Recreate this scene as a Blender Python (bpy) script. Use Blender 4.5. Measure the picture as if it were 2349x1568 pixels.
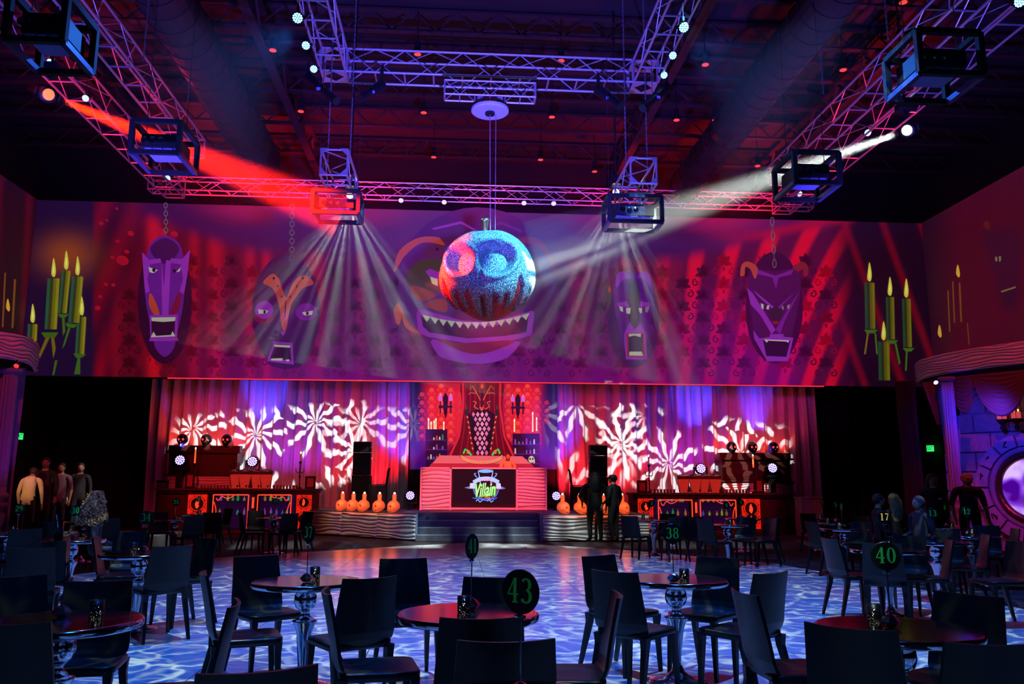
import bpy, bmesh, math, random
from mathutils import Vector, Matrix
from mathutils.geometry import tessellate_polygon
from math import sin, cos, pi, radians, sqrt, atan2, exp

random.seed(7)
SC = bpy.context.scene
COL = SC.collection
for o in list(bpy.data.objects):
    bpy.data.objects.remove(o)

# ------------------------------------------------------------------ camera
F, H, YH, YAW, ROLL = 1900.0, 1.44, 1113.0, radians(3.9), .0043
PIT = math.atan((YH - 784) / F)
fw = Vector((sin(YAW) * cos(PIT), cos(YAW) * cos(PIT), sin(PIT)))
r0 = Vector((cos(YAW), -sin(YAW), 0))
u0 = r0.cross(fw)
rt = r0 * cos(ROLL) + u0 * sin(ROLL)
up = -r0 * sin(ROLL) + u0 * cos(ROLL)
CAM = Vector((0, 0, H))
cd = bpy.data.cameras.new('camera')
cd.sensor_width = 36
cd.lens = F / 2349 * 36
cd.clip_end = 200
cam = bpy.data.objects.new('camera', cd)
COL.objects.link(cam)
m = Matrix((rt, up, -fw)).transposed().to_4x4()
m.translation = CAM
cam.matrix_world = m
SC.camera = cam

def at(px, py, x=None, y=None, z=None):
    """the point of the room that the photograph shows at a pixel, on the plane x, y or z = const"""
    d = fw + rt * ((px - 1174.5) / F) - up * ((py - 784) / F)
    if z is not None: k = (z - H) / d.z
    elif y is not None: k = y / d.y
    else: k = x / d.x
    return CAM + d * k

# ------------------------------------------------------------------ render look
SC.view_settings.view_transform = 'Standard'
SC.view_settings.look = 'None'
SC.view_settings.gamma = 1
SC.view_settings.use_curve_mapping = False
SC.view_settings.exposure = 0.0
cy = SC.cycles
cy.use_denoising = True
cy.max_bounces = 4
cy.diffuse_bounces = 1
cy.glossy_bounces = 2
cy.transmission_bounces = 3
cy.volume_bounces = 0
cy.transparent_max_bounces = 8
cy.sample_clamp_indirect = 3
cy.caustics_reflective = False
cy.caustics_refractive = False
cy.use_adaptive_sampling = True
cy.adaptive_threshold = .08

W = bpy.data.worlds.new('world')
SC.world = W
W.use_nodes = True
W.node_tree.nodes['Background'].inputs[0].default_value = (.02, .03, .12, 1)
W.node_tree.nodes['Background'].inputs[1].default_value = .0

def s2l(c):
    return c / 12.92 if c <= .04045 else ((c + .055) / 1.055) ** 2.4

def rgb(r, g, b):
    return (s2l(r / 255), s2l(g / 255), s2l(b / 255))

# ------------------------------------------------------------------ lights
def gobo_nodes(ld, kind, color, seed=0., scale=1.):
    ld.use_nodes = True
    nt = ld.node_tree
    N, L = nt.nodes, nt.links
    N.clear()
    out = N.new('ShaderNodeOutputLight')
    em = N.new('ShaderNodeEmission')
    L.new(em.outputs[0], out.inputs[0])
    tc = N.new('ShaderNodeTexCoord')
    sp = N.new('ShaderNodeSeparateXYZ')
    L.new(tc.outputs['Normal'], sp.inputs[0])
    def mt(op, a, b=None, clamp=False):
        n = N.new('ShaderNodeMath'); n.operation = op; n.use_clamp = clamp
        for i, v in enumerate((a, b)):
            if v is None: continue
            if isinstance(v, (int, float)): n.inputs[i].default_value = v
            else: L.new(v, n.inputs[i])
        return n.outputs[0]
    u = mt('DIVIDE', sp.outputs[0], sp.outputs[2])
    v = mt('DIVIDE', sp.outputs[1], sp.outputs[2])
    cb = N.new('ShaderNodeCombineXYZ')
    L.new(mt('ADD', mt('MULTIPLY', u, scale), seed * 3.7), cb.inputs[0])
    L.new(mt('ADD', mt('MULTIPLY', v, scale), seed * 1.9), cb.inputs[1])
    cb.inputs[2].default_value = 0
    P = cb.outputs[0]
    if kind == 'ripple':
        nz = N.new('ShaderNodeTexNoise'); nz.inputs['Scale'].default_value = 1.3; nz.inputs['Detail'].default_value = 2
        L.new(P, nz.inputs['Vector'])
        mx = N.new('ShaderNodeVectorMath'); mx.operation = 'MULTIPLY_ADD'
        L.new(nz.outputs['Color'], mx.inputs[0]); mx.inputs[1].default_value = (1.5, 1.5, 0); L.new(P, mx.inputs[2])
        vo = N.new('ShaderNodeTexVoronoi'); vo.voronoi_dimensions = '2D'; vo.feature = 'DISTANCE_TO_EDGE'; vo.inputs['Scale'].default_value = 1.0
        L.new(mx.outputs[0], vo.inputs['Vector'])
        n2 = N.new('ShaderNodeTexNoise'); n2.inputs['Scale'].default_value = .8; L.new(P, n2.inputs['Vector'])
        wdt = mt('MULTIPLY', n2.outputs['Fac'], .15)
        a = mt('SUBTRACT', wdt, vo.outputs['Distance'])
        a = mt('MULTIPLY', a, 11, True)
        vo2 = N.new('ShaderNodeTexVoronoi'); vo2.voronoi_dimensions = '2D'; vo2.feature = 'DISTANCE_TO_EDGE'; vo2.inputs['Scale'].default_value = 2.3
        L.new(mx.outputs[0], vo2.inputs['Vector'])
        b = mt('MULTIPLY', mt('SUBTRACT', .05, vo2.outputs['Distance']), 12, True)
        a = mt('ADD', a, mt('MULTIPLY', b, .35), True)
        mix = N.new('ShaderNodeMix'); mix.data_type = 'RGBA'
        L.new(a, mix.inputs[0])
        mix.inputs[6].default_value = (.0, .05, .34, 1)
        mix.inputs[7].default_value = (.42, .62, .62, 1)
        L.new(mix.outputs[2], em.inputs[0])
        em.inputs[1].default_value = 1
    elif kind == 'star':
        nz = N.new('ShaderNodeTexNoise'); nz.inputs['Scale'].default_value = 2.2; nz.inputs['Detail'].default_value = 1
        L.new(P, nz.inputs['Vector'])
        vo = N.new('ShaderNodeTexVoronoi'); vo.voronoi_dimensions = '2D'; vo.inputs['Scale'].default_value = 1; vo.inputs['Randomness'].default_value = .8
        L.new(P, vo.inputs['Vector'])
        sb = N.new('ShaderNodeVectorMath'); sb.operation = 'SUBTRACT'
        L.new(P, sb.inputs[0]); L.new(vo.outputs['Position'], sb.inputs[1])
        s2 = N.new('ShaderNodeSeparateXYZ'); L.new(sb.outputs[0], s2.inputs[0])
        ang = mt('ARCTAN2', s2.outputs[1], s2.outputs[0])
        r = vo.outputs['Distance']
        wob = mt('MULTIPLY', mt('SINE', mt('MULTIPLY', r, 26)), .38)
        pet = mt('COSINE', mt('ADD', mt('MULTIPLY', ang, 10), wob))
        pet = mt('SUBTRACT', pet, mt('MULTIPLY', r, 2.0))
        core = mt('SUBTRACT', r, .02)
        a = mt('MULTIPLY', mt('ADD', pet, .45), 7, True)
        a = mt('MULTIPLY', a, mt('MULTIPLY', core, 60, True))
        cut = mt('MULTIPLY', mt('SUBTRACT', .62, r), 14, True)
        cut = mt('MULTIPLY', cut, mt('MULTIPLY', mt('SUBTRACT', .115, mt('ABSOLUTE', mt('ADD', v, -.05))), 60, True))
        a = mt('MULTIPLY', a, cut)
        a = mt('ADD', mt('MULTIPLY', a, 1.0), .0)
        em.inputs[0].default_value = (1, 1, 1, 1)
        L.new(a, em.inputs[1])
    elif kind == 'rays':
        ang = mt('ARCTAN2', v, u)
        nz = N.new('ShaderNodeTexNoise'); nz.inputs['Scale'].default_value = 7; nz.inputs['Detail'].default_value = 2
        c2 = N.new('ShaderNodeCombineXYZ'); L.new(mt('MULTIPLY', u, 1.0), c2.inputs[0]); c2.inputs[1].default_value = seed
        nz.inputs['Scale'].default_value = 11; nz.inputs['Detail'].default_value = 1
        L.new(c2.outputs[0], nz.inputs['Vector'])
        a = mt('POWER', mt('MULTIPLY', mt('SUBTRACT', nz.outputs['Fac'], .42), 5.5, True), 2)
        a = mt('MULTIPLY', a, mt('MULTIPLY', mt('SUBTRACT', .2, mt('ABSOLUTE', v)), 10, True))
        L.new(a, em.inputs[1])
        em.inputs[0].default_value = (1, 1, 1, 1)
    elif kind == 'blotch':
        nz = N.new('ShaderNodeTexNoise'); nz.inputs['Scale'].default_value = 2.5; nz.inputs['Detail'].default_value = 3
        L.new(P, nz.inputs['Vector'])
        a = mt('MULTIPLY', mt('SUBTRACT', nz.outputs['Fac'], .46), 9, True)
        L.new(a, em.inputs[1]); em.inputs[0].default_value = (1, 1, 1, 1)

def spot(name, loc, to, power, color, angle, blend=.6, gobo=None, radius=.08, seed=0., scale=1., roll=0):
    ld = bpy.data.lights.new(name, 'SPOT')
    ld.energy = power
    ld.color = color
    ld.spot_size = radians(angle)
    ld.spot_blend = blend
    ld.shadow_soft_size = radius
    o = bpy.data.objects.new(name, ld)
    COL.objects.link(o)
    loc, to = Vector(loc), Vector(to)
    o.location = loc
    o.rotation_euler = (to - loc).to_track_quat('-Z', 'Y').to_euler()
    if gobo: gobo_nodes(ld, gobo, color, seed, scale)
    return o

def plight(name, loc, power, color, radius=.1):
    ld = bpy.data.lights.new(name, 'POINT')
    ld.energy = power; ld.color = color; ld.shadow_soft_size = radius
    o = bpy.data.objects.new(name, ld)
    COL.objects.link(o); o.location = loc
    return o

RED, MAG, VIO, BLU = (1, .015, .03), (1, .02, .28), (.30, .03, 1), (.05, .08, 1)
SK = at(1118, 636, y=16)                       # the hanging sculpture
RM, WM = at(112, 217, y=14), at(2080, 299, y=15)   # red and white moving heads
GL, GR = at(803, 447, y=17.6), at(1413, 441, y=17.6)   # star projectors behind the hanging cages
# water-ripple wash of the dance floor, from the horseshoe truss
spot('floor_wash', (-2.2, 9, 9.6), (-1.2, 10, 0), 10000, (1, 1, 1), 74, .5, 'ripple', .015, 3.1, 20)
spot('floor_wash', (4.2, 9, 9.6), (3.2, 11, 0), 10000, (1, 1, 1), 74, .5, 'ripple', .02, 9.7, 20)
spot('floor_wash', (.5, 2, 9.6), (.5, 4.2, 0), 6500, (1, 1, 1), 66, .6, 'ripple', .02, 5.3, 17)
# sculpture keys and added fills
spot('red_key', RM + (SK - RM).normalized() * .22, SK, 230000, (1, .012, .0), 11, .6, None, .06)
spot('white_key', WM + (SK - WM).normalized() * .22, SK, 110000, (.86, 1, .92), 9.5, .9, None, .06)
spot('blue_top', at(700, 100, y=14), SK, 900, (.1, .3, 1), 20, .5)
spot('cyan_top', (6, 10.5, 11.3), SK, 34000, (.12, .62, 1), 13, .5)
spot('red_fill', (-4, 11, 2), SK, 800, (1, .01, .02), 16, .6)  # added pair of low lamps reddening the core, no fixtures there
spot('red_fill', (5.5, 14, 2), SK, 700, (1, .03, .03), 16, .6)
spot('teal_fill', (3, 6, 7), SK, 900, (.02, .5, .6), 24, .5)  # added weak front lamp for the lower drips, no fixture there
# star gobos on the drapes
spot('star_left', GL + Vector((-.1, .3, -.1)), at(640, 985, y=28.5), 12000, (1, .98, .95), 30, .25, 'star', .01, 2.2, 6.6)
spot('star_left', GL + Vector((.5, 0, 0)), at(850, 985, y=28.5), 6500, (1, .97, .92), 17, .3, 'star', .01, 4.4, 6)
spot('star_right', GR + Vector((.1, .3, -.1)), at(1570, 995, y=28.5), 12000, (1, .98, .95), 30, .25, 'star', .01, 7.3, 6.6)
spot('star_right', GR - Vector((.5, 0, 0)), at(1365, 985, y=28.5), 7500, (1, .97, .92), 18, .3, 'star', .01, 1.4, 6)
for p_, tx in ((GL, -.15), (GR, -.35)):
    spot('ray_fan', p_ + Vector((0, 0, -.18)), p_ + Vector((0, .376, -1)), 4800, (.85, 1, .95), 112, .7, 'rays', .005, 3.3 if tx > -.2 else 8.1)
# cool beams from the lamps on the horseshoe truss
for x, y, Y, tx in ((683, 41, 12, -3.2), (1568, 63, 12.4, 3.4)):
    p_ = at(x, y, y=Y); spot('cool_beam', p_ + Vector((0, -.1, -.3)), p_ + Vector((tx, -2.0, -4)), 900, (.03, .2, 1), 76, 1)
# colour washes of the drapes
for n, (x, y, s, p, c, a) in enumerate([
        (860, 1130, 27.7, 800, RED, 125), (770, 1130, 27.7, 260, RED, 120), (905, 1100, 27.6, 300, RED, 120),
        (1330, 1150, 27.7, 1000, RED, 125), (1420, 1150, 27.7, 700, RED, 120), (1290, 1130, 27.6, 400, RED, 120),
        (640, 1110, 27.4, 420, VIO, 120), (700, 1110, 27.4, 200, VIO, 120),
        (1590, 1110, 27.4, 420, VIO, 120), (1520, 1120, 27.4, 120, VIO, 110)]):
    b = at(x, y, y=s)
    spot('drape_wash', b, b + Vector((0, .75, 2.6)), p * .22, c, a, .8)
for x, c, p in [(400, RED, 260), (470, MAG, 420), (560, MAG, 330), (660, VIO, 380), (760, RED, 420), (830, RED, 600), (900, RED, 500),
                (1310, RED, 500), (1380, RED, 520), (1460, MAG, 200), (1540, VIO, 340), (1620, VIO, 300), (1700, MAG, 420), (1780, MAG, 420), (1840, RED, 330)]:
    b = at(x, 868, y=27.45)
    spot('drape_top_wash', b, b + Vector((0, .8, -2.4)), p * .085, c, 120, .8)
# flames of light behind the bar cabinets
for x in (400, 440, 490, 540):
    b = at(x, 1030, y=28.0); spot('ember_wash', b, b + Vector((0, .5, 1)), 30, (1, .05, .02), 120, .8)
for x in (1668, 1705, 1752, 1800):
    b = at(x, 1045, y=28.0); spot('ember_wash', b, b + Vector((0, .5, 1)), 30, (1, .05, .02), 120, .8)
# violet-blue heads on the bars and the stage throw up the drapes
for x, y, s, tx, ty in [(413, 1055, 27.2, 425, 930), (579, 1058, 27.2, 610, 900), (1608, 1074, 27.2, 1590, 900), (1772, 1073, 27.2, 1740, 930), (941, 1136, 25.6, 925, 980), (1276, 1137, 25.6, 1262, 990)]:
    b = at(x, y, y=s)
    spot('blue_head', b + (at(tx, ty, y=28.5) - b).normalized() * .45, at(tx, ty, y=28.5), 700, (.07, .05, 1), 42, .7)
# red wash of the booth, the bars' fronts and the stage
spot('booth_wash', (.8, 16, 8.6), (.85, 25.6, 1.2), 17000, (1, .05, .04), 20, .4)
spot('booth_wash', (-2.5, 17, 8.6), (-.9, 25.6, 1.3), 2700, (1, .25, .22), 9, .4, 'blotch', .02, 4, 22)
spot('dj_key', (3.4, 20, 8), at(1165, 1060, y=26.4), 3500, (1, .16, .05), 10, .5)
spot('stage_wash', (.8, 18, 9), (.9, 24, .7), 1100, (.25, .05, 1), 34, .6)
spot('lantern_wash', (-6, 20, 6), (-2.5, 24, .8), 600, (1, .3, .1), 30, .6)
for bx in (-6.3, 7.9):
    spot('bar_wash', (bx, 18, 6.5), (bx, 26.5, 1.6), 2080, (1, .02, .02), 32, .6)
spot('flank_wash', (-1.5, 14, 8), at(850, 1210, y=24), 2700, (.9, .95, .8), 19, .3, 'ripple', .02, 1.7, 16)
spot('flank_wash', (3.5, 14, 8), at(1320, 1210, y=22.2), 1500, (.75, .8, 1), 13, .3, 'ripple', .02, 8.1, 16)
# washes of the big wall
for x, y, p, c in [(1740, 760, 5200, (.75, .02, .85)), (1500, 800, 3000, (.55, .03, 1)), (650, 780, 3600, (.5, .03, 1)), (480, 700, 2400, (1, .02, .2)), (1100, 780, 3600, (.4, .06, 1)), (900, 800, 2600, (.6, .03, .8)), (1850, 600, 1500, (1, .02, .1))]:
    spot('wall_wash', at(x, y + 140, y=19.5) + Vector((0, 0, 2)), at(x, y, y=27), p * .1, c, 50, 1)
# trusses: blue from the LED heads, red behind
spot('truss_blue', (.6, 9.5, 4.5), (.6, 16.5, 9.9), 9750, (.10, .07, 1), 70, .8)
spot('truss_blue', (-5, 11, 3), (-6.7, 16.5, 9.8), 4500, (.10, .07, 1), 64, .8)
spot('truss_blue', (7, 11, 3), (8.6, 16.5, 9.8), 4500, (.10, .07, 1), 64, .8)
spot('truss_blue', (-2.2, 12, 3.5), (-2.1, 15.5, 7), 945, (.10, .07, 1), 40, .8)
spot('truss_blue', (3.4, 12, 3.5), (3.4, 15.5, 7), 945, (.10, .07, 1), 40, .8)
for x in (-7, -3, 1, 5, 9): spot('truss_red', (x, 24.3, 8.9), (x, 24.8, 10.4), (1500, 900, 350, 700, 1500)[(x + 7) // 4], (1, .008, .01), 110, .9)
spot('truss_red', (-10, 17, 8), (-8.3, 19, 10), 1080, (1, .01, .01), 110, .8)
spot('truss_red', (11.8, 18, 8), (10, 19, 10), 1080, (1, .01, .01), 110, .8)
# red and blue spill on the roof structure
for x, y, z, p, c in [(-7, 19, 10.6, 500, RED), (-3, 23, 10.8, 160, RED), (3, 21, 10.8, 60, RED), (7, 21, 10.8, 300, RED), (-3.5, 20, 10.6, 60, RED), (0, 14, 10.6, 110, (.2, .05, 1)),
                      (-3.4, 13, 10.4, 260, (.03, .1, 1)), (5.6, 13, 10.4, 260, (.03, .1, 1)), (11, 14, 10.6, 130, RED), (-9, 14, 10.4, 110, RED)]:
    plight('roof_spill', (x, y, z), p * .05, c, .3)
# the stone grotto on the right
spot('grotto_blue', at(2262, 935, y=16.6), at(2300, 1020, y=18.5), 156, (.06, .03, 1), 130, .8)
spot('grotto_blue', at(2146, 876, y=17.2), at(2190, 1000, y=19), 90, (.06, .04, 1), 60, .7)
spot('grotto_red', (7.5, 13, 6), at(2215, 1130, y=17.8), 800, (1, .03, .02), 22, .6)
spot('canopy_red', (9, 12, 9), at(2240, 830, y=17), 1050, (1, .02, .05), 40, .6)
spot('canopy_red', (-7, 12, 9), at(30, 800, y=18), 1050, (1, .02, .08), 40, .6)
spot('column_violet', at(60, 1200, y=16.5), at(22, 980, y=17.6), 60, (.45, .05, 1), 60, .7)
spot('kitchen_amber', at(-20, 1010, y=16), at(72, 1105, y=17.9), 70, (1, .5, .12), 26, .7)
spot('hair_amber', (-3.2, 10.5, 4.5), at(225, 1180, y=12.4), 90, (1, .6, .25), 16, .6)
spot('chair_red', (3, 20, 7), (5.8, 11.4, .8), 1260, (1, .03, .02), 14, .5)
spot('seat_blue', (2, 20, 9.4), (1, 6, .6), 196, (.03, .22, 1), 46, .8)
spot('seat_blue', (-4, 1, 8.5), (-5, 14, .6), 108, (.05, .28, 1), 40, .8)
spot('seat_blue', (7, 1, 8.5), (7, 15, .6), 126, (.05, .28, 1), 42, .8)

# ------------------------------------------------------------------ materials
MATS = {}
def mat(name, base=(.5, .5, .5), rough=.5, metal=0., emit=None, es=1., var=.12, scale=8., bump=0., bscale=60., alpha=None, trans=0., spec=.5, coat=0., attr=False, ior=1.45):
    if name in MATS: return MATS[name]
    mt = bpy.data.materials.new(name); mt.use_nodes = True
    nt = mt.node_tree; N, L = nt.nodes, nt.links
    b = N['Principled BSDF']
    tc = N.new('ShaderNodeTexCoord')
    nz = N.new('ShaderNodeTexNoise'); nz.inputs['Scale'].default_value = scale; nz.inputs['Detail'].default_value = 3
    L.new(tc.outputs['Object'], nz.inputs['Vector'])
    mx = N.new('ShaderNodeMix'); mx.data_type = 'RGBA'; mx.blend_type = 'MULTIPLY'
    mx.inputs[0].default_value = 1
    rp = N.new('ShaderNodeMapRange'); rp.inputs[3].default_value = 1 - var; rp.inputs[4].default_value = 1 + var
    L.new(nz.outputs['Fac'], rp.inputs[0])
    L.new(rp.outputs[0], mx.inputs[7])
    if attr:
        at_ = N.new('ShaderNodeAttribute'); at_.attribute_name = 'Col'
        L.new(at_.outputs['Color'], mx.inputs[6])
        L.new(mx.outputs[2], b.inputs['Emission Color'])
        b.inputs['Emission Strength'].default_value = es
        b.inputs['Base Color'].default_value = (*base, 1)
    else:
        mx.inputs[6].default_value = (*base, 1)
        L.new(mx.outputs[2], b.inputs['Base Color'])
    b.inputs['Roughness'].default_value = rough
    b.inputs['Metallic'].default_value = metal
    b.inputs['Specular IOR Level'].default_value = spec
    b.inputs['Coat Weight'].default_value = coat
    b.inputs['IOR'].default_value = ior
    b.inputs['Transmission Weight'].default_value = trans
    if emit and not attr:
        b.inputs['Emission Color'].default_value = (*emit, 1)
        b.inputs['Emission Strength'].default_value = es
    if bump:
        n2 = N.new('ShaderNodeTexNoise'); n2.inputs['Scale'].default_value = bscale; n2.inputs['Detail'].default_value = 3
        L.new(tc.outputs['Object'], n2.inputs['Vector'])
        bp = N.new('ShaderNodeBump'); bp.inputs['Strength'].default_value = bump; bp.inputs['Distance'].default_value = .02
        L.new(n2.outputs['Fac'], bp.inputs['Height']); L.new(bp.outputs[0], b.inputs['Normal'])
    MATS[name] = mt
    return mt

M = dict(
    black=mat('black_paint', (.006, .006, .008), .7), dark=mat('dark_metal', (.02, .02, .024), .45, .6),
    plastic=mat('chair_plastic', (.0035, .0045, .006), .38, bump=.05, bscale=200, spec=.4), alu=mat('truss_aluminium', (.62, .62, .66), .38, .75, var=.2),
    chrome=mat('chrome', (.82, .84, .88), .09, 1., var=.03), mirror=mat('table_mirror', (.42, .44, .5), .12, 1., bump=.03, bscale=5),
    carpet=mat('carpet', (.02, .014, .022), .95, bump=.6, bscale=90, var=.5), floorp=mat('dance_floor_laminate', (.50, .51, .53), .24, bump=.04, bscale=6, var=.1, scale=3),
    wall=mat('black_wall', (.007, .006, .009), .9, bump=.2, bscale=20), roof=mat('roof_deck', (.016, .01, .013), .85, bump=.3, bscale=4, var=.5),
    joist=mat('roof_steel', (.032, .015, .018), .6, .1, var=.3), drape=mat('stage_drape', (.62, .58, .62), .75, bump=.12, bscale=30),
    wave=mat('wave_panel', (.74, .70, .68), .45), panel=mat('dark_wood', (.07, .016, .012), .4, bump=.15, bscale=25, var=.3),
    stagem=mat('stage_deck', (.10, .10, .11), .5), step=mat('step_paint', (.09, .1, .12), .45, var=.4),
    nosing=mat('step_nosing', (.2, .28, .4), .4), neon=mat('red_neon', (.3, .02, .01), .4, emit=(1, .045, .015), es=1.6),
    neon2=mat('backlit_red_panel', (.3, .02, .01), .4, emit=(1, .02, .008), es=.62, var=.1), medal=mat('medallion_disc', (.02, .008, .006), .6),
    cabin=mat('display_interior', (.1, .05, .12), .6, emit=(.10, .008, .16), es=.13), ledw=mat('led_white', (.9, .9, 1), .3, emit=(.75, .8, 1), es=14),
    ledc=mat('led_cyan', (.6, .9, 1), .3, emit=(.22, .62, 1), es=3.6), ledb=mat('led_violet_white', (.7, .6, 1), .3, emit=(.4, .3, 1), es=3.2),
    glass=mat('clear_glass', (.95, .95, .97), .04, trans=1., var=.0, ior=1.3), cup=mat('perforated_cup', (.03, .03, .035), .3, .8, bump=.6, bscale=160),
    wax=mat('candle_flame', (.9, .8, .5), .4, emit=(1, .86, .55), es=5), lantern=mat('orange_skull_wax', (.85, .3, .12), .5, emit=(1, .11, .03), es=.5, bump=.2, bscale=30),
    skullb=mat('black_skull', (.008, .008, .01), .25), redeye=mat('red_eye', (.5, .05, .03), .4, emit=(1, .05, .04), es=1.3),
    numdisc=mat('sign_disc', (.004, .008, .007), .3), numg=mat('green_number', (.02, .25, .04), .5, emit=(.01, .3, .05), es=.2), numy=mat('yellow_number', (.4, .3, .02), .5, emit=(.7, .5, .1), es=.6),  # numerals get a faint glow in place of light falling on them
    punch=mat('red_punch', (.7, .06, .05), .3, emit=(1, .07, .05), es=.5), acrylic=mat('acrylic_tub', (.9, .5, .5), .08, trans=.9, ior=1.2),  # punch is given a slight glow of its own
    print_=mat('printed_backdrop', (.10, .09, .10), .8, attr=True, es=1.0, var=.10, scale=.9), mural=mat('projection_screen_cloth', (.15, .15, .16), .85, attr=True, es=.72, var=.16, scale=1.2),
    lcd=mat('lcd_screen', (.01, .01, .012), .15, attr=True, es=1.25, var=.02), exitm=mat('exit_sign', (.0, .3, .05), .4, emit=(.02, 1, .16), es=1.6), exitb=mat('exit_letters', (0, .03, .01), .6),
    stone=mat('stone_block', (.30, .24, .38), .85, bump=.9, bscale=9, var=.35), grout=mat('mortar', (.42, .35, .55), .9), velvet=mat('swag_velvet', (.10, .014, .02), .7, bump=.3),
    drapev=mat('column_drape', (.2, .15, .28), .7), gold=mat('old_gold_frame', (.16, .05, .05), .3, .7, bump=.5, bscale=20), zod=mat('arch_stone', (.33, .26, .42), .8, bump=.6, bscale=14, var=.3),
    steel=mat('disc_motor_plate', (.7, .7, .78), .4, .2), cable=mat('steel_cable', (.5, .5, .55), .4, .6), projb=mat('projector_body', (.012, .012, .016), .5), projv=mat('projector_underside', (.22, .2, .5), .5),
    stem=mat('bronze_stem', (.5, .28, .12), .25, .9), orange=mat('orange_candle', (.8, .2, .08), .5, emit=(1, .12, .04), es=.9), amber=mat('amber_counter', (.3, .17, .05), .6),
)
def bott(i):
    c = [(.05, .9, .15), (.2, .25, 1), (1, .5, .1), (.8, .2, .9), (.75, .9, .1), (.1, .7, .8)][i % 6]
    return mat('bottle_%s' % ['green', 'blue', 'amber', 'violet', 'lime', 'teal'][i % 6], c, .2, emit=c, es=.22)

# ------------------------------------------------------------------ mesh helpers
class MB:
    def __init__(s): s.v, s.f, s.c, s.m = [], [], [], []
    def add(s, vs, fs, col=None, mi=0):
        n = len(s.v); s.v += [tuple(p) for p in vs]
        for f in fs: s.f.append(tuple(i + n for i in f)); s.c.append(col); s.m.append(mi)
        return s
    def box(s, c, d, rot=0., col=None, mi=0, taper=1., mx=None):
        cx, cy_, cz = c; a, b, h = d[0] / 2, d[1] / 2, d[2] / 2
        vs = []
        for z, t in ((-h, 1), (h, taper)):
            for x, y in ((-a, -b), (a, -b), (a, b), (-a, b)):
                p = Vector((x * t, y * t, z))
                if mx: p = mx @ p
                elif rot: p = Vector((p.x * cos(rot) - p.y * sin(rot), p.x * sin(rot) + p.y * cos(rot), p.z))
                vs.append((p.x + cx, p.y + cy_, p.z + cz))
        return s.add(vs, [(0, 3, 2, 1), (4, 5, 6, 7), (0, 1, 5, 4), (1, 2, 6, 5), (2, 3, 7, 6), (3, 0, 4, 7)], col, mi)
    def tube(s, p0, p1, r, n=8, r1=None, mi=0):
        p0, p1 = Vector(p0), Vector(p1); d = (p1 - p0)
        if d.length < 1e-6: return s
        d.normalize(); a = d.orthogonal().normalized(); b = d.cross(a); r1 = r if r1 is None else r1
        vs = [p0 + (a * cos(2 * pi * i / n) + b * sin(2 * pi * i / n)) * r for i in range(n)] + [p1 + (a * cos(2 * pi * i / n) + b * sin(2 * pi * i / n)) * r1 for i in range(n)]
        return s.add(vs, [(i, (i + 1) % n, n + (i + 1) % n, n + i) for i in range(n)] + [tuple(range(n - 1, -1, -1)), tuple(range(n, 2 * n))], None, mi)
    def path(s, pts, r, n=6):
        for a, b in zip(pts, pts[1:]): s.tube(a, b, r, n)
        return s
    def lathe(s, prof, c=(0, 0, 0), n=24, mi=0, sx=1., sy=1.):
        c = Vector(c); vs = []
        for r, z in prof:
            for i in range(n): vs.append((c.x + r * sx * cos(2 * pi * i / n), c.y + r * sy * sin(2 * pi * i / n), c.z + z))
        fs = []
        for k in range(len(prof) - 1):
            for i in range(n): fs.append((k * n + i, k * n + (i + 1) % n, (k + 1) * n + (i + 1) % n, (k + 1) * n + i))
        fs.append(tuple(range(n - 1, -1, -1))); fs.append(tuple((len(prof) - 1) * n + i for i in range(n)))
        return s.add(vs, fs, None, mi)
    def ball(s, c, r, n=12, k=8, sx=1., sy=1., sz=1., mi=0):
        return s.lathe([(max(r * sin(pi * j / k), .0008), -r * sz * cos(pi * j / k)) for j in range(k + 1)], c, n, mi, sx, sy)
    def poly(s, pts, y, col=None, th=0):
        """flat shape traced in photo pixels, laid on the plane y (printed or projected artwork)"""
        P = [at(a, b, y=y) for a, b in pts]
        tris = tessellate_polygon([P])
        return s.add(P, [tuple(t) for t in tris], col)
    def build(s, name, material=None, parent=None, smooth=False, mats=None, loc=None):
        me = bpy.data.meshes.new(name)
        me.from_pydata(s.v, [], s.f)
        if any(c is not None for c in s.c):
            ca = me.color_attributes.new('Col', 'FLOAT_COLOR', 'CORNER')
            k = 0
            for p, c in zip(me.polygons, s.c):
                for li in p.loop_indices:
                    ca.data[li].color = (*(c or (0, 0, 0)), 1)
        for mm in (mats or [material]):
            if mm: me.materials.append(mm)
        if mats: me.polygons.foreach_set('material_index', s.m)
        if smooth: me.polygons.foreach_set('use_smooth', [True] * len(me.polygons))
        me.update()
        o = bpy.data.objects.new(name, me); COL.objects.link(o)
        if parent: o.parent = parent
        if loc is not None: o.location = loc
        return o

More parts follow.
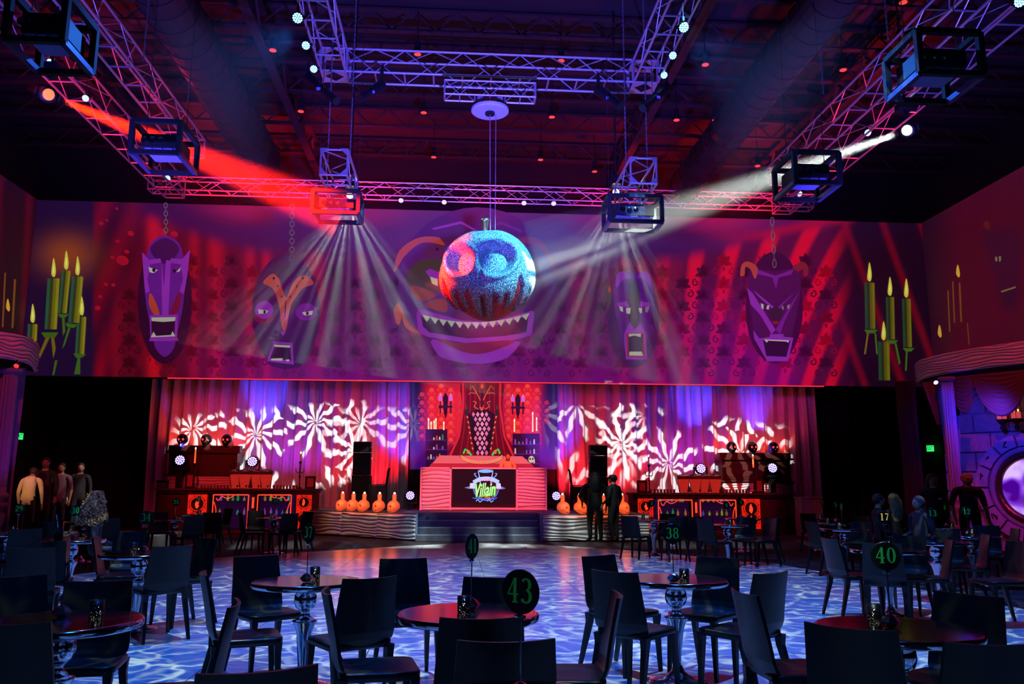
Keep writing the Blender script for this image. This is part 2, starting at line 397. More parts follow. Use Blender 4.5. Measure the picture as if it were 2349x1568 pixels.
def tag(o, label=None, cat=None, group=None, kind=None):
    if label: o['label'] = label
    if cat: o['category'] = cat
    if group: o['group'] = group
    if kind: o['kind'] = kind
    return o
def thing(name, label, cat, loc=(0, 0, 0), rz=0, group=None):
    o = bpy.data.objects.new(name, None); COL.objects.link(o); o.empty_display_size = .1
    o.location = loc; o.rotation_euler = (0, 0, rz)
    return tag(o, label, cat, group)
def struct(o): o['kind'] = 'structure'; return o
CH = {}
def children(o): return CH.get(o.name) or [c for c in COL.objects if c.parent == o]
def copy_tree(o, parent=None, kids=None):
    c = o.copy(); COL.objects.link(c)
    if parent: c.parent = parent
    for ch, sub in (kids if kids is not None else tree(o)):
        copy_tree(ch, c, sub)
    return c
def tree(o): return [(c, tree(c)) for c in o.children]
def pbox(mb, x0, y0, x1, y1, Y, d, mi=0, col=None):
    xm, ym = (x0 + x1) / 2, (y0 + y1) / 2
    a, b = at(x0, ym, y=Y), at(x1, ym, y=Y); t, u = at(xm, y0, y=Y), at(xm, y1, y=Y)
    return mb.box(((a.x + b.x) / 2, Y + d / 2, (t.z + u.z) / 2), (b.x - a.x, d, t.z - u.z), 0, col, mi)
def smoothpts(pts, n=5, closed=True):
    out = []; m_ = len(pts)
    for i in range(m_ if closed else m_ - 1):
        p0, p1, p2, p3 = (pts[(i - 1) % m_], pts[i], pts[(i + 1) % m_], pts[(i + 2) % m_]) if closed else (pts[max(i - 1, 0)], pts[i], pts[i + 1], pts[min(i + 2, m_ - 1)])
        for k in range(n):
            t = k / n
            out.append(tuple(.5 * (2 * p1[j] + (p2[j] - p0[j]) * t + (2 * p0[j] - 5 * p1[j] + 4 * p2[j] - p3[j]) * t * t + (3 * p1[j] - p0[j] - 3 * p2[j] + p3[j]) * t ** 3) for j in (0, 1)))
    if not closed: out.append(pts[-1])
    return out
def ell(cx, cy_, rx, ry, rot=0, n=16, a0=0, a1=2 * pi):
    return [(cx + rx * cos(a0 + (a1 - a0) * i / n) * cos(rot) - ry * sin(a0 + (a1 - a0) * i / n) * sin(rot), cy_ + rx * cos(a0 + (a1 - a0) * i / n) * sin(rot) + ry * sin(a0 + (a1 - a0) * i / n) * cos(rot)) for i in range(n if a1 - a0 > 6.2 else n + 1)]
def stroke2(pts, w):
    """quads along a 2-D polyline; w is a width or a list of widths"""
    n = len(pts); ws = w if isinstance(w, (list, tuple)) else [w] * n
    L, R = [], []
    for i in range(n):
        a, b = pts[max(i - 1, 0)], pts[min(i + 1, n - 1)]
        dx, dy = b[0] - a[0], b[1] - a[1]; l = math.hypot(dx, dy) or 1
        nx, ny = -dy / l * ws[i] / 2, dx / l * ws[i] / 2
        L.append((pts[i][0] + nx, pts[i][1] + ny)); R.append((pts[i][0] - nx, pts[i][1] - ny))
    return [[L[i], L[i + 1], R[i + 1], R[i]] for i in range(n - 1)]
def pstroke(mb, pts, w, Y, col):
    for q in stroke2(pts, w):
        P = [at(a, b, y=Y) for a, b in q]; mb.add(P, [(0, 1, 2, 3)], col)

# ================================================================== SETTING
XL, XR, YB, ZS0, ZS1, ZR = -13.8, 16.3, 27.0, 4.8, 10.6, 12.4
struct(MB().box((1.2, 13.5, -.06), (31, 36, .1)).build('floor', M['carpet']))
ceil = struct(MB().box((1.2, 13.5, ZR + .1), (31, 36, .2)).build('ceiling', M['roof']))
struct(MB().box((XL - .1, 13.5, 6.2), (.2, 36, 12.6)).build('wall_left', M['wall']))
struct(MB().box((XR + .1, 13.5, 6.2), (.2, 36, 12.6)).build('wall_right', M['wall']))
struct(MB().box((1.2, 31.2, 6.2), (31, .2, 12.6)).build('wall_back', M['wall']))
struct(MB().box((1.2, -4.6, 6.2), (31, .2, 12.6)).build('wall_front', M['wall']))
# soffit over the stage that carries the big screen, black band above it
sof = struct(MB().box(((XL + XR) / 2, 27.25, (ZS0 + ZR) / 2), (XR - XL, .4, ZR - ZS0)).build('wall_stage_header', M['wall']))
# lit strip of the red lamps along the soffit edge
tag(MB().box((1.6, 27.02, ZS0 - .02), (21.6, .05, .03)).build('led_strip', mat('red_led_strip', (.6, .1, .1), .4, emit=(1, .03, .05), es=1.0)), 'thin red light strip along the bottom edge of the big wall picture', 'light strip')

# dance floor of square panels inside a long octagon
DF = [(-6.2, -1.5), (6.9, -1.5), (6.8, 9.6), (6.5, 12.9), (6.0, 15.6), (3.9, 19.0), (2.2, 20.7), (.35, 21.4), (-1.0, 20.4), (-3.1, 18.5), (-5.2, 16.6), (-6.1, 13.6), (-6.2, 10.5)]
def clip(poly, x0, x1, y0, y1):
    for ax, lim, sg in ((0, x0, 1), (0, x1, -1), (1, y0, 1), (1, y1, -1)):
        out = []
        for i in range(len(poly)):
            a, b = poly[i - 1], poly[i]; da, db = (a[ax] - lim) * sg, (b[ax] - lim) * sg
            if da >= 0 and db >= 0: out.append(b)
            elif da >= 0 or db >= 0:
                t = da / (da - db); p = (a[0] + (b[0] - a[0]) * t, a[1] + (b[1] - a[1]) * t)
                out.append(p)
                if db >= 0: out.append(b)
        poly = out
        if len(poly) < 3: return []
    return poly
dfl = thing('dance_floor', 'glossy pale dance floor of square panels in front of the stage', 'dance floor')
dfl['kind'] = 'structure'
S = 1.22
for i in range(-6, 6):
    for j in range(-2, 18):
        c = clip(DF, i * S + .5 + .004, (i + 1) * S + .5 - .004, j * S + .004, (j + 1) * S - .004)
        if len(c) < 3: continue
        hz = .018 + random.uniform(-.0006, .0006)
        n = len(c)
        MB().add([(x, y, 0.) for x, y in c] + [(x, y, hz) for x, y in c], [tuple(range(n, 2 * n))] + [(k, (k + 1) % n, n + (k + 1) % n, n + k) for k in range(n)]).build('floor_panel', M['floorp'], dfl)

# roof steel: joists across the hall, deeper girders, round ducts
for Y in (9.5, 11.8, 14.1, 16.0, 17.8, 19.4, 21.0, 23.0, 25.2):
    t = MB().box((1.2, Y, ZR - .62), (30, .16, .05)).box((1.2, Y, ZR - .1), (30, .16, .06))
    for i in range(30):
        x = -13.6 + i; t.tube((x, Y, ZR - .6), (x + .5, Y, ZR - .1), .022, 5).tube((x + .5, Y, ZR - .1), (x + 1, Y, ZR - .6), .022, 5)
    struct(t.build('beam_joist', M['joist']))
for X in (-9.4, -4.6, 5.2, 10.2):
    t = MB().box((X, 13, ZR - .95), (.22, 34, .06)).box((X, 13, ZR - .25), (.22, 34, .06))
    for i in range(22):
        y = -3 + i * 1.5; t.tube((X, y, ZR - .93), (X, y + .75, ZR - .26), .04, 5).tube((X, y + .75, ZR - .26), (X, y + 1.5, ZR - .93), .04, 5)
    struct(t.build('beam_girder', M['joist']))
for k, (x, y0_, y1_, r) in enumerate(((-5.9, 8, 24, .55), (7.3, 10, 25, .5))):
    t = MB()
    n = int((y1_ - y0_) / .5)
    for i in range(n):
        t.tube((x, y0_ + i * .5, ZR - 1.4), (x, y0_ + i * .5 + .46, ZR - 1.4), r, 20).tube((x, y0_ + i * .5 + .46, ZR - 1.4), (x, y0_ + i * .5 + .5, ZR - 1.4), r + .025, 20)
    tag(t.build('air_duct', M['joist'], smooth=False), ['fat round spiral duct under the dark roof at the left', 'round spiral duct under the dark roof at the right'][k], 'duct')
# small red-lit downlights under the roof
for i, (x, y) in enumerate([(626, 115), (958, 124), (690, 255), (972, 258), (995, 360), (1266, 268), (1287, 139), (1240, 366), (1618, 148), (1552, 275), (1738, 380), (1934, 160), (2072, 5), (1364, 393), (1641, 275)]):
    p = at(x, y, z=11.2)
    t = thing('ceiling_downlight', 'small round downlight glowing red under the dark roof', 'light', (p.x, p.y, 11.2), 0, 'red glowing downlights under the roof')
    MB().lathe([(.11, 0), (.12, .06), (.07, .12), (.07, .3)], n=12).build('housing', M['dark'], t)
    MB().lathe([(.08, -.012), (.08, -.002)], n=12).build('lens', M['redeye'], t)
    MB().tube((0, 0, .3), (0, 0, ZR - 11.2), .012, 5).build('drop_rod', M['dark'], t)

# ================================================================== BIG WALL PICTURE (projected cloth)
def mix(a, b, t):
    t = max(0, min(1, t)); return tuple(x * (1 - t) + y * t for x, y in zip(a, b))
def sm(a, b, x):
    t = max(0, min(1, (x - a) / (b - a))); return t * t * (3 - 2 * t)
def arch_y(x):
    return 470 + 105 * sm(215, 640, x) - 0 * x if x < 1200 else 590 - 88 * sm(1500, 1960, x) ** 1.0
def bgcol(x, y):
    """artwork of the projected picture in photo pixels: vault above, patterned curtain below"""
    vault = mix(rgb(46, 2, 62), rgb(78, 30, 92), exp(-((x - 1050) / 330) ** 2))  # pale haze at mid vault is put into the picture's colours
    vault = mix(vault, rgb(98, 12, 86), sm(1500, 1750, x) * .8)
    fold = .5 + .5 * sin(x * .115 + 1.4 * sin(x * .031)); fold2 = .5 + .5 * sin(x * .052 + 2)
    cur = mix(rgb(88, 0, 22), rgb(188, 8, 24), fold * fold2 * 1.2)
    mid = mix(rgb(66, 6, 62), rgb(128, 10, 58), fold * fold2)
    cur = mix(cur, mid, sm(560, 820, x) * (1 - sm(1290, 1540, x)))
    if x > 1400:
        f3 = sm(.35, .9, .5 + .5 * sin((x - 1500) * .0775 + .0009 * (y - 560) * (x - 1500) * .12))
        rb = mix(rgb(84, 2, 48), rgb(222, 2, 32), f3)
        cur = mix(cur, rb, sm(1440, 1600, x))
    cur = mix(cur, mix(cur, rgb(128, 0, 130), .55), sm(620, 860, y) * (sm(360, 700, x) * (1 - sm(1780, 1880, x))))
    c = mix(vault, cur, sm(-14, 24, y - arch_y(x)))
    if x < 330:       # dark curtain sweeps and a purple wall behind the candles
        d = x + (y - 470) * .42
        stripe = .5 + .5 * sin(d * .085)
        sw = mix(rgb(52, 0, 26), rgb(112, 0, 26), stripe)
        c = mix(sw, c, sm(300, 400, d - .25 * (y - 600)))
        c = mix(rgb(26, 6, 46), c, sm(208, 222, x))
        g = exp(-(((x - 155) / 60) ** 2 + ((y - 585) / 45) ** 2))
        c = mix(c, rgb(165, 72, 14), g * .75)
    if x > 1880:      # dark sweeps on the right
        edge = 1900 + (y - 500) * .02 + 60 * sm(560, 860, y) * 0
        d = x - (y - 500) * .36
        stripe = max(0, sin(d * .072 + .6)) ** 6
        dk = mix(rgb(22, 0, 22), rgb(110, 0, 22), stripe)
        c = mix(c, dk, sm(edge - 20, edge + 60, x - (y - 520) * .12 * 0))
    if x > 1580 and y < 560:  # curved red trim under the vault
        yc = 545 - 45 * sm(1650, 1960, x) ** 1.3
        c = mix(c, rgb(170, 0, 40), exp(-((y - yc) / 11) ** 2) * sm(1600, 1800, x) * (1 - sm(1940, 1975, x)))
    return c
def grid_art(name, fx, nx, ny, parent, material):
    mb = MB(); me = bpy.data.meshes.new(name); vs, cs = [], []
    for j in range(ny + 1):
        for i in range(nx + 1):
            p, c = fx(i / nx, j / ny); vs.append(tuple(p)); cs.append(c)
    fs = [(j * (nx + 1) + i, j * (nx + 1) + i + 1, (j + 1) * (nx + 1) + i + 1, (j + 1) * (nx + 1) + i) for j in range(ny) for i in range(nx)]
    me.from_pydata(vs, [], fs); me.materials.append(material)
    ca = me.color_attributes.new('Col', 'FLOAT_COLOR', 'POINT')
    flat = []
    for c in cs: flat += [*c, 1]
    ca.data.foreach_set('color', flat); me.update()
    o = bpy.data.objects.new(name, me); COL.objects.link(o); o.parent = parent
    return o
def proj(P):
    d = Vector(P) - CAM; z = d.dot(fw)
    return 1174.5 + F * d.dot(rt) / z, 784 - F * d.dot(up) / z
scr = thing('projection_screen', 'long wall picture of masks, candles and red curtains above the stage', 'screen')
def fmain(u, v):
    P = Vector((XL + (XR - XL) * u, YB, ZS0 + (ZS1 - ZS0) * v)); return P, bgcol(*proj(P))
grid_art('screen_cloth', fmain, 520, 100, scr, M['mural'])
# damask leaves and scrolls of the pictured curtain
dam = MB()
def petal(cx, cy_, l, w, a): return smoothpts([(cx, cy_), (cx + l * .5 * cos(a) - w * sin(a), cy_ + l * .5 * sin(a) + w * cos(a)), (cx + l * cos(a), cy_ + l * sin(a)), (cx + l * .5 * cos(a) + w * sin(a), cy_ + l * .5 * sin(a) - w * cos(a))], 3)
def scroll(cx, cy_, r, sgn): return [(cx + sgn * r * (1 - .75 * t) * cos(pi * (-.5 + 2.2 * t)), cy_ + r * (1 - .75 * t) * sin(pi * (-.5 + 2.2 * t))) for t in [k / 9 for k in range(10)]]
def motif(mb, x, y, s, Y, colf, dk):
    col = tuple(c * dk for c in colf(x, y))
    for a, l, w in ((-pi / 2, 20, 6), (-pi / 2 - .9, 19, 6), (-pi / 2 + .9, 19, 6), (pi - .35, 20, 5), (.35, 20, 5), (pi / 2 + .7, 13, 4), (pi / 2 - .7, 13, 4)):
        mb.poly(petal(x, y, l * s, w * s, a), Y, col)
    for sg in (-1, 1): pstroke(mb, scroll(x + sg * 17 * s, y + 22 * s, 9 * s, sg), 3.4 * s, Y, col)
    mb.poly(ell(x, y + 16 * s, 3 * s, 6 * s, n=8), Y, col)
for j in range(6):
    for i in range(36):
        x = 250 + i * 47; y = 600 + j * 52 + (26 if i % 2 else 0)
        if x > 1905 or y > 848 or y < arch_y(x) + 30 or (x < 330 and x + (y - 470) * .2 < 330): continue
        motif(dam, x, y, 1.0, YB - .004, bgcol, .42)
dam.build('damask_pattern', M['mural'], scr)
ml = MB()
sp_ = rgb(170, 10, 34)
for x, y, r in [(232, 512, 6), (268, 478, 4), (300, 535, 8), (270, 553, 5), (291, 577, 6), (281, 597, 15), (258, 590, 5), (243, 652, 5), (260, 653, 5), (230, 680, 5), (224, 706, 7), (245, 505, 4), (370, 532, 12), (400, 537, 9)]:
    MB().poly(ell(x, y, r, r * .75, .3, 10), YB - .005, sp_).build('curtain_spot', M['mural'], scr)

C_P, C_PL, C_PD, C_OR, C_GR, C_BK, C_WH, C_RD = rgb(92, 22, 132), rgb(138, 40, 170), rgb(50, 8, 74), rgb(176, 62, 34), rgb(46, 50, 42), rgb(30, 0, 42), rgb(176, 184, 160), rgb(120, 12, 50)
def chain(mb, x0, y0, x1, y1, n, w=5):
    for k in range(n):
        t = (k + .5) / n; cx, cy_ = x0 + (x1 - x0) * t, y0 + (y1 - y0) * t; h = (y1 - y0) / n * .62
        if k % 2: pstroke(mb, [(cx, cy_ - h), (cx, cy_ + h)], 2.2, YB - .012, rgb(78, 70, 84))
        else:
            e = ell(cx, cy_, w * .8, h, n=14); pstroke(mb, e + [e[0]], 1.8, YB - .012, rgb(96, 88, 100))
LY = [0]
def face(name, layers, ch=None):
    mb = MB()
    if ch: chain(mb, *ch)
    for k, (pts, col, s) in enumerate(layers):
        mb.poly(smoothpts(pts, 4) if s else pts, YB - .008 - k * .0008, col)
    return mb.build(name, M['mural'], scr)
# five generic carved masks, a different face each, hanging on chains in the picture
face('pictured_mask', [
    (ell(378, 690, 62, 145, n=28), rgb(34, 0, 36), 0),
    ([(345, 560), (378, 540), (412, 560), (424, 620), (420, 700), (405, 770), (398, 800), (378, 818), (358, 800), (350, 770), (336, 700), (330, 620)], C_P, 1),
    ([(346, 566), (378, 545), (410, 566), (402, 590), (378, 605), (354, 590)], C_PD, 1),
    ([(326, 578), (342, 596), (368, 592), (370, 602), (344, 606), (338, 640), (344, 668), (334, 672), (330, 640)], C_PL, 0),
    ([(436, 572), (418, 594), (392, 592), (389, 602), (414, 606), (420, 640), (412, 668), (422, 674), (430, 630)], C_PL, 0),
    ([(370, 596), (376, 660), (381, 596), (392, 598), (386, 722), (372, 722)], C_PL, 0),
    ([(344, 672), (356, 690), (366, 720), (356, 724), (342, 700)], C_OR, 1), ([(412, 668), (400, 690), (390, 722), (400, 722), (414, 700)], C_RD, 1),
    ([(341, 612), (362, 619), (352, 626), (343, 624)], C_WH, 0), ([(415, 612), (404, 624), (412, 622)], C_WH, 0), (ell(353, 619, 4, 5, n=8), C_BK, 0), (ell(400, 621, 4, 4, n=8), C_BK, 0),
    ([(343, 722), (408, 721), (406, 774), (410, 781), (342, 782), (345, 772)], C_PL, 0), ([(347, 730), (402, 729), (400, 772), (348, 772)], C_BK, 0),
    ([(347, 728), (403, 727), (401, 736), (375, 738), (348, 736)], C_WH, 0), ([(346, 773), (352, 760), (358, 770), (392, 768), (396, 759), (402, 771)], C_WH, 0),
], (380, 466, 381, 542, 8))
face('pictured_mask', [
    (ell(656, 715, 78, 132, n=28), rgb(44, 2, 62), 0),
    ([(602, 650), (640, 620), (690, 622), (722, 655), (728, 720), (706, 790), (690, 838), (620, 838), (604, 790), (586, 720)], C_PD, 1),
    (ell(652, 622, 26, 12, n=12), rgb(36, 28, 56), 0),
    ([(603, 648), (624, 628), (640, 640), (656, 682), (672, 648), (698, 630), (720, 650), (694, 662), (668, 700), (657, 752), (650, 758), (645, 740), (640, 700), (626, 662)], C_OR, 1),
    ([(654, 690), (657, 690), (655, 728), (652, 728)], C_BK, 0),
    (ell(606, 711, 21, 21, .2, 18), C_PL, 0), (ell(702, 715, 24, 20, -.1, 18), rgb(110, 24, 142), 0),
    (ell(605, 728, 23, 14, 0, 14), C_RD, 0), (ell(606, 712, 20, 19, .2, 18), C_PL, 0),
    ([(592, 709), (616, 712), (612, 718), (594, 720)], C_WH, 0), ([(693, 716), (718, 712), (716, 722), (698, 723)], C_WH, 0), (ell(607, 715, 3, 4, n=8), C_BK, 0), (ell(705, 718, 3.4, 4.5, n=8), C_BK, 0),
    ([(642, 760), (656, 760), (649, 771)], C_PL, 0),
    ([(628, 783), (671, 786), (674, 836), (612, 828)], C_PL, 0), ([(632, 789), (666, 791), (668, 827), (619, 822)], C_BK, 0),
    ([(628, 790), (666, 792), (665, 797), (630, 795)], C_WH, 0), ([(622, 822), (648, 821), (648, 827), (622, 826)], C_WH, 0), ([(656, 824), (664, 824), (664, 828), (656, 828)], C_WH, 0),
] + [(ell(a, b, 3, 3, n=7), C_BK, 0) for a, b in ((628, 638), (637, 656), (646, 680), (695, 638), (681, 656), (666, 680))], (670, 470, 669, 606, 14, 6.5))
face('pictured_mask', [
    (ell(1095, 640, 180, 165, n=36), rgb(60, 8, 84), 0),
    ([(940, 560), (1010, 545), (1040, 560), (1040, 700), (1000, 760), (945, 745), (915, 690), (918, 620)], rgb(74, 20, 110), 1),
    ([(904, 618), (916, 575), (960, 545), (1010, 545), (1022, 562), (970, 556), (930, 585), (908, 620)], C_OR, 1),
    ([(1190, 545), (1240, 550), (1272, 600), (1272, 625), (1255, 590), (1225, 562), (1188, 556)], rgb(110, 28, 50), 1),
    ([(992, 524), (1058, 508), (1100, 532), (1080, 560), (1022, 562)], rgb(64, 18, 84), 0), ([(990, 523), (1058, 507), (1100, 531), (1096, 534), (1058, 513), (996, 527)], C_PL, 0),
    ([(1110, 520), (1150, 508), (1200, 528), (1196, 534), (1150, 514), (1112, 526)], rgb(92, 24, 122), 0),
    (ell(1000, 576, 30, 17, .1, 16), rgb(78, 24, 88), 0), (ell(1003, 571, 4, 4, n=8), C_BK, 0),
    ([(960, 598), (1040, 600), (1060, 660), (1010, 670), (932, 650)], rgb(50, 50, 46), 1),
    ([(976, 622), (986, 616), (1030, 632), (1030, 648), (984, 634)], C_PL, 0), ([(986, 634), (1004, 640), (1004, 656), (991, 650)], C_WH, 0),
    ([(940, 655), (980, 664), (1000, 678), (962, 690)], rgb(140, 52, 42), 1), ([(975, 700), (1000, 686), (1024, 690), (1022, 716)], rgb(140, 50, 42), 1),
    ([(903, 712), (916, 694), (920, 730), (912, 744)], C_OR, 1), ([(918, 700), (940, 745), (968, 766), (930, 750)], C_OR, 1),
    ([(955, 718), (962, 708), (1060, 735), (1120, 740), (1220, 712), (1226, 716), (1220, 768), (1170, 782), (1080, 788), (980, 772), (960, 760)], C_PL, 0),
    ([(966, 722), (1060, 744), (1130, 748), (1212, 724), (1208, 762), (1160, 770), (1075, 776), (985, 762), (970, 748)], C_BK, 0),
    ([(992, 778), (1060, 790), (1182, 782), (1184, 800), (1150, 826), (1085, 834), (1020, 822), (1000, 806)], C_PL, 1),
    ([(996, 774), (1060, 786), (1178, 780), (1150, 798), (1095, 812), (1045, 800)], C_RD, 1),
] + [([(968 + i * 19, 719 + 20 * (1 - ((i - 6.2) / 6.5) ** 2)), (987 + i * 19, 719 + 20 * (1 - ((i - 5.2) / 6.5) ** 2)), (979 + i * 19, 733 + 21 * (1 - ((i - 5.7) / 6.5) ** 2))], C_WH, 0) for i in range(13)])
face('pictured_mask', [
    (ell(1453, 735, 60, 108, n=26), rgb(56, 4, 70), 0),
    ([(1408, 690), (1412, 640), (1450, 622), (1492, 640), (1500, 690), (1490, 740), (1478, 800), (1434, 800), (1416, 740)], rgb(78, 12, 116), 1),
    ([(1413, 660), (1416, 630), (1432, 622), (1447, 636), (1430, 640)], C_PL, 1), ([(1462, 636), (1476, 622), (1490, 630), (1494, 660), (1478, 640)], C_PL, 1),
    ([(1388, 655), (1397, 650), (1404, 665), (1402, 690), (1394, 712), (1392, 690), (1386, 700)], rgb(52, 62, 54), 0), (ell(1398, 664, 3, 7, n=8), C_OR, 0),
    ([(1444, 650), (1464, 650), (1468, 720), (1456, 756), (1440, 720)], rgb(30, 18, 46), 1),
    ([(1414, 696), (1438, 690), (1444, 704), (1420, 702)], C_PL, 0), ([(1466, 703), (1470, 690), (1495, 696), (1490, 702)], C_PL, 0),
    ([(1420, 702), (1429, 704), (1429, 716), (1423, 712)], C_WH, 0), ([(1436, 706), (1447, 706), (1445, 720), (1437, 718)], C_WH, 0),
    ([(1465, 706), (1473, 706), (1472, 719), (1467, 716)], C_WH, 0), ([(1480, 704), (1490, 702), (1486, 716), (1480, 716)], rgb(120, 112, 112), 0),
    ([(1446, 738), (1456, 756), (1470, 740), (1482, 766), (1484, 824), (1436, 824), (1431, 766)], C_PL, 0),
    ([(1437, 764), (1478, 763), (1480, 818), (1438, 818)], rgb(160, 26, 40), 0), ([(1441, 768), (1475, 767), (1475, 813), (1442, 813)], C_BK, 0),
    ([(1442, 766), (1470, 765), (1470, 773), (1455, 769), (1443, 772)], C_WH, 0), ([(1443, 810), (1445, 806), (1472, 806), (1475, 815), (1444, 815)], C_WH, 0),
], (1452, 520, 1452, 628, 11, 4))
face('pictured_mask', [
    (ell(1776, 705, 66, 128, n=26), rgb(48, 0, 44), 0),
    ([(1718, 626), (1736, 616), (1778, 622), (1820, 616), (1836, 640), (1832, 700), (1812, 780), (1796, 828), (1762, 828), (1732, 770), (1720, 690)], rgb(66, 8, 70), 1),
    ([(1738, 618), (1779, 632), (1820, 617), (1816, 629), (1786, 636), (1780, 664), (1772, 636), (1736, 628)], rgb(118, 26, 140), 0),
    ([(1698, 632), (1702, 606), (1718, 600), (1738, 614), (1732, 640), (1722, 618), (1710, 612), (1708, 630)], C_OR, 1), ([(1818, 612), (1838, 600), (1852, 608), (1854, 628), (1844, 634), (1842, 616), (1830, 622)], rgb(128, 26, 30), 1),
    ([(1714, 660), (1728, 674), (1779, 756), (1770, 766), (1744, 722), (1722, 698)], C_PL, 0), ([(1836, 664), (1800, 736), (1790, 766), (1779, 756), (1812, 700)], rgb(112, 22, 138), 0),
    ([(1727, 664), (1776, 704), (1774, 710), (1740, 680)], C_PL, 0), ([(1828, 666), (1784, 704), (1786, 710), (1806, 688)], rgb(112, 22, 138), 0),
    ([(1763, 714), (1779, 700), (1798, 716), (1780, 752)], rgb(34, 18, 32), 0), (ell(1779, 735, 9, 8, n=12, a0=.2, a1=pi - .2), rgb(150, 24, 30), 0),
    ([(1745, 695), (1752, 698), (1751, 710), (1747, 706)], C_WH, 0), ([(1760, 700), (1765, 700), (1763, 710), (1758, 708)], C_WH, 0), ([(1793, 701), (1797, 702), (1798, 711), (1794, 708)], rgb(130, 120, 116), 0), ([(1806, 700), (1812, 697), (1810, 708), (1806, 708)], rgb(130, 120, 116), 0),
    ([(1766, 766), (1798, 766), (1797, 772), (1820, 774), (1808, 828), (1760, 828), (1730, 776), (1728, 757), (1742, 776), (1766, 772)], C_PL, 0),
    ([(1750, 778), (1813, 780), (1804, 818), (1758, 816)], C_BK, 0), ([(1752, 778), (1811, 780), (1808, 786), (1804, 783), (1762, 781), (1759, 786)], C_WH, 0),
], (1771, 500, 1777, 612, 7))
# pictured candles
def pcandle(mb, x0, x1, yt, yb, lean, fl=True, dark=1.):
    w = x1 - x0; cols = [rgb(40, 92, 62), rgb(52, 62, 28), rgb(120, 112, 12), rgb(150, 140, 26)]
    for k in range(4):
        a, b = x0 + w * k / 4, x0 + w * (k + 1) / 4
        mb.poly([(a + lean, yt), (b + lean, yt + 2), (b, yb), (a, yb)], YB - .010, tuple(c * dark for c in cols[k]))
    if fl:
        cx = (x0 + x1) / 2 + lean
        mb.poly(smoothpts([(cx, yt - 46), (cx + 5, yt - 22), (cx + 4, yt - 6), (cx, yt - 2), (cx - 5, yt - 8), (cx - 4, yt - 24)], 4), YB - .011, rgb(206, 200, 66))
        mb.poly(smoothpts([(cx, yt - 32), (cx + 2, yt - 18), (cx, yt - 8), (cx - 2, yt - 18)], 3), YB - .012, rgb(236, 232, 130))
cdl = MB()
for a in [(102, 130, 637, 755, 7), (133, 153, 620, 718, 9), (156, 182, 633, 740, 9), (62, 84, 742, 782, 2), (172, 193, 725, 812, 5)]: c_ = MB(); pcandle(c_, *a, dark=.8); c_.build('pictured_candle', M['mural'], scr)
for a in [(1985, 2008, 647, 754, -2), (2034, 2053, 680, 778, -2), (2072, 2092, 684, 796, -3), (2016, 2042, 782, 872, -2)]: c_ = MB(); pcandle(c_, *a, dark=.5); c_.build('pictured_candle', M['mural'], scr)
gd, gn = rgb(112, 92, 18), rgb(58, 96, 20)
for q in [[(94, 762), (134, 762), (126, 774), (102, 774)], [(105, 774), (114, 774), (92, 820), (86, 820)], [(117, 774), (124, 774), (128, 800), (122, 822)], [(132, 720), (158, 720), (150, 728), (138, 728)], [(150, 740), (178, 744), (170, 752), (154, 750)], [(156, 752), (162, 752), (148, 792), (142, 800)], [(142, 728), (148, 728), (150, 760), (144, 770)], [(168, 810), (198, 812), (188, 820), (174, 820)], [(178, 820), (184, 820), (184, 858), (170, 858)], [(126, 826), (132, 826), (124, 860), (120, 860)], [(1982, 756), (2014, 756), (2006, 764), (1988, 764)], [(1989, 764), (1993, 764), (1986, 812), (1982, 812)], [(2006, 764), (2010, 764), (2014, 812), (2010, 812)], [(2032, 780), (2060, 780), (2054, 788), (2038, 788)], [(2052, 788), (2057, 788), (2066, 832), (2062, 836)], [(2070, 798), (2098, 798), (2090, 806), (2078, 806)], [(2078, 806), (2082, 806), (2080, 850), (2076, 850)]]:
    cdl.poly(q, YB - .011, gd if q[0][0] % 2 else gn)
cdl.build('pictured_candlesticks', M['mural'], scr)['kind'] = 'stuff'

# side-wall pictures
scl = thing('projection_screen', 'dark red curtain picture on the left side wall', 'screen')
def fl_(u, v):
    P = Vector((XL + .02, 10 + 16.97 * u, ZS0 + (ZS1 - ZS0) * v)); x, y = proj(P)
    s = max(0, sin(x * .09 + .004 * y)) ** 3
    return P, mix(rgb(26, 0, 14), rgb(86, 0, 22), s * .8)
grid_art('screen_cloth', fl_, 160, 30, scl, M['mural'])
scr2 = thing('projection_screen', 'dim wine red mask picture on the right side wall', 'screen')
def fr_(u, v):
    P = Vector((XR - .02, 26.97 - 17 * u, ZS0 + (ZS1 - ZS0) * v)); x, y = proj(P)
    return P, mix(rgb(34, 4, 26), rgb(72, 0, 24), sm(2120, 2220, x))
grid_art('screen_cloth', fr_, 120, 30, scr2, M['mural'])
gh = MB()
def spoly(mb, pts, X, col):
    P = [at(a, b, x=X) for a, b in pts]; mb.add(P, [tuple(t) for t in tessellate_polygon([P])], col)
for k, (pts, c) in enumerate([([(2262, 510), (2285, 530), (2330, 520), (2345, 560), (2338, 640), (2330, 715), (2300, 700), (2270, 600), (2255, 540)], rgb(58, 2, 34)),
          ([(2254, 515), (2262, 505), (2272, 512), (2268, 530)], rgb(92, 22, 14)), ([(2282, 590), (2287, 588), (2288, 598), (2284, 600)], rgb(120, 110, 70)), ([(2291, 588), (2296, 587), (2296, 598), (2292, 600)], rgb(120, 110, 70)),
          ([(2294, 668), (2334, 655), (2328, 700), (2305, 708)], rgb(48, 2, 30)), ([(2296, 667), (2330, 656), (2330, 660), (2297, 671)], rgb(120, 96, 50))]):
    spoly(gh, pts, XR - .025 - k * .002, c)
gh.build('pictured_mask', M['mural'], scr2)
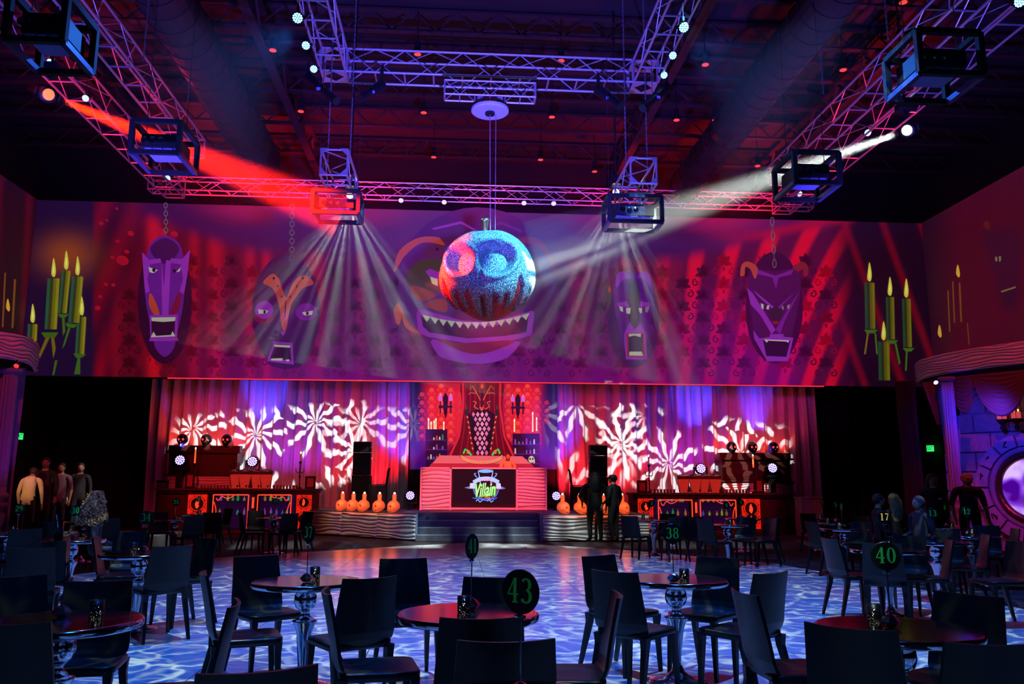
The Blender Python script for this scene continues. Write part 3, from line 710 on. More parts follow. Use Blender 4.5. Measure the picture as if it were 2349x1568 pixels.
for sc3, X3, cs3, fl3 in ((scr2, XR - .03, [(2199, 2203, 648, 738), (2184, 2187, 645, 740), (2173, 2176, 666, 760), (2218, 2220, 740, 790)], [(2197, 622), (2155, 760)]), (scl, XL + .03, [(10, 14, 625, 750), (32, 37, 640, 752)], [(18, 700)])):
    for x0, x1, yt, yb in cs3:
        gc = MB(); k = 4 if X3 > 0 else -6; spoly(gc, [(x0, yt), (x1, yt), (x1 + k, yb), (x0 + k, yb)], X3, rgb(110, 64, 18)); gc.build('pictured_candle', M['mural'], sc3)
    for x, y in fl3:
        gc = MB(); spoly(gc, smoothpts([(x, y - 16), (x + 5, y + 6), (x + 2, y + 14), (x - 4, y + 4)], 3), X3, rgb(212, 160, 50)); gc.build('pictured_flame', M['mural'], sc3)

# ================================================================== DRAPES
def drape(name, x0, x1, z0, z1, Y, label, cat='curtain', material=None, amp=.11, per=.42, seed=0, nx=None):
    rnd = random.Random(seed); ph = [rnd.uniform(0, 6) for _ in range(4)]
    n = nx or int((x1 - x0) / .028); nz = 14; vs = []
    for j in range(nz + 1):
        for i in range(n + 1):
            t = i / n; x = x0 + (x1 - x0) * t; k = j / nz
            y = amp * sin(2 * pi * x / per + ph[0] + 1.2 * sin(x * 1.7 + ph[1])) + .45 * amp * sin(2 * pi * x / (per * .43) + ph[2]) * (1 - .4 * k)
            vs.append((x + .02 * sin(k * 5 + x * 3), Y + y * (1 - .2 * k), z0 + (z1 - z0) * k))
    mb = MB(); mb.add(vs, [(j * (n + 1) + i, j * (n + 1) + i + 1, (j + 1) * (n + 1) + i + 1, (j + 1) * (n + 1) + i) for j in range(nz) for i in range(n)])
    return tag(mb.build(name, material or M['drape'], smooth=True), label, cat)
drape('stage_curtain', at(350, 900, y=28.5).x, at(942, 900, y=28.5).x, .02, 5.4, 28.5, 'tall pleated stage curtain left of the painted throne backdrop', seed=3)
drape('stage_curtain', at(1277, 900, y=28.5).x, at(1868, 900, y=28.5).x, .02, 5.4, 28.5, 'tall pleated stage curtain right of the painted throne backdrop', seed=8)
drape('black_masking_drape', XL + .3, -10.3, .02, 5.4, 29.4, 'black masking drape in the dark gap left of the stage', 'curtain', M['wall'], seed=5, nx=150)
drape('black_masking_drape', 12.8, XR - .3, .02, 5.4, 29.4, 'black masking drape in the dark gap right of the stage', 'curtain', M['wall'], seed=6, nx=150)

# ================================================================== STAGE
ZST = .70
stg = thing('stage', 'low black stage with wave-panelled front and central steps', 'stage', (0, 0, 0)); stg['kind'] = 'structure'
sl0, sl1 = at(725, 1218, z=0), at(955, 1240, z=0); sr0 = at(1240, 1241, z=0); sr1x = 5.2
sl0 = Vector((sl0.x, 25.6, 0))
fl = Vector((-4.3, 27.4)); 
pts = [(sl0.x, sl0.y), (sl1.x, sl1.y), (sl1.x, 23.05), (sr0.x, 23.05), (sr0.x, sr0.y), (sr1x, 22.25), (sr1x, 28.9), (sl0.x, 28.9)]
n = len(pts)
mb = MB(); P3 = [Vector((x, y, ZST)) for x, y in pts]
mb.add(P3, [tuple(t) for t in tessellate_polygon([P3])])
mb.add([(x, y, 0) for x, y in pts] + [(x, y, ZST) for x, y in pts], [(k, (k + 1) % n, n + (k + 1) % n, n + k) for k in range(n)])
mb.build('deck', M['stagem'], stg)
for k in range(4):
    z = ZST * (k + 1) / 4 - .004 if k < 3 else ZST
    y0_ = 22.22 + k * .28
    if k < 3:
        MB().box(((sl1.x + sr0.x) / 2, (y0_ + 23.05) / 2, z / 2), (sr0.x - sl1.x - .02, 23.05 - y0_, z)).build('step', M['step'], stg)
    MB().box(((sl1.x + sr0.x) / 2, y0_ + .012, z - .012), (sr0.x - sl1.x - .03, .03, .026)).build('step_nosing', M['nosing'], stg)
def wave_panel(name, p0, p1, z0, z1, parent, amp=.035, seed=0, rows=9, label=None, nx=90, nz=110, material=None, fpos=None):
    """carved panel with running wavy ridges, built as relief between two plan points"""
    p0, p1 = Vector((p0[0], p0[1], 0)), Vector((p1[0], p1[1], 0)); d = p1 - p0; L = d.length; d.normalize(); nrm = Vector((d.y, -d.x, 0))
    vs = []
    for j in range(nz + 1):
        for i in range(nx + 1):
            u, v = i / nx, j / nz; x = u * L; z = z0 + (z1 - z0) * v
            ph = 2 * pi * rows * v + 1.5 * sin(3.1 * x + seed + 3.2 * v) + .8 * sin(5.7 * x + 2 * seed - 6 * v) + 1.1 * sin(1.7 * x + 9 * v + seed)
            h = amp * 1.5 * (abs(sin(ph / 2)) ** .7)
            edge = min(1, min(u, 1 - u) * 60, min(v, 1 - v) * 60)
            if fpos: q, nn = fpos(u)
            else: q, nn = p0 + d * x, nrm
            vs.append(Vector((q.x, q.y, 0)) + nn * (h * edge + .004) + Vector((0, 0, z)))
    mb = MB(); mb.add(vs, [(j * (nx + 1) + i, j * (nx + 1) + i + 1, (j + 1) * (nx + 1) + i + 1, (j + 1) * (nx + 1) + i) for j in range(nz) for i in range(nx)])
    o = mb.build(name, material or M['wave'], parent, smooth=True)
    if label: o['label'] = label
    return o
for k in range(3):
    a = (sl0.x + (sl1.x - sl0.x) * k / 3, sl0.y + (sl1.y - sl0.y) * k / 3); b = (sl0.x + (sl1.x - sl0.x) * (k + 1) / 3 - .01, sl0.y + (sl1.y - sl0.y) * (k + 1) / 3)
    wave_panel('wave_panel', a, b, .02, ZST - .03, stg, seed=k * 2.1, rows=7)
for k in range(2):
    w = (sr1x - sr0.x) / 2
    wave_panel('wave_panel', (sr0.x + w * k + .06, sr0.y), (sr0.x + w * (k + 1) - .01, sr0.y), .02, ZST - .03, stg, seed=4 + k * 2.1, rows=7)
for x, y in ((sl1.x, sl1.y - .02), (sr0.x + .02, sr0.y - .02)):
    MB().box((x, y + .02, ZST / 2), (.05, .05, ZST)).build('corner_post', M['nosing'], stg)

# painted throne backdrop (a lit print behind the booth)
YD = 28.3
bd = thing('painted_backdrop', 'lit backdrop print of a throne, red wallpaper and shelves behind the booth', 'backdrop')
def fbd(u, v):
    x = 940 + 338 * u; y = 1076 - 206 * v; P = at(x, y, y=YD)
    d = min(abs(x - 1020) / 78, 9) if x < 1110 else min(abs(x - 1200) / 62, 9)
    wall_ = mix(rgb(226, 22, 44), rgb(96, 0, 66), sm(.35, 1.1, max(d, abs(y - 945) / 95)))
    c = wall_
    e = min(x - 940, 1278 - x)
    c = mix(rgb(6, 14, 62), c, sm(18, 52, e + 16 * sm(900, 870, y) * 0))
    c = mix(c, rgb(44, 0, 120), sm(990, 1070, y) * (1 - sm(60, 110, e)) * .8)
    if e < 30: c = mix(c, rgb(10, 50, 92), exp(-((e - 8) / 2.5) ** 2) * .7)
    return P, c
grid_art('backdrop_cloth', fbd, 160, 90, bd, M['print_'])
wp = MB()
def bcol(x, y): return rgb(236, 70, 54)
for j in range(9):
    for i in range(5):
        for ox, cx in ((968, 1012), (1166, 1200)):
            x = ox + i * 22; y = 886 + j * 19 + (9 if i % 2 else 0)
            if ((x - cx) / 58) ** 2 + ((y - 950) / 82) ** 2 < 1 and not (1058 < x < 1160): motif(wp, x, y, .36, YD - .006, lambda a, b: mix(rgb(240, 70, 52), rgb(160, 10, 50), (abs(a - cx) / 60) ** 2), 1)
wp.build('wallpaper_pattern', M['print_'], bd)
th = MB(); Yt = YD - .02
# red drape behind the throne
th.poly(smoothpts([(1062, 872), (1150, 872), (1152, 930), (1162, 1000), (1180, 1046), (1034, 1046), (1052, 1000), (1060, 930)], 4), Yt, rgb(104, 0, 22))
for k in range(8):
    x = 1068 + k * 11; s = (x - 1106) * .35
    pstroke(th, [(x, 872), (x, 930), (x + s * .3, 990), (x + s, 1044)], 2.2, Yt - .002, rgb(168, 10, 34))
for sg, x0 in ((-1, 1062), (1, 1148)):
    pstroke(th, [(x0, 872), (x0 - sg * 1, 930), (x0 + sg * 9, 1000), (x0 + sg * 30, 1046)], 5, Yt - .003, rgb(214, 28, 48))
th.build('pictured_drape', M['print_'], bd)
th = MB(); Yt -= .008
th.poly([(1074, 950), (1090, 940), (1106, 938), (1122, 941), (1136, 950), (1130, 990), (1122, 1042), (1090, 1042), (1080, 990)], Yt, rgb(34, 0, 24))
for j in range(9):
    for i in range(5):
        x = 1086 + i * 10 + (5 if j % 2 else 0); y = 950 + j * 11.0
        w = 21 - j * 1.2
        if abs(x - 1105) < w: th.poly([(x, y - 6.4), (x + 4.2, y), (x, y + 6.4), (x - 4.2, y)], Yt - .002, mix(rgb(255, 150, 190), rgb(200, 40, 110), abs(x - 1105) / 30 + j * .04))
for sg in (-1, 1):
    cx = 1105
    for k in range(15): th.poly(ell(cx + sg * (34 - k * 1.0), 950 + k * 6, 1.8, 3, sg * .5, 7), Yt - .003, rgb(236, 120, 60) if k % 2 else rgb(120, 20, 20))
    pstroke(th, [(cx + sg * 8, 938), (cx + sg * 18, 932), (cx + sg * 12, 922), (cx + sg * 20, 920)], 1.8, Yt - .003, rgb(230, 110, 70))
    pstroke(th, [(cx + sg * 3, 918), (cx + sg * 14, 896), (cx + sg * 22, 884), (cx + sg * 27, 892)], 2.2, Yt - .003, rgb(196, 90, 50))
    pstroke(th, [(cx + sg * 12, 902), (cx + sg * 26, 900), (cx + sg * 30, 904)], 1.8, Yt - .003, rgb(196, 90, 50))
    pstroke(th, [(cx + sg * 24, 1044), (cx + sg * 30, 1034), (cx + sg * 38, 1030), (cx + sg * 42, 1040)], 4, Yt - .004, rgb(40, 214, 84))
    th.poly(ell(cx + sg * 31, 1036, 3.6, 5, n=8), Yt - .005, rgb(226, 110, 70))
    th.poly(ell(cx + sg * 35, 946, 4, 7, n=8), Yt - .005, rgb(30, 30, 18)); th.poly([(cx + sg * 35 - 3, 938), (cx + sg * 35, 928), (cx + sg * 35 + 3, 938)], Yt - .005, rgb(24, 70, 30))
th.poly([(1102, 886), (1106, 877), (1110, 886), (1106, 892)], Yt - .004, rgb(236, 70, 50)); th.poly(ell(1105, 934, 5, 8, n=10), Yt - .004, rgb(214, 70, 60)); th.poly(ell(1105, 930, 3, 4, n=8), Yt - .005, rgb(50, 0, 20))
pstroke(th, [(1105, 892), (1105, 926)], 5, Yt - .003, rgb(70, 10, 24))
th.build('pictured_throne', M['print_'], bd)
sc_ = MB(); Ys = YD - .02
for cx, cy_ in ((1022, 906), (1188, 908)):
    sc_.poly([(cx - 6, cy_ + 4), (cx, cy_ - 6), (cx + 6, cy_ + 4), (cx + 4, cy_ + 40), (cx, cy_ + 54), (cx - 4, cy_ + 40)], Ys, rgb(26, 2, 34))
    sc_.poly([(cx - 16, cy_ + 24), (cx + 16, cy_ + 24), (cx + 16, cy_ + 29), (cx - 16, cy_ + 29)], Ys - .002, rgb(40, 12, 60))
    for sg in (-1, 1):
        sc_.poly([(cx + sg * 12 - 4.5, cy_ + (2 if sg < 0 else 0)), (cx + sg * 12 + 4.5, cy_), (cx + sg * 12 + 4, cy_ + 13), (cx + sg * 12 - 4, cy_ + 13)], Ys - .003, rgb(216, 92, 210))
        sc_.poly([(cx + sg * 12 - 1.2, cy_), (cx + sg * 12, cy_ - 5), (cx + sg * 12 + 1.2, cy_)], Ys - .003, rgb(250, 210, 190))
        pstroke(sc_, [(cx + sg * 12, cy_ + 14), (cx + sg * 12, cy_ + 42)], 3, Ys - .002, rgb(34, 6, 44))
sc_.build('pictured_sconces', M['print_'], bd)
sh = MB()
for x0, x1, y0_ in ((976, 1026, 984), (1176, 1238, 994)):
    sh.poly([(x0, y0_), (x1, y0_), (x1, 1070), (x0, 1070)], Ys, rgb(30, 4, 46))
    for k in range(3): sh.poly([(x0 + 2, y0_ + 24 + k * 22), (x1 - 2, y0_ + 24 + k * 22), (x1 - 2, y0_ + 26 + k * 22), (x0 + 2, y0_ + 26 + k * 22)], Ys - .002, rgb(84, 26, 130))
    rnd = random.Random(x0)
    for k in range(3):
        for i in range(6):
            x = x0 + 6 + i * (x1 - x0 - 10) / 6; hgt = rnd.uniform(5, 13); c = rnd.choice([rgb(30, 130, 60), rgb(150, 60, 160), rgb(190, 70, 50), rgb(90, 80, 170), rgb(200, 180, 150), rgb(60, 20, 40)])
            sh.poly([(x - 2, y0_ + 24 + k * 22), (x + 2, y0_ + 24 + k * 22), (x + 1.4, y0_ + 24 + k * 22 - hgt), (x - 1.4, y0_ + 24 + k * 22 - hgt)], Ys - .003, c)
for x, y, hgt in [(983, 984, 20), (989, 984, 12), (996, 984, 15), (1000, 984, 20), (1018, 986, 14), (1180, 990, 24), (1222, 990, 40), (1231, 988, 26)]:
    sh.poly([(x - 1.6, y), (x + 1.6, y), (x + 1.2, y - hgt), (x - 1.2, y - hgt)], Ys - .003, rgb(250, 226, 170)); sh.poly(ell(x, y - hgt - 2, 1.8, 4, n=7), Ys - .004, rgb(255, 250, 210))
sh.poly(ell(1219, 1053, 7, 8, n=12), Ys - .004, rgb(200, 186, 160)); sh.poly(ell(1216, 1052, 2, 2.6, n=7), Ys - .005, rgb(20, 0, 20)); sh.poly(ell(1222, 1052, 2, 2.6, n=7), Ys - .005, rgb(20, 0, 20))
sh.build('pictured_shelves', M['print_'], bd)
tb = MB(); Yc = YD - .04
tb.poly([(1008, 1044), (1198, 1046), (1226, 1071), (984, 1071)], Yc, rgb(240, 92, 104))
tb.poly([(990, 1062), (1218, 1063), (1226, 1071), (984, 1071)], Yc - .001, rgb(200, 30, 50))
for k in range(26):
    a = pi * (.06 + .88 * k / 25); cx, cy_ = 1105 + 47 * cos(a), 1044 + 16 * sin(a)
    tb.poly([(cx - 1.5, cy_ - 3.4), (cx + 1.5, cy_ - 3.4), (cx + 1.5, cy_ + 3.4), (cx - 1.5, cy_ + 3.4)], Yc - .003, rgb(252, 172, 110)); tb.poly([(cx - .5, cy_ - 2.2), (cx + .5, cy_ - 2.2), (cx + .5, cy_ + 2.2), (cx - .5, cy_ + 2.2)], Yc - .004, rgb(190, 30, 30))
e = ell(1105, 1044, 50, 21, n=24, a0=.05, a1=pi - .05); pstroke(tb, e, 1.4, Yc - .002, rgb(190, 16, 26))
tb.build('pictured_card_table', M['print_'], bd)
MB().box((.95, YD + .06, (ZST + 2.1) / 2 + .0), (5.0, .06, 2.1 - ZST)).build('base_board', M['black'], bd)

# DJ booth
YJ = 25.5
bth = thing('dj_booth', 'white wave-panelled booth with a screen in the middle of the stage', 'booth')
x0, x1, xa, xb = at(967, 1120, y=YJ).x, at(1251, 1120, y=YJ).x, at(1035, 1120, y=YJ).x, at(1184, 1120, y=YJ).x
zt, zb = at(1105, 1072, y=YJ).z, ZST
MB().box(((x0 + x1) / 2, YJ + .42, (zb + zt) / 2 + .04), (x1 - x0 - .06, .7, zt - zb - .1)).build('body', M['panel'], bth)
MB().box(((x0 + x1) / 2, YJ + .38, zt - .02), (x1 - x0 + .04, .86, .05)).build('top', M['wave'], bth)
wave_panel('wave_panel', (x0, YJ), (xa - .03, YJ), zb + .08, zt - .05, bth, seed=.7, rows=11)
wave_panel('wave_panel', (xb + .03, YJ), (x1, YJ), zb + .08, zt - .05, bth, seed=3.3, rows=11)
for xx in (x0 - .02, xa - .02, xb + .02, x1 + .02): MB().box((xx, YJ + .0, (zb + zt) / 2), (.05, .1, zt - zb)).build('frame_post', M['wave'], bth)
MB().box(((x0 + x1) / 2, YJ + .0, zb + .05), (x1 - x0, .09, .06)).build('bottom_rail', M['wave'], bth)
tv = thing('screen_display', 'black flat screen showing a nightclub emblem on the booth front', 'television')
MB().box(((xa + xb) / 2, YJ - .0, (zb + zt) / 2), (xb - xa - .06, .08, zt - zb - .14)).build('bezel', M['dark'], tv)
lg = MB(); Yl = YJ - .045
lg.poly([(1040, 1077), (1180, 1078), (1180, 1155), (1040, 1155)], Yl, rgb(12, 4, 14))
def ring(cx, cy_, rx, ry, w, col, dy, a0=0, a1=2 * pi):
    e = ell(cx, cy_, rx, ry, n=30, a0=a0, a1=a1)
    if a1 - a0 > 6.2: e = e + [e[0]]
    pstroke(lg, e, w, Yl - dy, col)
BL2, LV, RDc = rgb(70, 120, 255), rgb(206, 190, 255), rgb(228, 60, 84)
lg.poly(ell(1115, 1118, 27, 27, n=26), Yl - .001, rgb(40, 16, 34)); ring(1115, 1118, 29, 29, 2.2, BL2, .002); ring(1115, 1118, 26, 26, 1.2, RDc, .002)
lg.poly([(1092, 1104), (1100, 1092), (1104, 1106)], Yl - .003, RDc); lg.poly([(1127, 1092), (1138, 1104), (1126, 1106)], Yl - .003, RDc)
lg.poly([(1097, 1080), (1131, 1081), (1127, 1096), (1126, 1110), (1102, 1110), (1100, 1094)], Yl - .004, rgb(16, 8, 20)); lg.poly(ell(1114, 1080, 18, 4, n=16), Yl - .005, rgb(120, 170, 255))
pstroke(lg, [(1097, 1082), (1101, 1096), (1102, 1108)], 1.6, Yl - .005, LV); pstroke(lg, [(1131, 1082), (1127, 1096), (1126, 1108)], 1.6, Yl - .005, LV)
for sg, cx in ((-1, 1094), (1, 1134)): pstroke(lg, [(cx, 1094), (cx + sg * 4, 1090), (cx + sg * 6, 1086), (cx + sg * 2, 1085)], 2.2, Yl - .004, rgb(110, 160, 255))
# ribbon
rb = [(1086, 1106), (1100, 1099), (1115, 1097), (1130, 1099), (1144, 1106)]
pstroke(lg, smoothpts(rb, 5, False), 9, Yl - .006, rgb(170, 190, 255))
lg.poly([(1078, 1108), (1092, 1106), (1092, 1120), (1078, 1120)], Yl - .0055, LV); lg.poly([(1138, 1106), (1148, 1108), (1150, 1121), (1138, 1120)], Yl - .0055, LV)
for sg, tip in ((-1, 1065), (1, 1160)):
    b0 = 1078 if sg < 0 else 1148
    lg.poly([(tip, 1118), (b0 - sg * 0, 1114.5), (b0 + 0, 1121)] if sg < 0 else [(tip, 1119.5), (b0 + 2, 1115), (b0 + 2, 1122)], Yl - .003, rgb(120, 116, 170))
for sg in (-1, 1):
    c0 = 1112 + sg * 13
    pstroke(lg, [(c0 - 8 * sg * 0 - 7, 1149), (c0 - 3, 1145), (c0 + 2, 1151), (c0 + 7, 1147)], 2.2, Yl - .004, rgb(120, 180, 255))
pstroke(lg, [(1084, 1141), (1095, 1144), (1136, 1144), (1140, 1140)], 1.6, Yl - .003, BL2)
lg.poly([(1112, 1139), (1125, 1140), (1124, 1143), (1112, 1142)], Yl - .004, rgb(240, 80, 40))
lg.build('emblem', M['lcd'], tv)
def text_obj(name, s, material, parent, mtx, depth=.004):
    cu = bpy.data.curves.new('t', 'FONT'); cu.body = s; cu.align_x = 'CENTER'; cu.align_y = 'CENTER'; cu.extrude = 0.0; cu.offset = .02
    tmp = bpy.data.objects.new('t', cu); COL.objects.link(tmp)
    dg = bpy.context.evaluated_depsgraph_get(); me = bpy.data.meshes.new_from_object(tmp.evaluated_get(dg))
    bpy.data.objects.remove(tmp); me.name = name; me.transform(mtx)
    me.materials.clear(); me.materials.append(material)
    o = bpy.data.objects.new(name, me); COL.objects.link(o)
    if parent: o.parent = parent
    return o
FRONT = Matrix(((1, 0, 0, 0), (0, 0, -1, 0), (0, 1, 0, 0), (0, 0, 0, 1)))   # text plane XY -> facing -Y
k_ = YJ / F
shear = Matrix(((1, .12, 0, 0), (-.10 * -1, 1, 0, 0), (0, 0, 1, 0), (0, 0, 0, 1)))
c_ = at(1113, 1124, y=YJ - .058)
for dz, dy, mm_, sc2 in ((-.008, 0, mat('lettering_green', (.01, .05, .01), .5, emit=(.04, .75, .05), es=1.1, var=0), 1.08), (0, -.004, mat('lettering_pale', (.02, .03, .02), .5, emit=(.5, 1, .36), es=1.1, var=0), 1.0)):
    text_obj('lettering', 'Villain', mm_, tv, Matrix.Translation(c_ + Vector((0, dy, dz))) @ FRONT @ shear @ Matrix.Diagonal((.26 * sc2, .55 * sc2, 1, 1)))
text_obj('lettering', 'CLUB', mat('lettering_violet', (.5, .3, .8), .5, emit=(.42, .2, .8), es=.9, var=0), tv, Matrix.Translation(at(1115, 1099.5, y=YJ - .058)) @ FRONT @ Matrix.Diagonal((.13, .13, 1, 1)))

# ================================================================== hanging sculpture
ska = thing('hanging_sculpture', 'huge rhinestone skull-faced ball sculpture hanging over the dance floor', 'sculpture', SK, radians(180 - 3 - 12))
R = .93
EY = [(-27, 24), (27, 24)]
def sk_r(az, el, shell=True):
    r = R * (1 - .05 * max(0, -sin(radians(el))) ** 2 * 1 - .03 * max(0, sin(radians(el))) ** 6 - .16 * exp(-((90 - el) / 9) ** 2))
    for ea, ee in EY:
        dx, dy = (az - ea) * cos(radians(el)), el - ee
        t = radians(26 if ea > 0 else -26); a = dx * cos(t) + dy * sin(t); b = -dx * sin(t) + dy * cos(t)
        q = sqrt((a / 25) ** 2 + (b / 18) ** 2)
        if q < 1: r -= .27 * R * sm(1.0, .86, q) * (1 - .18 * (1 - q))
        else: r += .045 * R * exp(-((q - 1.12) / .16) ** 2)
    for na in (-4.5, 4.5):
        q = sqrt(((az - na) / 3.6) ** 2 + ((el - 2 + abs(az - na) * .4) / 9) ** 2)
        if q < 1.2: r -= .10 * R * sm(1.15, .7, q)
    r += .03 * R * exp(-((az / 16) ** 2 + ((el - 8) / 14) ** 2))
    return r
DR = [(-108, 16, 9), (-86, 24, 8), (-66, 33, 5.5), (-43, 24, 4.2), (-28, 14, 3.6), (-12, 44, 5), (5, 36, 6.2), (23, 22, 4.6), (40, 30, 4.2), (68, 14, 6), (92, 26, 9), (120, 14, 9), (150, 22, 9), (-140, 24, 9), (178, 15, 9)]
def edge_el(az):
    e = -15 + 3 * sin(radians(az * 4))
    for na, w, hgt in ((-53, 6, 17), (54, 10, 20), (-17, 3, 5), (14, 3, 6), (30, 3.4, 4)):
        e += hgt * exp(-((az - na) / w) ** 2)
    for da, l, w in DR:
        d = (az - da + 180) % 360 - 180
        e -= l * max(0, 1 - (abs(d) / w) ** 3) ** .5 if abs(d) < w else 0
    return e
NA, NE = 420, 230
vs = []
for j in range(NE + 1):
    el = -90 + 180 * j / NE
    for i in range(NA):
        az = -180 + 360 * i / NA
        ce = edge_el(az); t = sm(-3.5, 1.5, el - ce)
        r = sk_r(az, el) * (.955 if t <= 0 else .955 + .075 * t ** .5)
        tp = 1 - .13 * sm(-5, -75, el) + .0
        vs.append((r * tp * cos(radians(el)) * sin(radians(az)), r * tp * cos(radians(el)) * cos(radians(az)), r * sin(radians(el)) * 1.03))
def inmask(i, j):
    el = -90 + 180 * j / NE; az = -180 + 360 * i / NA; return el - edge_el(az) > -3.6
core_f, shell_f = [], []
for j in range(NE):
    for i in range(NA):
        f = (j * NA + i, (j + 1) * NA + i, (j + 1) * NA + (i + 1) % NA, j * NA + (i + 1) % NA)
        (shell_f if inmask(i, j) else core_f).append(f)
def sub(vs_, fs_):
    u = sorted({k for f in fs_ for k in f}); mp = {k: i for i, k in enumerate(u)}
    return [vs_[k] for k in u], [tuple(mp[k] for k in f) for f in fs_]
def rhinestone(name, base):
    mt = bpy.data.materials.new(name); mt.use_nodes = True; nt = mt.node_tree; N, L = nt.nodes, nt.links
    b = N['Principled BSDF']; tc = N.new('ShaderNodeTexCoord')
    vo = N.new('ShaderNodeTexVoronoi'); vo.inputs['Scale'].default_value = 46; L.new(tc.outputs['Object'], vo.inputs['Vector'])
    cr = N.new('ShaderNodeMapRange'); cr.inputs[1].default_value = .0; cr.inputs[2].default_value = .55; cr.inputs[3].default_value = 1.25; cr.inputs[4].default_value = .15; L.new(vo.outputs['Distance'], cr.inputs[0])
    mx = N.new('ShaderNodeMix'); mx.data_type = 'RGBA'; mx.blend_type = 'MULTIPLY'; mx.inputs[0].default_value = 1; mx.inputs[6].default_value = (*base, 1); L.new(cr.outputs[0], mx.inputs[7])
    L.new(mx.outputs[2], b.inputs['Base Color'])
    b.inputs['Metallic'].default_value = .2; b.inputs['Roughness'].default_value = .34
    geo = N.new('ShaderNodeNewGeometry'); vm = N.new('ShaderNodeVectorMath'); vm.operation = 'SUBTRACT'; L.new(vo.outputs['Color'], vm.inputs[0]); vm.inputs[1].default_value = (.5, .5, .5)
    v2 = N.new('ShaderNodeVectorMath'); v2.operation = 'MULTIPLY_ADD'; L.new(vm.outputs[0], v2.inputs[0]); v2.inputs[1].default_value = (.5, .5, .5); L.new(geo.outputs['Normal'], v2.inputs[2])
    nn = N.new('ShaderNodeVectorMath'); nn.operation = 'NORMALIZE'; L.new(v2.outputs[0], nn.inputs[0])
    bp = N.new('ShaderNodeBump'); bp.inputs['Strength'].default_value = .8; bp.inputs['Distance'].default_value = .02; bp.invert = True; L.new(vo.outputs['Distance'], bp.inputs['Height']); L.new(nn.outputs[0], bp.inputs['Normal'])
    L.new(bp.outputs[0], b.inputs['Normal'])
    return mt
v_, f_ = sub(vs, shell_f); MB().add(v_, f_).build('dripping_shell', rhinestone('teal_rhinestones', (.42, .66, .68)), ska, True)['label'] = 'pale teal jewelled coating with drips'
v_, f_ = sub(vs, core_f); MB().add(v_, f_).build('red_core', rhinestone('red_rhinestones', (.85, .03, .06)), ska, True)['label'] = 'red jewelled core below the drips'
MB().lathe([(.05, .80), (.055, .9), (.06, 1.0), (.09, 1.1), (.1, 1.14), (.07, 1.17), (.0, 1.175)], (0, 0, 0), 14).build('stem', M['stem'], ska, True)
ska.rotation_euler = (radians(-17), 0, radians(166))
dct = at(1124, 258, y=15.9)
hp = SK + Vector((.05, 0, .88))
tag(MB().tube(dct + Vector((0, 0, -.05)), hp, .008, 6).tube(dct + Vector((.12, 0, -.05)), hp + Vector((.1, 0, 0)), .006, 6).build('suspension_cable', M['cable']), 'two thin steel cables holding up the skull sculpture', 'cable')
# ================================================================== TRUSSES
tube_me = MB().tube((0, 0, 0), (0, 0, 1), 1, 8).build('proto_tube', M['alu']).data
bpy.data.objects.remove(bpy.data.objects['proto_tube'])
def bar(name, p0, p1, r, parent):
    o = bpy.data.objects.new(name, tube_me); COL.objects.link(o); p0, p1 = Vector(p0), Vector(p1); d = p1 - p0
    o.location = p0; o.rotation_mode = 'QUATERNION'; o.rotation_quaternion = d.to_track_quat('Z', 'Y'); o.scale = (r, r, d.length); o.parent = parent
    return o
def truss(p0, p1, label, size=.5, bay=.62, cr=.027, br=.013, name='lighting_truss', group=None, bot=True):
    p0, p1 = Vector(p0), Vector(p1); d = p1 - p0; L = d.length; d.normalize(); s = d.cross(Vector((0, 0, 1))).normalized() * size / 2; u = Vector((0, 0, size))
    t = thing(name, label, 'truss', (0, 0, 0), 0, group)
    cs = [-s, s, s + u, -s + u]
    for c in cs: bar('chord', p0 + c, p1 + c, cr, t)
    n = max(1, round(L / bay)); st = L / n
    for k in range(n):
        a, b = p0 + d * st * k, p0 + d * st * (k + 1)
        for q, (c0, c1) in enumerate(((cs[0], cs[3]), (cs[1], cs[2]))):
            x, y = (c0, c1) if k % 2 == q % 2 else (c1, c0)
            bar('brace', a + x, b + y, br, t)
        if k % 2 == 0: bar('brace', a + cs[3], b + cs[2], br, t)
        else: bar('brace', a + cs[2], b + cs[3], br, t)
        bar('cross_bar', a + cs[0], a + cs[1], br * 1.5, t)
    for a in (p0, p1):
        for i in range(4): bar('end_bar', a + cs[i], a + cs[(i + 1) % 4], cr * .8, t)
    return t
ZT = 9.8
UL, UR = at(768, 176, y=16.25).x, at(1475, 190, y=16.25).x
truss((UL + .25, 16.25, ZT), (UR - .25, 16.25, ZT), 'wide box truss across the hall above the hanging skull sculpture')
truss((UL, 16.0, ZT), (UL, 6, ZT), 'left arm of the horseshoe truss running toward the viewer')
truss((UR, 16.0, ZT), (UR, 6, ZT), 'right arm of the horseshoe truss running toward the viewer')
for X, w in ((UL, 'left'), (UR, 'right')):
    t = thing('truss_corner', 'square corner block at the %s end of the wide horseshoe truss' % w, 'truss', (X, 16.25, ZT))
    h = .27
    for a, b in ((-1, -1), (1, -1), (1, 1), (-1, 1)): MB().tube((a * h, b * h, 0), (a * h, b * h, .5), .03, 8).build('post', M['alu'], t)
    for z in (0, .5):
        mb = MB(); q = [(-h, -h), (h, -h), (h, h), (-h, h)]; r_ = [(0, -h * .72), (h * .72, 0), (0, h * .72), (-h * .72, 0)]
        for i in range(4):   # plate with a diamond window
            A, B = q[i], q[(i + 1) % 4]; Rm, Rp = r_[i], r_[(i - 1) % 4]
            mb.add([(A[0], A[1], z), (B[0], B[1], z), (Rm[0], Rm[1], z)], [(0, 1, 2)]); mb.add([(A[0], A[1], z), (Rm[0], Rm[1], z), (Rp[0], Rp[1], z)], [(0, 1, 2)])
        mb.build('plate', M['alu'], t)
CE, DE = at(467, 363, z=ZT), at(1762, 424, z=ZT)
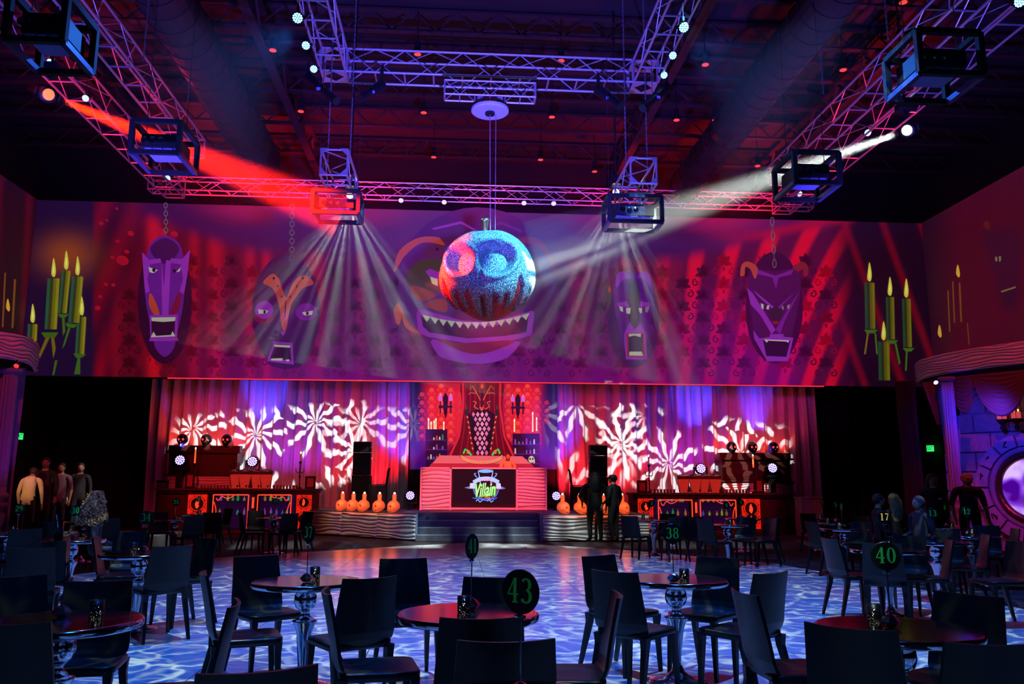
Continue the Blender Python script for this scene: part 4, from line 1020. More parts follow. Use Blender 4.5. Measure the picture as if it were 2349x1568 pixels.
truss((CE.x - .25, CE.y, ZT), (CE.x - .25, 5, ZT), 'blue-lit box truss along the left side of the hall', bay=.8)
truss((DE.x + .25, DE.y, ZT), (DE.x + .25, 5, ZT), 'blue-lit box truss along the right side of the hall', bay=.8)
ZB = 10.3
bl, br_ = at(345, 430, y=25).x, at(1860, 470, y=25).x
truss((bl, 25, ZB), (br_, 25, ZB), 'long red-lit truss close to the big wall picture', size=.42, bay=.6)
truss((-8.5, 24.4, 9.9), (-8.5, 8, 9.9), 'red-lit outer truss on the left behind the red beam', size=.55, bay=.9)
truss((10.15, 24.4, 9.9), (10.15, 8, 9.9), 'red-lit outer truss on the right behind the white beam', size=.55, bay=.9)
ctl, ctr = at(1020, 210, y=15.8), at(1227, 212, y=15.8)
truss((ctl.x, 15.8, ctl.z - .12), (ctr.x, 15.8, ctl.z - .12), 'short truss with the round motor plate above the skull sculpture', size=.3, bay=.3, cr=.022, br=.01)
t = thing('motor_plate', 'pale round plate the skull sculpture hangs from', 'rigging plate', dct)
MB().lathe([(.36, 0), (.385, .02), (.385, .07), (.3, .09)], n=40).build('disc', M['steel'], t)
MB().lathe([(.1, -.05), (.1, 0), (.04, .01)], n=16).build('hub', M['dark'], t)
for sx in (-1, 1): MB().box((sx * .2, 0, .2), (.12, .08, .3)).build('bracket', M['alu'], t)

def chain_hoist(x, y, z0, label):
    t = thing('hoist_chain', label, 'chain', (x, y, z0))
    mb = MB(); n = int((ZR - z0) / .11)
    for k in range(n):
        mb.tube((0, 0, k * .11), (0, 0, k * .11 + .075), .017, 5)
    mb.tube((0, 0, 0), (0, 0, n * .11), .008, 4)
    mb.build('links', M['dark2'] if 'dark2' in M else M['cable'], t); return t
def cage(px0, px1, py0, py1, Y, dep, label, vio=True, spec=''):
    """hanging projector cage: square tube frame round a projector box"""
    a, b = at(px0, (py0 + py1) / 2, y=Y), at(px1, (py0 + py1) / 2, y=Y); z1, z0 = at((px0 + px1) / 2, py0, y=Y).z, at((px0 + px1) / 2, py1, y=Y).z
    w, h = b.x - a.x, z1 - z0
    t = thing('projector_cage', label, 'projector', ((a.x + b.x) / 2, Y, z0))
    r = .035
    for x in (-w / 2, w / 2):
        for y in (0, dep):
            MB().box((x, y, h / 2), (.075, .075, h)).build('upright', M['black'], t)
        for z in (0, h): MB().box((x, dep / 2, z), (.07, dep, .07)).build('side_rail', M['projv2'] if z == 0 else M['black'], t)
    for y in (0, dep):
        for z in (0, h): MB().box((0, y, z), (w, .07, .07)).build('cross_rail', M['black'], t)
    body = MB().box((0, dep * .55, h * .52), (w * .76, dep * .72, h * .42)).build('projector_body', M['projb'], t)
    MB().box((0, dep * .55, h * .29), (w * .68, dep * .6, .03)).build('base_plate', M['projv'], body)
    for k in (-1, 0, 1): MB().box((k * w * .22, dep * .3, h * .27), (w * .12, dep * .2, .02)).build('foot_plate', M['projv'], body)
    for k in (-1, 0, 1): MB().lathe([(.05, 0), (.05, .02), (.03, .025)], n=14).build('lens_ring', M['chrome'], body, loc=(k * .13 - .1, dep * .18, h * .52)).rotation_euler = (pi / 2, 0, 0)
    for x in (-w / 2 + .05, w / 2 - .05): MB().tube((x, dep * .5, h), (x, dep * .5, ZR - z0), .006, 4).build('hanging_wire', M['black'], t)
    return t
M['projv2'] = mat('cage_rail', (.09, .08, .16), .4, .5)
M['dark2'] = mat('hoist_chain_steel', (.3, .3, .36), .4, .8)
cage(717, 822, 437, 487, 15.2, .6, 'black projector cage hung left of the skull sculpture')
cage(1398, 1518, 449, 507, 15.2, .62, 'black projector cage hung right of the skull sculpture')
cage(302, 412, 278, 349, 12.6, .88, 'projector cage under the left truss beside the red beam')
cage(1823, 1925, 349, 418, 12.6, .85, 'projector cage under the right truss beside the white beam')
cage(18, 150, -15, 92, 9, .75, 'near black projector cage high at the upper left corner')
cage(2108, 2250, 73, 168, 9, .75, 'near black projector cage high at the upper right corner')
for x0_, x1_, y0_, y1_, w in ((735, 797, 352, 402, 'left'), (1445, 1508, 370, 421, 'right')):
    a, b = at(x0_, y0_, y=15.3), at(x1_, y1_, y=15.3)
    sz = b.x - a.x; cx = (a.x + b.x) / 2
    truss((cx, 15.3, b.z), (cx, 16.9, b.z), 'short hanging truss piece over the cage %s of the skull sculpture' % w, size=sz * .96, bay=.55)
    t = thing('truss_end_plate', 'square end plate of the short truss piece %s of the skull' % w, 'plate', (cx, 15.27, b.z))
    s2 = sz / 2; g = sz * .3
    for i, (qx, qz, ax, az_) in enumerate(((-s2, 0, 1, 1), (s2, 0, -1, 1), (s2, sz, -1, -1), (-s2, sz, 1, -1))):
        MB().add([(qx, 0, qz), (qx + ax * g, 0, qz), (qx, 0, qz + az_ * g), (qx, .012, qz), (qx + ax * g, .012, qz), (qx, .012, qz + az_ * g)], [(0, 1, 2), (3, 5, 4), (0, 1, 4, 3), (1, 2, 5, 4), (2, 0, 3, 5)]).build('gusset', M['alu'], t)
    for sx in (-1, 1): chain_hoist(cx + sx * .22, 15.9, a.z + .06, '%s hoist chain above the cage %s of the skull sculpture' % ('left' if sx < 0 else 'right', w))
for px, py, yy, l in ((330, 128, 14.5, 'left-hand truss, nearer'), (432, 225, 17.5, 'left-hand truss, farther'), (1888, 205, 16, 'right-hand truss, farther'), (2036, 80, 13.6, 'right-hand truss, nearer')):
    p = at(px, py, y=yy); chain_hoist(p.x, p.y, p.z - .1, 'hoist chain lifting the %s one' % l)

# ------------------------------------------------------------------ lamp heads
def led_head(px, py, Y, d, label, to=None, em='ledw', group=None, par=True):
    p = at(px, py, y=Y); t = thing('led_spotlight', label, 'spotlight', p, 0, group)
    aim = (Vector(to) - p).normalized() if to is not None else Vector((0, -.5, -1)).normalized()
    q = aim.to_track_quat('Z', 'Y')
    def reo(o): o.rotation_mode = 'QUATERNION'; o.rotation_quaternion = q; return o
    reo(MB().lathe([(d * .2, -d * 1.1), (d * .42, -d * .9), (d * .55, -.1 * d), (d * .56, 0), (d * .5, .01)], n=20).build('housing', M['dark'], t, True))
    mb = MB(); n = 0
    for rr, cnt in ((0, 1), (.22, 6), (.40, 12)):
        for k in range(cnt):
            a = 2 * pi * k / cnt; mb.lathe([(d * .088, .012), (d * .088, .022), (d * .04, .03)], (d * rr * cos(a), d * rr * sin(a), 0), 8)
    reo(mb.build('lens', M[em], t))
    MB().box((0, 0, d * .95), (d * .2, d * .2, d * .5)).build('clamp', M['dark'], t) if par else None
    MB().tube((0, 0, d * 1.1), (0, 0, ZR - p.z if p.z > 6 else d * 1.2), .006, 4).build('safety_wire', M['black'], t)
    y_ = reo(MB().box((d * .6, 0, -d * .5), (d * .06, d * .3, d)).box((-d * .6, 0, -d * .5), (d * .06, d * .3, d)).box((0, 0, -d * 1.02), (d * 1.26, d * .3, d * .06)).build('yoke', M['dark'], t))
    return t
vw = lambda px, py, Y: at(px, py, y=Y - 8)     # toward the hall
for i, (x, y) in enumerate([(920, 459), (1019, 463), (1202, 465), (1270, 466)]):
    p = at(x, y, y=24.9); led_head(x, y, 24.9, .16, ['leftmost', 'second', 'third', 'rightmost'][i] + ' small LED lamp under the far truss beside the skull sculpture', p + Vector((0, -1, -1.1)), 'ledb')
for x, y, Y, d, l in [(683, 41, 12, .19, 'cyan-white LED lamp high on the horseshoe left arm, topmost'), (702, 104, 13.6, .17, 'cyan-white LED lamp on the horseshoe left arm, middle'), (720, 158, 15.2, .17, 'cyan-white LED lamp beside the left truss corner block'),
                      (1568, 63, 12.4, .19, 'cyan-white LED lamp high on the horseshoe right arm, topmost'), (1543, 127, 14, .17, 'cyan-white LED lamp on the horseshoe right arm, middle'), (1523, 172, 15.6, .17, 'cyan-white LED lamp beside the right truss corner block'),
                      (197, 225, 17, .17, 'small cyan LED lamp on the left outer truss above the red beam'), (115, 141, 15.5, .13, 'small cyan LED lamp under the near upper-left cage'), (385, 408, 24.4, .2, 'small LED lamp at the left end of the far truss'), (716, 457, 24.9, .14, 'small LED lamp beside the cage left of the skull'),
                      (1990, 304, 18.5, .2, 'small cyan LED lamp above the white beam at right'), (2065, 233, 16.5, .2, 'small cyan LED lamp under the near upper-right cage'), (1834, 444, 24.4, .2, 'small LED lamp at the right end of the far truss'), (2338, 3, 11.5, .22, 'cyan LED lamp cut by the upper right corner of the photo')]:
    p = at(x, y, y=Y); led_head(x, y, Y, d * .85, l, p + Vector((0, -1, -.75)), 'ledc')
led_head(112, 217, 14, .30, 'glowing red-orange moving head throwing the red beam', CAM * .55 + SK * .45, 'mover_red') if False else None
M['mover_red'] = mat('mover_lens_red', (1, .3, .05), .3, emit=(1, .16, .02), es=1.7); M['mover_white'] = mat('mover_lens_white', (1, 1, .9), .3, emit=(1, 1, .88), es=16)
for p, mm_, l in ((RM, 'mover_red', 'glowing red-orange moving head throwing the red beam'), (WM, 'mover_white', 'blazing white moving head throwing the broad white beam')):
    t = thing('moving_head', l, 'spotlight', p)
    aim = (CAM * .5 + SK * .5 - p).normalized(); q = aim.to_track_quat('Z', 'Y')
    for o in (MB().lathe([(.06, -.42), (.13, -.36), (.15, -.02), (.10, -.02)], n=24).build('housing', M['dark'], t, True), MB().lathe([(.10, -.01), (.09, .01), (.05, .02)], n=24).build('lens', M[mm_], t), MB().box((.2, 0, -.2), (.03, .12, .3)).box((-.2, 0, -.2), (.03, .12, .3)).box((0, 0, -.36), (.42, .12, .03)).build('yoke', M['dark'], t)):
        o.rotation_mode = 'QUATERNION'; o.rotation_quaternion = q
    MB().box((0, 0, .5), (.3, .25, .12)).tube((0, 0, .3), (0, 0, .5), .04, 8).tube((0, 0, .5), (0, 0, ZR - p.z), .02, 6).build('base', M['dark'], t)
for i, (x, y) in enumerate([(803, 447), (1413, 441)]):
    p = (GL, GR)[i]
    t = thing('star_projector', ['bright star projector behind the left cage', 'bright star projector beside the right cage'][i], 'projector', p)
    MB().ball((0, 0, 0), .075, 12, 8).build('lens', mat('projector_lens', (1, 1, 1), .3, emit=(.9, 1, .95), es=12), t, True)
    MB().box((0, -.0, .24), (.2, .4, .2)).tube((0, 0, .3), (0, 0, ZR - p.z), .02, 6).build('body', M['dark'], t)
# stage and bar floor heads (violet blue)
def floor_head(px, py, Y, d, label, zb):
    p = at(px, py, y=Y); t = thing('moving_head', label, 'spotlight', p)
    aim = Vector((0, -1, .12)).normalized(); q = aim.to_track_quat('Z', 'Y')
    mb = MB()
    for rr, cnt in ((0, 1), (.21, 6), (.39, 12)):
        for k in range(cnt):
            a = 2 * pi * k / cnt + .2; mb.lathe([(d * .085, .012), (d * .085, .02), (d * .04, .03)], (d * rr * cos(a), d * rr * sin(a), 0), 8)
    for o in (MB().lathe([(d * .3, -d * .8), (d * .5, -d * .55), (d * .58, -.02), (d * .54, .01)], n=24).build('head', M['dark'], t, True), mb.build('lens', M['ledb'], t)):
        o.rotation_mode = 'QUATERNION'; o.rotation_quaternion = q
    MB().box((-d * .66, d * .3, -d * .3), (d * .12, d * .4, d * .9)).box((d * .66, d * .3, -d * .3), (d * .12, d * .4, d * .9)).build('yoke', M['dark'], t)
    zb = zb - p.z
    MB().box((0, d * .3, -d * .82), (d * 1.5, d * 1.1, d * .25)).box((0, d * .3, (zb - d * .8) / 2), (d * .6, d * .6, max(.02, -zb - d * .8))).build('base', M['dark'], t)
floor_head(941, 1136, 25.6, .27, 'round violet moving head on the stage left of the booth', ZST)
floor_head(1276, 1137, 25.6, .27, 'round violet moving head on the stage right of the booth', ZST)
floor_head(413, 1055, 27.2, .32, 'round violet moving head before the left bar cabinet', 0)
floor_head(579, 1058, 27.2, .32, 'round violet moving head above the punch tubs of the left bar', 0)
floor_head(1608, 1074, 27.2, .32, 'round violet moving head above the punch tubs of the right bar', 0)
floor_head(1772, 1073, 27.2, .32, 'round violet moving head before the right bar cabinet', 0)
# long profile spotlights by the truss corners
for i, (a, b, l) in enumerate([((706, 178), (772, 232), 'long dark profile spotlight left of the left truss corner'), ((876, 196), (826, 226), 'long dark profile spotlight right of the left truss corner'), ((1372, 206), (1424, 244), 'long dark profile spotlight left of the right truss corner'), ((1530, 200), (1474, 248), 'long dark profile spotlight right of the right truss corner')]):
    p, q = at(*a, y=15.9), at(*b, y=15.4); t = thing('profile_spotlight', l, 'spotlight', p); d = q - p
    MB().tube((0, 0, 0), d * .45, .11, 12, .10).tube(d * .45, d, .075, 12, .085).build('barrel', M['dark'], t, False)
    MB().tube((0, 0, .05), (0, 0, ZT + .1 - p.z if ZT > p.z else .2), .03, 6).build('clamp', M['dark'], t)
    MB().box(tuple(d * .45 + Vector((0, -.09, -.06))), (.12, .03, .05)).build('handle', M['projv'], t)

# ================================================================== haze that the beams show up in
def haze(name, apex, to, length, half, label, dens, aniso=.2, start=.25, r0_=.08, n=32):
    apex, to = Vector(apex), Vector(to); d = (to - apex).normalized(); q = d.to_track_quat('Z', 'Y').to_matrix()
    mb = MB(); mb.lathe([(r0_, start), (r0_ + length * math.tan(radians(half)), start + length)], n=n)
    mb.v = [tuple(apex + q @ Vector(v)) for v in mb.v]
    mt = bpy.data.materials.new('haze_' + name); mt.use_nodes = True; nt = mt.node_tree; nt.nodes.clear()
    o_ = nt.nodes.new('ShaderNodeOutputMaterial'); vs_ = nt.nodes.new('ShaderNodeVolumeScatter'); vs_.inputs['Density'].default_value = dens; vs_.inputs['Anisotropy'].default_value = aniso
    nt.links.new(vs_.outputs[0], o_.inputs['Volume'])
    o = mb.build(name, mt); return tag(o, label, 'haze', None, 'stuff')
haze('light_haze', RM, SK, 5.2, 5.2, 'red-lit haze streaming from the red moving head', .035, .0, start=.15, r0_=.12)
haze('light_haze', WM, SK, 7.6, 5.2, 'white-lit haze streaming from the white moving head', .024, .0, r0_=.12)
haze('light_haze', GL, GL + Vector((-.15, .1, -1)), 3.6, 50, 'fan of pale light rays below the left hanging cage', .03, .0, start=.2, r0_=.2)
haze('light_haze', GR, GR + Vector((-.25, .1, -1)), 3.6, 50, 'fan of pale light rays below the right hanging cage', .03, .0, start=.2, r0_=.2)
for x, y, Y, tx, w in ((683, 41, 12, -3.2, 'left'), (1568, 63, 12.4, 3.4, 'right')):
    p_ = at(x, y, y=Y); haze('light_haze', p_, p_ + Vector((tx, -2.0, -4)), 2.8, 34, 'blue-lit haze outside the %s arm of the horseshoe truss' % w, .009, .0, start=.1)

# ================================================================== shared small builders
def skull_mb(s=1., jaw=True):
    """life-like skull, face toward +Y, centre of the cranium at the origin"""
    mb = MB(); NA_, NE_ = 36, 26; vs = []
    for j in range(NE_ + 1):
        el = -90 + 180 * j / NE_
        for i in range(NA_):
            az = -180 + 360 * i / NA_
            x, y, z = cos(radians(el)) * sin(radians(az)), cos(radians(el)) * cos(radians(az)), sin(radians(el))
            r = 1.0
            fr = max(0, cos(radians(az)))
            if el < -5: r *= 1 + .30 * fr ** 2 * sm(-5, -50, el)
            for ea in (-24, 24):
                q = sqrt(((az - ea) / 15) ** 2 + ((el + 2) / 13) ** 2)
                if q < 1: r -= .34 * sm(1, .5, q)
                elif q < 1.5: r += .05 * (1.5 - q)
            q = sqrt((az / 7) ** 2 + ((el + 23) / 9) ** 2)
            if q < 1: r -= .2
            if abs(az) < 40 and -47 < el < -38: r -= .10
            w = .80 - .22 * sm(-10, -60, el) * fr
            r *= 1 - .16 * sm(-12, -40, el) * (1 - fr)
            vs.append((x * r * w * s, y * r * .98 * s, z * r * (.88 if el > 0 else .98) * s))
    mb.add(vs, [(j * NA_ + i, j * NA_ + (i + 1) % NA_, (j + 1) * NA_ + (i + 1) % NA_, (j + 1) * NA_ + i) for j in range(NE_) for i in range(NA_)])
    return mb
# ------------------------------------------------------------------ bars
YBAR = 25.8
def bar_unit(side):
    L_ = side == 'left'
    X = (lambda v: v) if L_ else None
    t = thing('bar_counter', 'dark wooden bar with red neon display windows %s of the stage' % side, 'bar')
    if L_: xs = dict(a=362, b=428, m0=429, m1=477, w0=486, w1=573, p0=573, p1=588, v0=588, v1=671, n0=678, n1=717, e=724, top=1120, cy=1143, bot=1220, cb=1129)
    else: xs = dict(a=1452, b=1459, m0=1461, m1=1500, w0=1507, w1=1590, p0=1590, p1=1603, v0=1603, v1=1690, n0=1699, n1=1745, e=1752, top=1130, cy=1150, bot=1224, cb=1141)
    g = lambda x, y, Y=YBAR: at(x, y, y=Y)
    ztop = g((xs['a'] + xs['e']) / 2, xs['top']).z; zw = g((xs['w0'] + xs['w1']) / 2, xs['cb'] + 3).z
    gx = lambda x: g(x, 1150).x
    A, E_ = (gx(xs['a']), gx(xs['e'])) if L_ else (gx(xs['a']), gx(1815))
    y0_ = YBAR
    def bx(name, xa, xb, za, zb, ya, yb, mt_, par=t):
        return MB().box(((xa + xb) / 2, (ya + yb) / 2, (za + zb) / 2), (xb - xa, yb - ya, zb - za)).build(name, mt_, par)
    bx('counter_top', A - .06, E_ + .08, ztop - .06, ztop, y0_ - .14, y0_ + .75, M['panel'])
    bx('cornice', A - .02, E_ + .03, ztop - .13, ztop - .06, y0_ - .07, y0_ + .7, M['panel'])
    bx('plinth', A, E_, .0, .1, y0_ - .02, y0_ + .7, M['panel'])
    bx('back_panel', A, E_, .1, ztop - .13, y0_ + .6, y0_ + .7, M['panel'])
    for xa, xb in ((gx(xs['a']), gx(xs['b'])), (gx(xs['m0']), gx(xs['m1'])), (gx(xs['n0']), gx(xs['n1'])), (gx(xs['p0']) + .05, gx(xs['p1']) - .05), (gx(xs['n1']), E_ if not L_ else gx(xs['e']))):
        if xb - xa > .02: bx('front_block', xa, xb, .1, ztop - .13, y0_ + .02, y0_ + .6, M['panel'])
    for c0, c1 in (('w0', 'w1'), ('v0', 'v1')):
        xa, xb = gx(xs[c0]), gx(xs[c1])
        w = bx('display_interior', xa, xb, .12, zw, y0_ + .52, y0_ + .56, M['cabin'])
        for z in (.52, .93): bx('glass_shelf', xa, xb, z, z + .02, y0_ + .1, y0_ + .5, M['acrylic'])
        bx('window_pane', xa, xb, .12, zw, y0_ + .03, y0_ + .036, M['glass'])
        r = .017; yn = y0_ - .02
        mb = MB().tube((xa + .04, yn, .14), (xa + .04, yn, zw - .03), r, 6).tube((xa + .04, yn, zw - .03), (xb - .04, yn, zw - .03), r, 6).tube((xb - .04, yn, zw - .03), (xb - .04, yn, .14), r, 6)
        mb.build('neon_outline', M['neon'], t)
        s = 1 if (c0 == 'w0') else -1; cx = xa + .09 if s > 0 else xb - .09
        pts = [(cx + s * .55, zw - .06), (cx + s * .36, zw - .14), (cx + s * .2, zw - .08), (cx + s * .1, zw - .2), (cx + s * .03, zw - .12)]
        MB().path([(a, yn, b) for a, b in smoothpts(pts, 4, False)], .012, 5).build('neon_scroll', M['neon'], t)
        pts = [(cx - s * .02, zw - .24), (cx + s * .05, zw - .5), (cx + s * .02, zw - .85), (cx + s * .03, .2)]
        MB().path([(a, yn, b) for a, b in smoothpts(pts, 4, False)], .012, 5).build('neon_scroll', M['neon'], t)
        bx('rail', xa - .03, xb + .03, zw, ztop - .12, y0_ - .03, y0_ + .6, M['panel'])
    xm = (gx(xs['p0']) + gx(xs['p1'])) / 2
    bx('neon_tick', xm - .03, xm + .03, zw - .42, zw - .1, y0_ - .015, y0_ + .01, M['neon'])
    for c0, c1, sd in (('m0', 'm1', 1), ('n0', 'n1', 2)):
        xa, xb = gx(xs[c0]) + .03, gx(xs[c1]) - .03; w = xb - xa; cx = (xa + xb) / 2
        bx('backlit_panel', xa, xb, .14, ztop - .18, y0_ - .012, y0_ + .015, M['neon2'])
        for k, cz in enumerate((ztop - .18 - w * .5, ztop - .18 - w * .5 - .92)):
            if cz < .3: cz = .42
            rr = w * .33
            o = MB().lathe([(rr, 0), (rr, .01)], n=28).build('medallion', M['medal'], t, loc=(cx, y0_ - .014, cz)); o.rotation_euler = (pi / 2, 0, 0)
            mb = MB(); rnd = random.Random(sd * 7 + k + (0 if L_ else 50)); f = [(0, .75), (.28, .3), (.22, -.1), (.42, -.35), (.05, -.75), (-.2, -.3), (-.3, .1), (-.1, .35)]
            f = [(a * (1 if sd == 1 else -1) + rnd.uniform(-.08, .08), b + rnd.uniform(-.06, .06)) for a, b in f]
            P = [Vector((cx + a * rr, y0_ - .03, cz + b * rr)) for a, b in smoothpts(f, 3)]
            mb.add(P, [tuple(q) for q in tessellate_polygon([P])]).build('flame_motif', M['neon'], t)
            mb = MB()
            for k2 in range(8):
                a = pi / 4 * k2 + pi / 8; mb.tube((cx + rr * 1.12 * cos(a), y0_ - .014, cz + rr * 1.12 * sin(a)), (cx + w * .5 * cos(a), y0_ - .014, cz + min(w * .55, w * .55) * sin(a)), .008, 4)
            e = ell(cx, cz, rr * 1.28, rr * 1.28, n=22); mb.path([(a, y0_ - .014, b) for a, b in e + [e[0]]], .008, 4)
            mb.build('leading', M['medal'], t)
    # bottles in the windows
    rnd = random.Random(3 if L_ else 4)
    for c0, c1 in (('w0', 'w1'), ('v0', 'v1')):
        xa, xb = gx(xs[c0]) + .12, gx(xs[c1]) - .12
        for z in (.54, .95):
            for k in range(5):
                x = xa + (xb - xa) * (k + .5 + rnd.uniform(-.3, .3)) / 5; h = rnd.uniform(.13, .22)
                b = MB().lathe([(.03, 0), (.035, .01), (.035, h * .55), (.012, h * .75), (.012, h), (.0, h + .002)], (0, 0, 0), 8).build('bottle', bott(rnd.randrange(6)), None, True, loc=(x, y0_ + .26, z + .001))
                tag(b, 'small coloured bottle glowing on a shelf inside the %s bar window' % side, 'bottle', 'glowing bottles in the %s bar windows' % side)
    # counter things
    xt = [539, 562, 587, 611] if L_ else [1570, 1594, 1617, 1640]
    for i, x in enumerate(xt):
        p = g(x, 1100, YBAR + .34); w = .2
        tt = thing('punch_tub', '%s clear tub of red punch on the %s bar' % (['leftmost', 'second', 'third', 'rightmost'][i], side), 'drink tub', (p.x, YBAR + (.3 if i % 2 else .46), ztop), 0)
        MB().lathe([(w * .72, .0), (w * .74, .01), (w * 1.0, .5), (w * 1.04, .52), (w * 1.0, .525), (w * .97, .5), (w * .70, .03)], n=24).build('tub', M['acrylic'], tt, True)
        MB().lathe([(w * .68, .03), (w * .9, .42), (.01, .425)], n=24).build('punch', M['punch'], tt, True)
        MB().lathe([(w * 1.0, .53), (w * .8, .56), (w * .2, .585), (.03, .61)], n=24).build('lid', M['glass'], tt, True)
        MB().tube((w * .5, -w * .55, .09), (w * .5, -w * .98, .09), .018, 6).box((w * .5, -w * 1.0, .07), (.03, .03, .07)).build('tap', M['black'], tt)
    for i, x in enumerate([552, 580, 604] if L_ else [1575, 1602, 1624]):
        p = g(x, 1116, YBAR + .02)
        tt = thing('drip_tray', 'small tray at the foot of the tubs on the %s bar, %s' % (side, ['left one', 'middle one', 'right one'][i]), 'tray', (p.x, YBAR + .0, ztop))
        MB().box((0, 0, .012), (.2, .14, .02)).build('tray', M['wave'], tt)
    gxs = [462 + i * 7.5 for i in range(9)] + [628 + i * 7.5 for i in range(8)] if L_ else [1494 + i * 7.5 for i in range(8)] + [1652 + i * 7.5 for i in range(9)]
    for x in gxs:
        for dy in (.12, .3, .5):
            p = g(x, 1120, YBAR + dy)
            gl = MB().lathe([(.03, 0), (.038, .11), (.035, .11), (.027, .01)], n=8).build('tumbler', M['glass2'], None, True, loc=(p.x, YBAR + dy, ztop))
            tag(gl, 'clear tumbler in the neat rows of glasses on the %s bar' % side, 'glass', 'rows of tumblers on the %s bar' % side)
    # picture frames and candlesticks
    for i, (x, y, w, h, rz) in enumerate([(436, 1096, .28, .46, .5), (712, 1103, .32, .38, -.1)] if L_ else [(1473, 1111, .32, .38, .1), (1742, 1108, .28, .46, -.5)]):
        p = g(x, y, YBAR + .15)
        tt = thing('picture_frame', 'dark standing picture frame on the %s end of the %s bar' % (['left', 'right'][i], side), 'picture frame', (p.x, YBAR + .15, ztop), rz)
        for z in (.03, h - .03): MB().box((0, 0, z), (w, .03, .06)).build('rail', M['black'], tt)
        for xx in (-w / 2 + .03, w / 2 - .03): MB().box((xx, 0, h / 2), (.06, .03, h - .12)).build('stile', M['black'], tt)
        MB().box((0, .01, h / 2), (w - .11, .01, h - .11)).build('picture', mat('framed_red_print', (.35, .05, .08), .5, var=.8, scale=14), tt)
        MB().box((0, .08, h * .35), (.03, .14, .02)).build('strut', M['black'], tt)
    for i, (x, yt, ym, big) in enumerate([(449, 1030, 1062, 1), (690, 1040, 1058, 0)] if L_ else [(1488, 1047, 1065, 0), (1727, 1046, 1072, 1)]):
        Yc_ = YBAR + .5; p, q = g(x, yt, Yc_), g(x, ym, Yc_)
        tt = thing('candlestick', 'tall black candlestick with %s on the %s bar' % ('an orange candle' if big else 'a thin dark candle', side), 'candlestick', (p.x, Yc_, ztop))
        hh = q.z - ztop
        MB().lathe([(.09, 0), (.08, .03), (.02, .06), (.018, hh * .4), (.04, hh * .43), (.018, hh * .47), (.018, hh * .9), (.05, hh * .97), (.05, hh)], n=10).build('stick', M['black'], tt, True)
        if not big:
            for s in (-1, 1): MB().path([(0, 0, hh * .62), (s * .08, 0, hh * .58), (s * .12, 0, hh * .66), (s * .12, 0, hh * .74)], .012, 5).build('arm', M['black'], tt)
        MB().lathe([(.026, hh), (.024, p.z - ztop)], n=8).build('candle', M['orange'] if big else M['punchdark'], tt)
        MB().ball((0, 0, p.z - ztop + .03), .02, 6, 5, sz=1.8).build('flame', M['wax'], tt)
    return t, ztop
M['glass2'] = mat('tumbler_glass', (.8, .8, .85), .08, trans=.75, ior=1.25); M['punchdark'] = mat('thin_candle', (.3, .12, .08), .5, emit=(1, .2, .08), es=.12)
bL, zbl = bar_unit('left'); bR, zbr = bar_unit('right')
# back cabinets with skulls
for side, x0_, x1_, yt, ym, yb in (('left', 382, 546, 1021, 1086, 1117), ('right', 1654, 1817, 1038, 1102, 1128)):
    Yc_ = 27.55
    t = thing('back_cabinet', 'dark carved cabinet on a wavy red plinth behind the %s bar' % side, 'cabinet')
    xa, xb = at(x0_, 1080, y=Yc_).x, at(x1_, 1080, y=Yc_).x; zt_, zm, zb_ = at((x0_ + x1_) / 2, yt, y=Yc_).z, at((x0_ + x1_) / 2, ym, y=Yc_).z, 0
    def bx(name, a, b, za, zb, ya, yb_, mt_, par): return MB().box(((a + b) / 2, (ya + yb_) / 2, (za + zb) / 2), (b - a, yb_ - ya, zb - za)).build(name, mt_, par)
    bx('body', xa + .05, xb - .05, zm, zt_ - .2, Yc_, Yc_ + .4, M['panel'], t)
    bx('top_ledge', xa - .04, xb + .04, zt_ - .24, zt_ - .18, Yc_ - .1, Yc_ + .42, M['panel'], t)
    bx('crest', xa, xb, zt_ - .18, zt_, Yc_ + .05, Yc_ + .4, M['panel'], t)
    bx('ledge', xa - .04, xb + .04, zm - .05, zm, Yc_ - .12, Yc_ + .42, M['panel'], t)
    for k in range(2):
        a = xa + .14 + k * (xb - xa - .2) / 2; b = a + (xb - xa) / 2 - .2
        d_ = bx('door', a, b, zm + .06, zt_ - .3, Yc_ - .025, Yc_ + .0, M['panel'], t)
        bx('moulding', a + .07, b - .07, zm + .13, zt_ - .37, Yc_ - .05, Yc_ - .026, M['panel'], d_)
    bx('plinth', xa, xb, 0, zm - .05, Yc_ + .02, Yc_ + .4, M['panel'], t)
    wave_panel('wave_panel', (xa + .03, Yc_ - .02), (xb - .03, Yc_ - .02), .6, zm - .06, t, seed=2 if side == 'left' else 5, rows=12, amp=.03)
    xs_ = (415, 470, 517) if side == 'left' else (1681, 1729, 1778)
    for i, x in enumerate(xs_):
        p = at(x, 1015 if side == 'left' else 1030, y=Yc_ - .02)
        tt = thing('skull', '%s black skull with glowing red eyes on the %s cabinet' % (['leftmost', 'middle', 'rightmost'][i], side), 'skull', (p.x, Yc_ + .12, zt_ + .19), radians(180))
        skull_mb(.215).build('cranium', M['skullb'], tt, True)
        for sx in (-1, 1): MB().ball((sx * .066, .165, -.0), .036, 10, 6).build('eye', M['redeye'], tt, True)
        MB().ball((0, .19, -.08), .014, 8, 5).build('nose_glow', M['redeye'], tt, True)
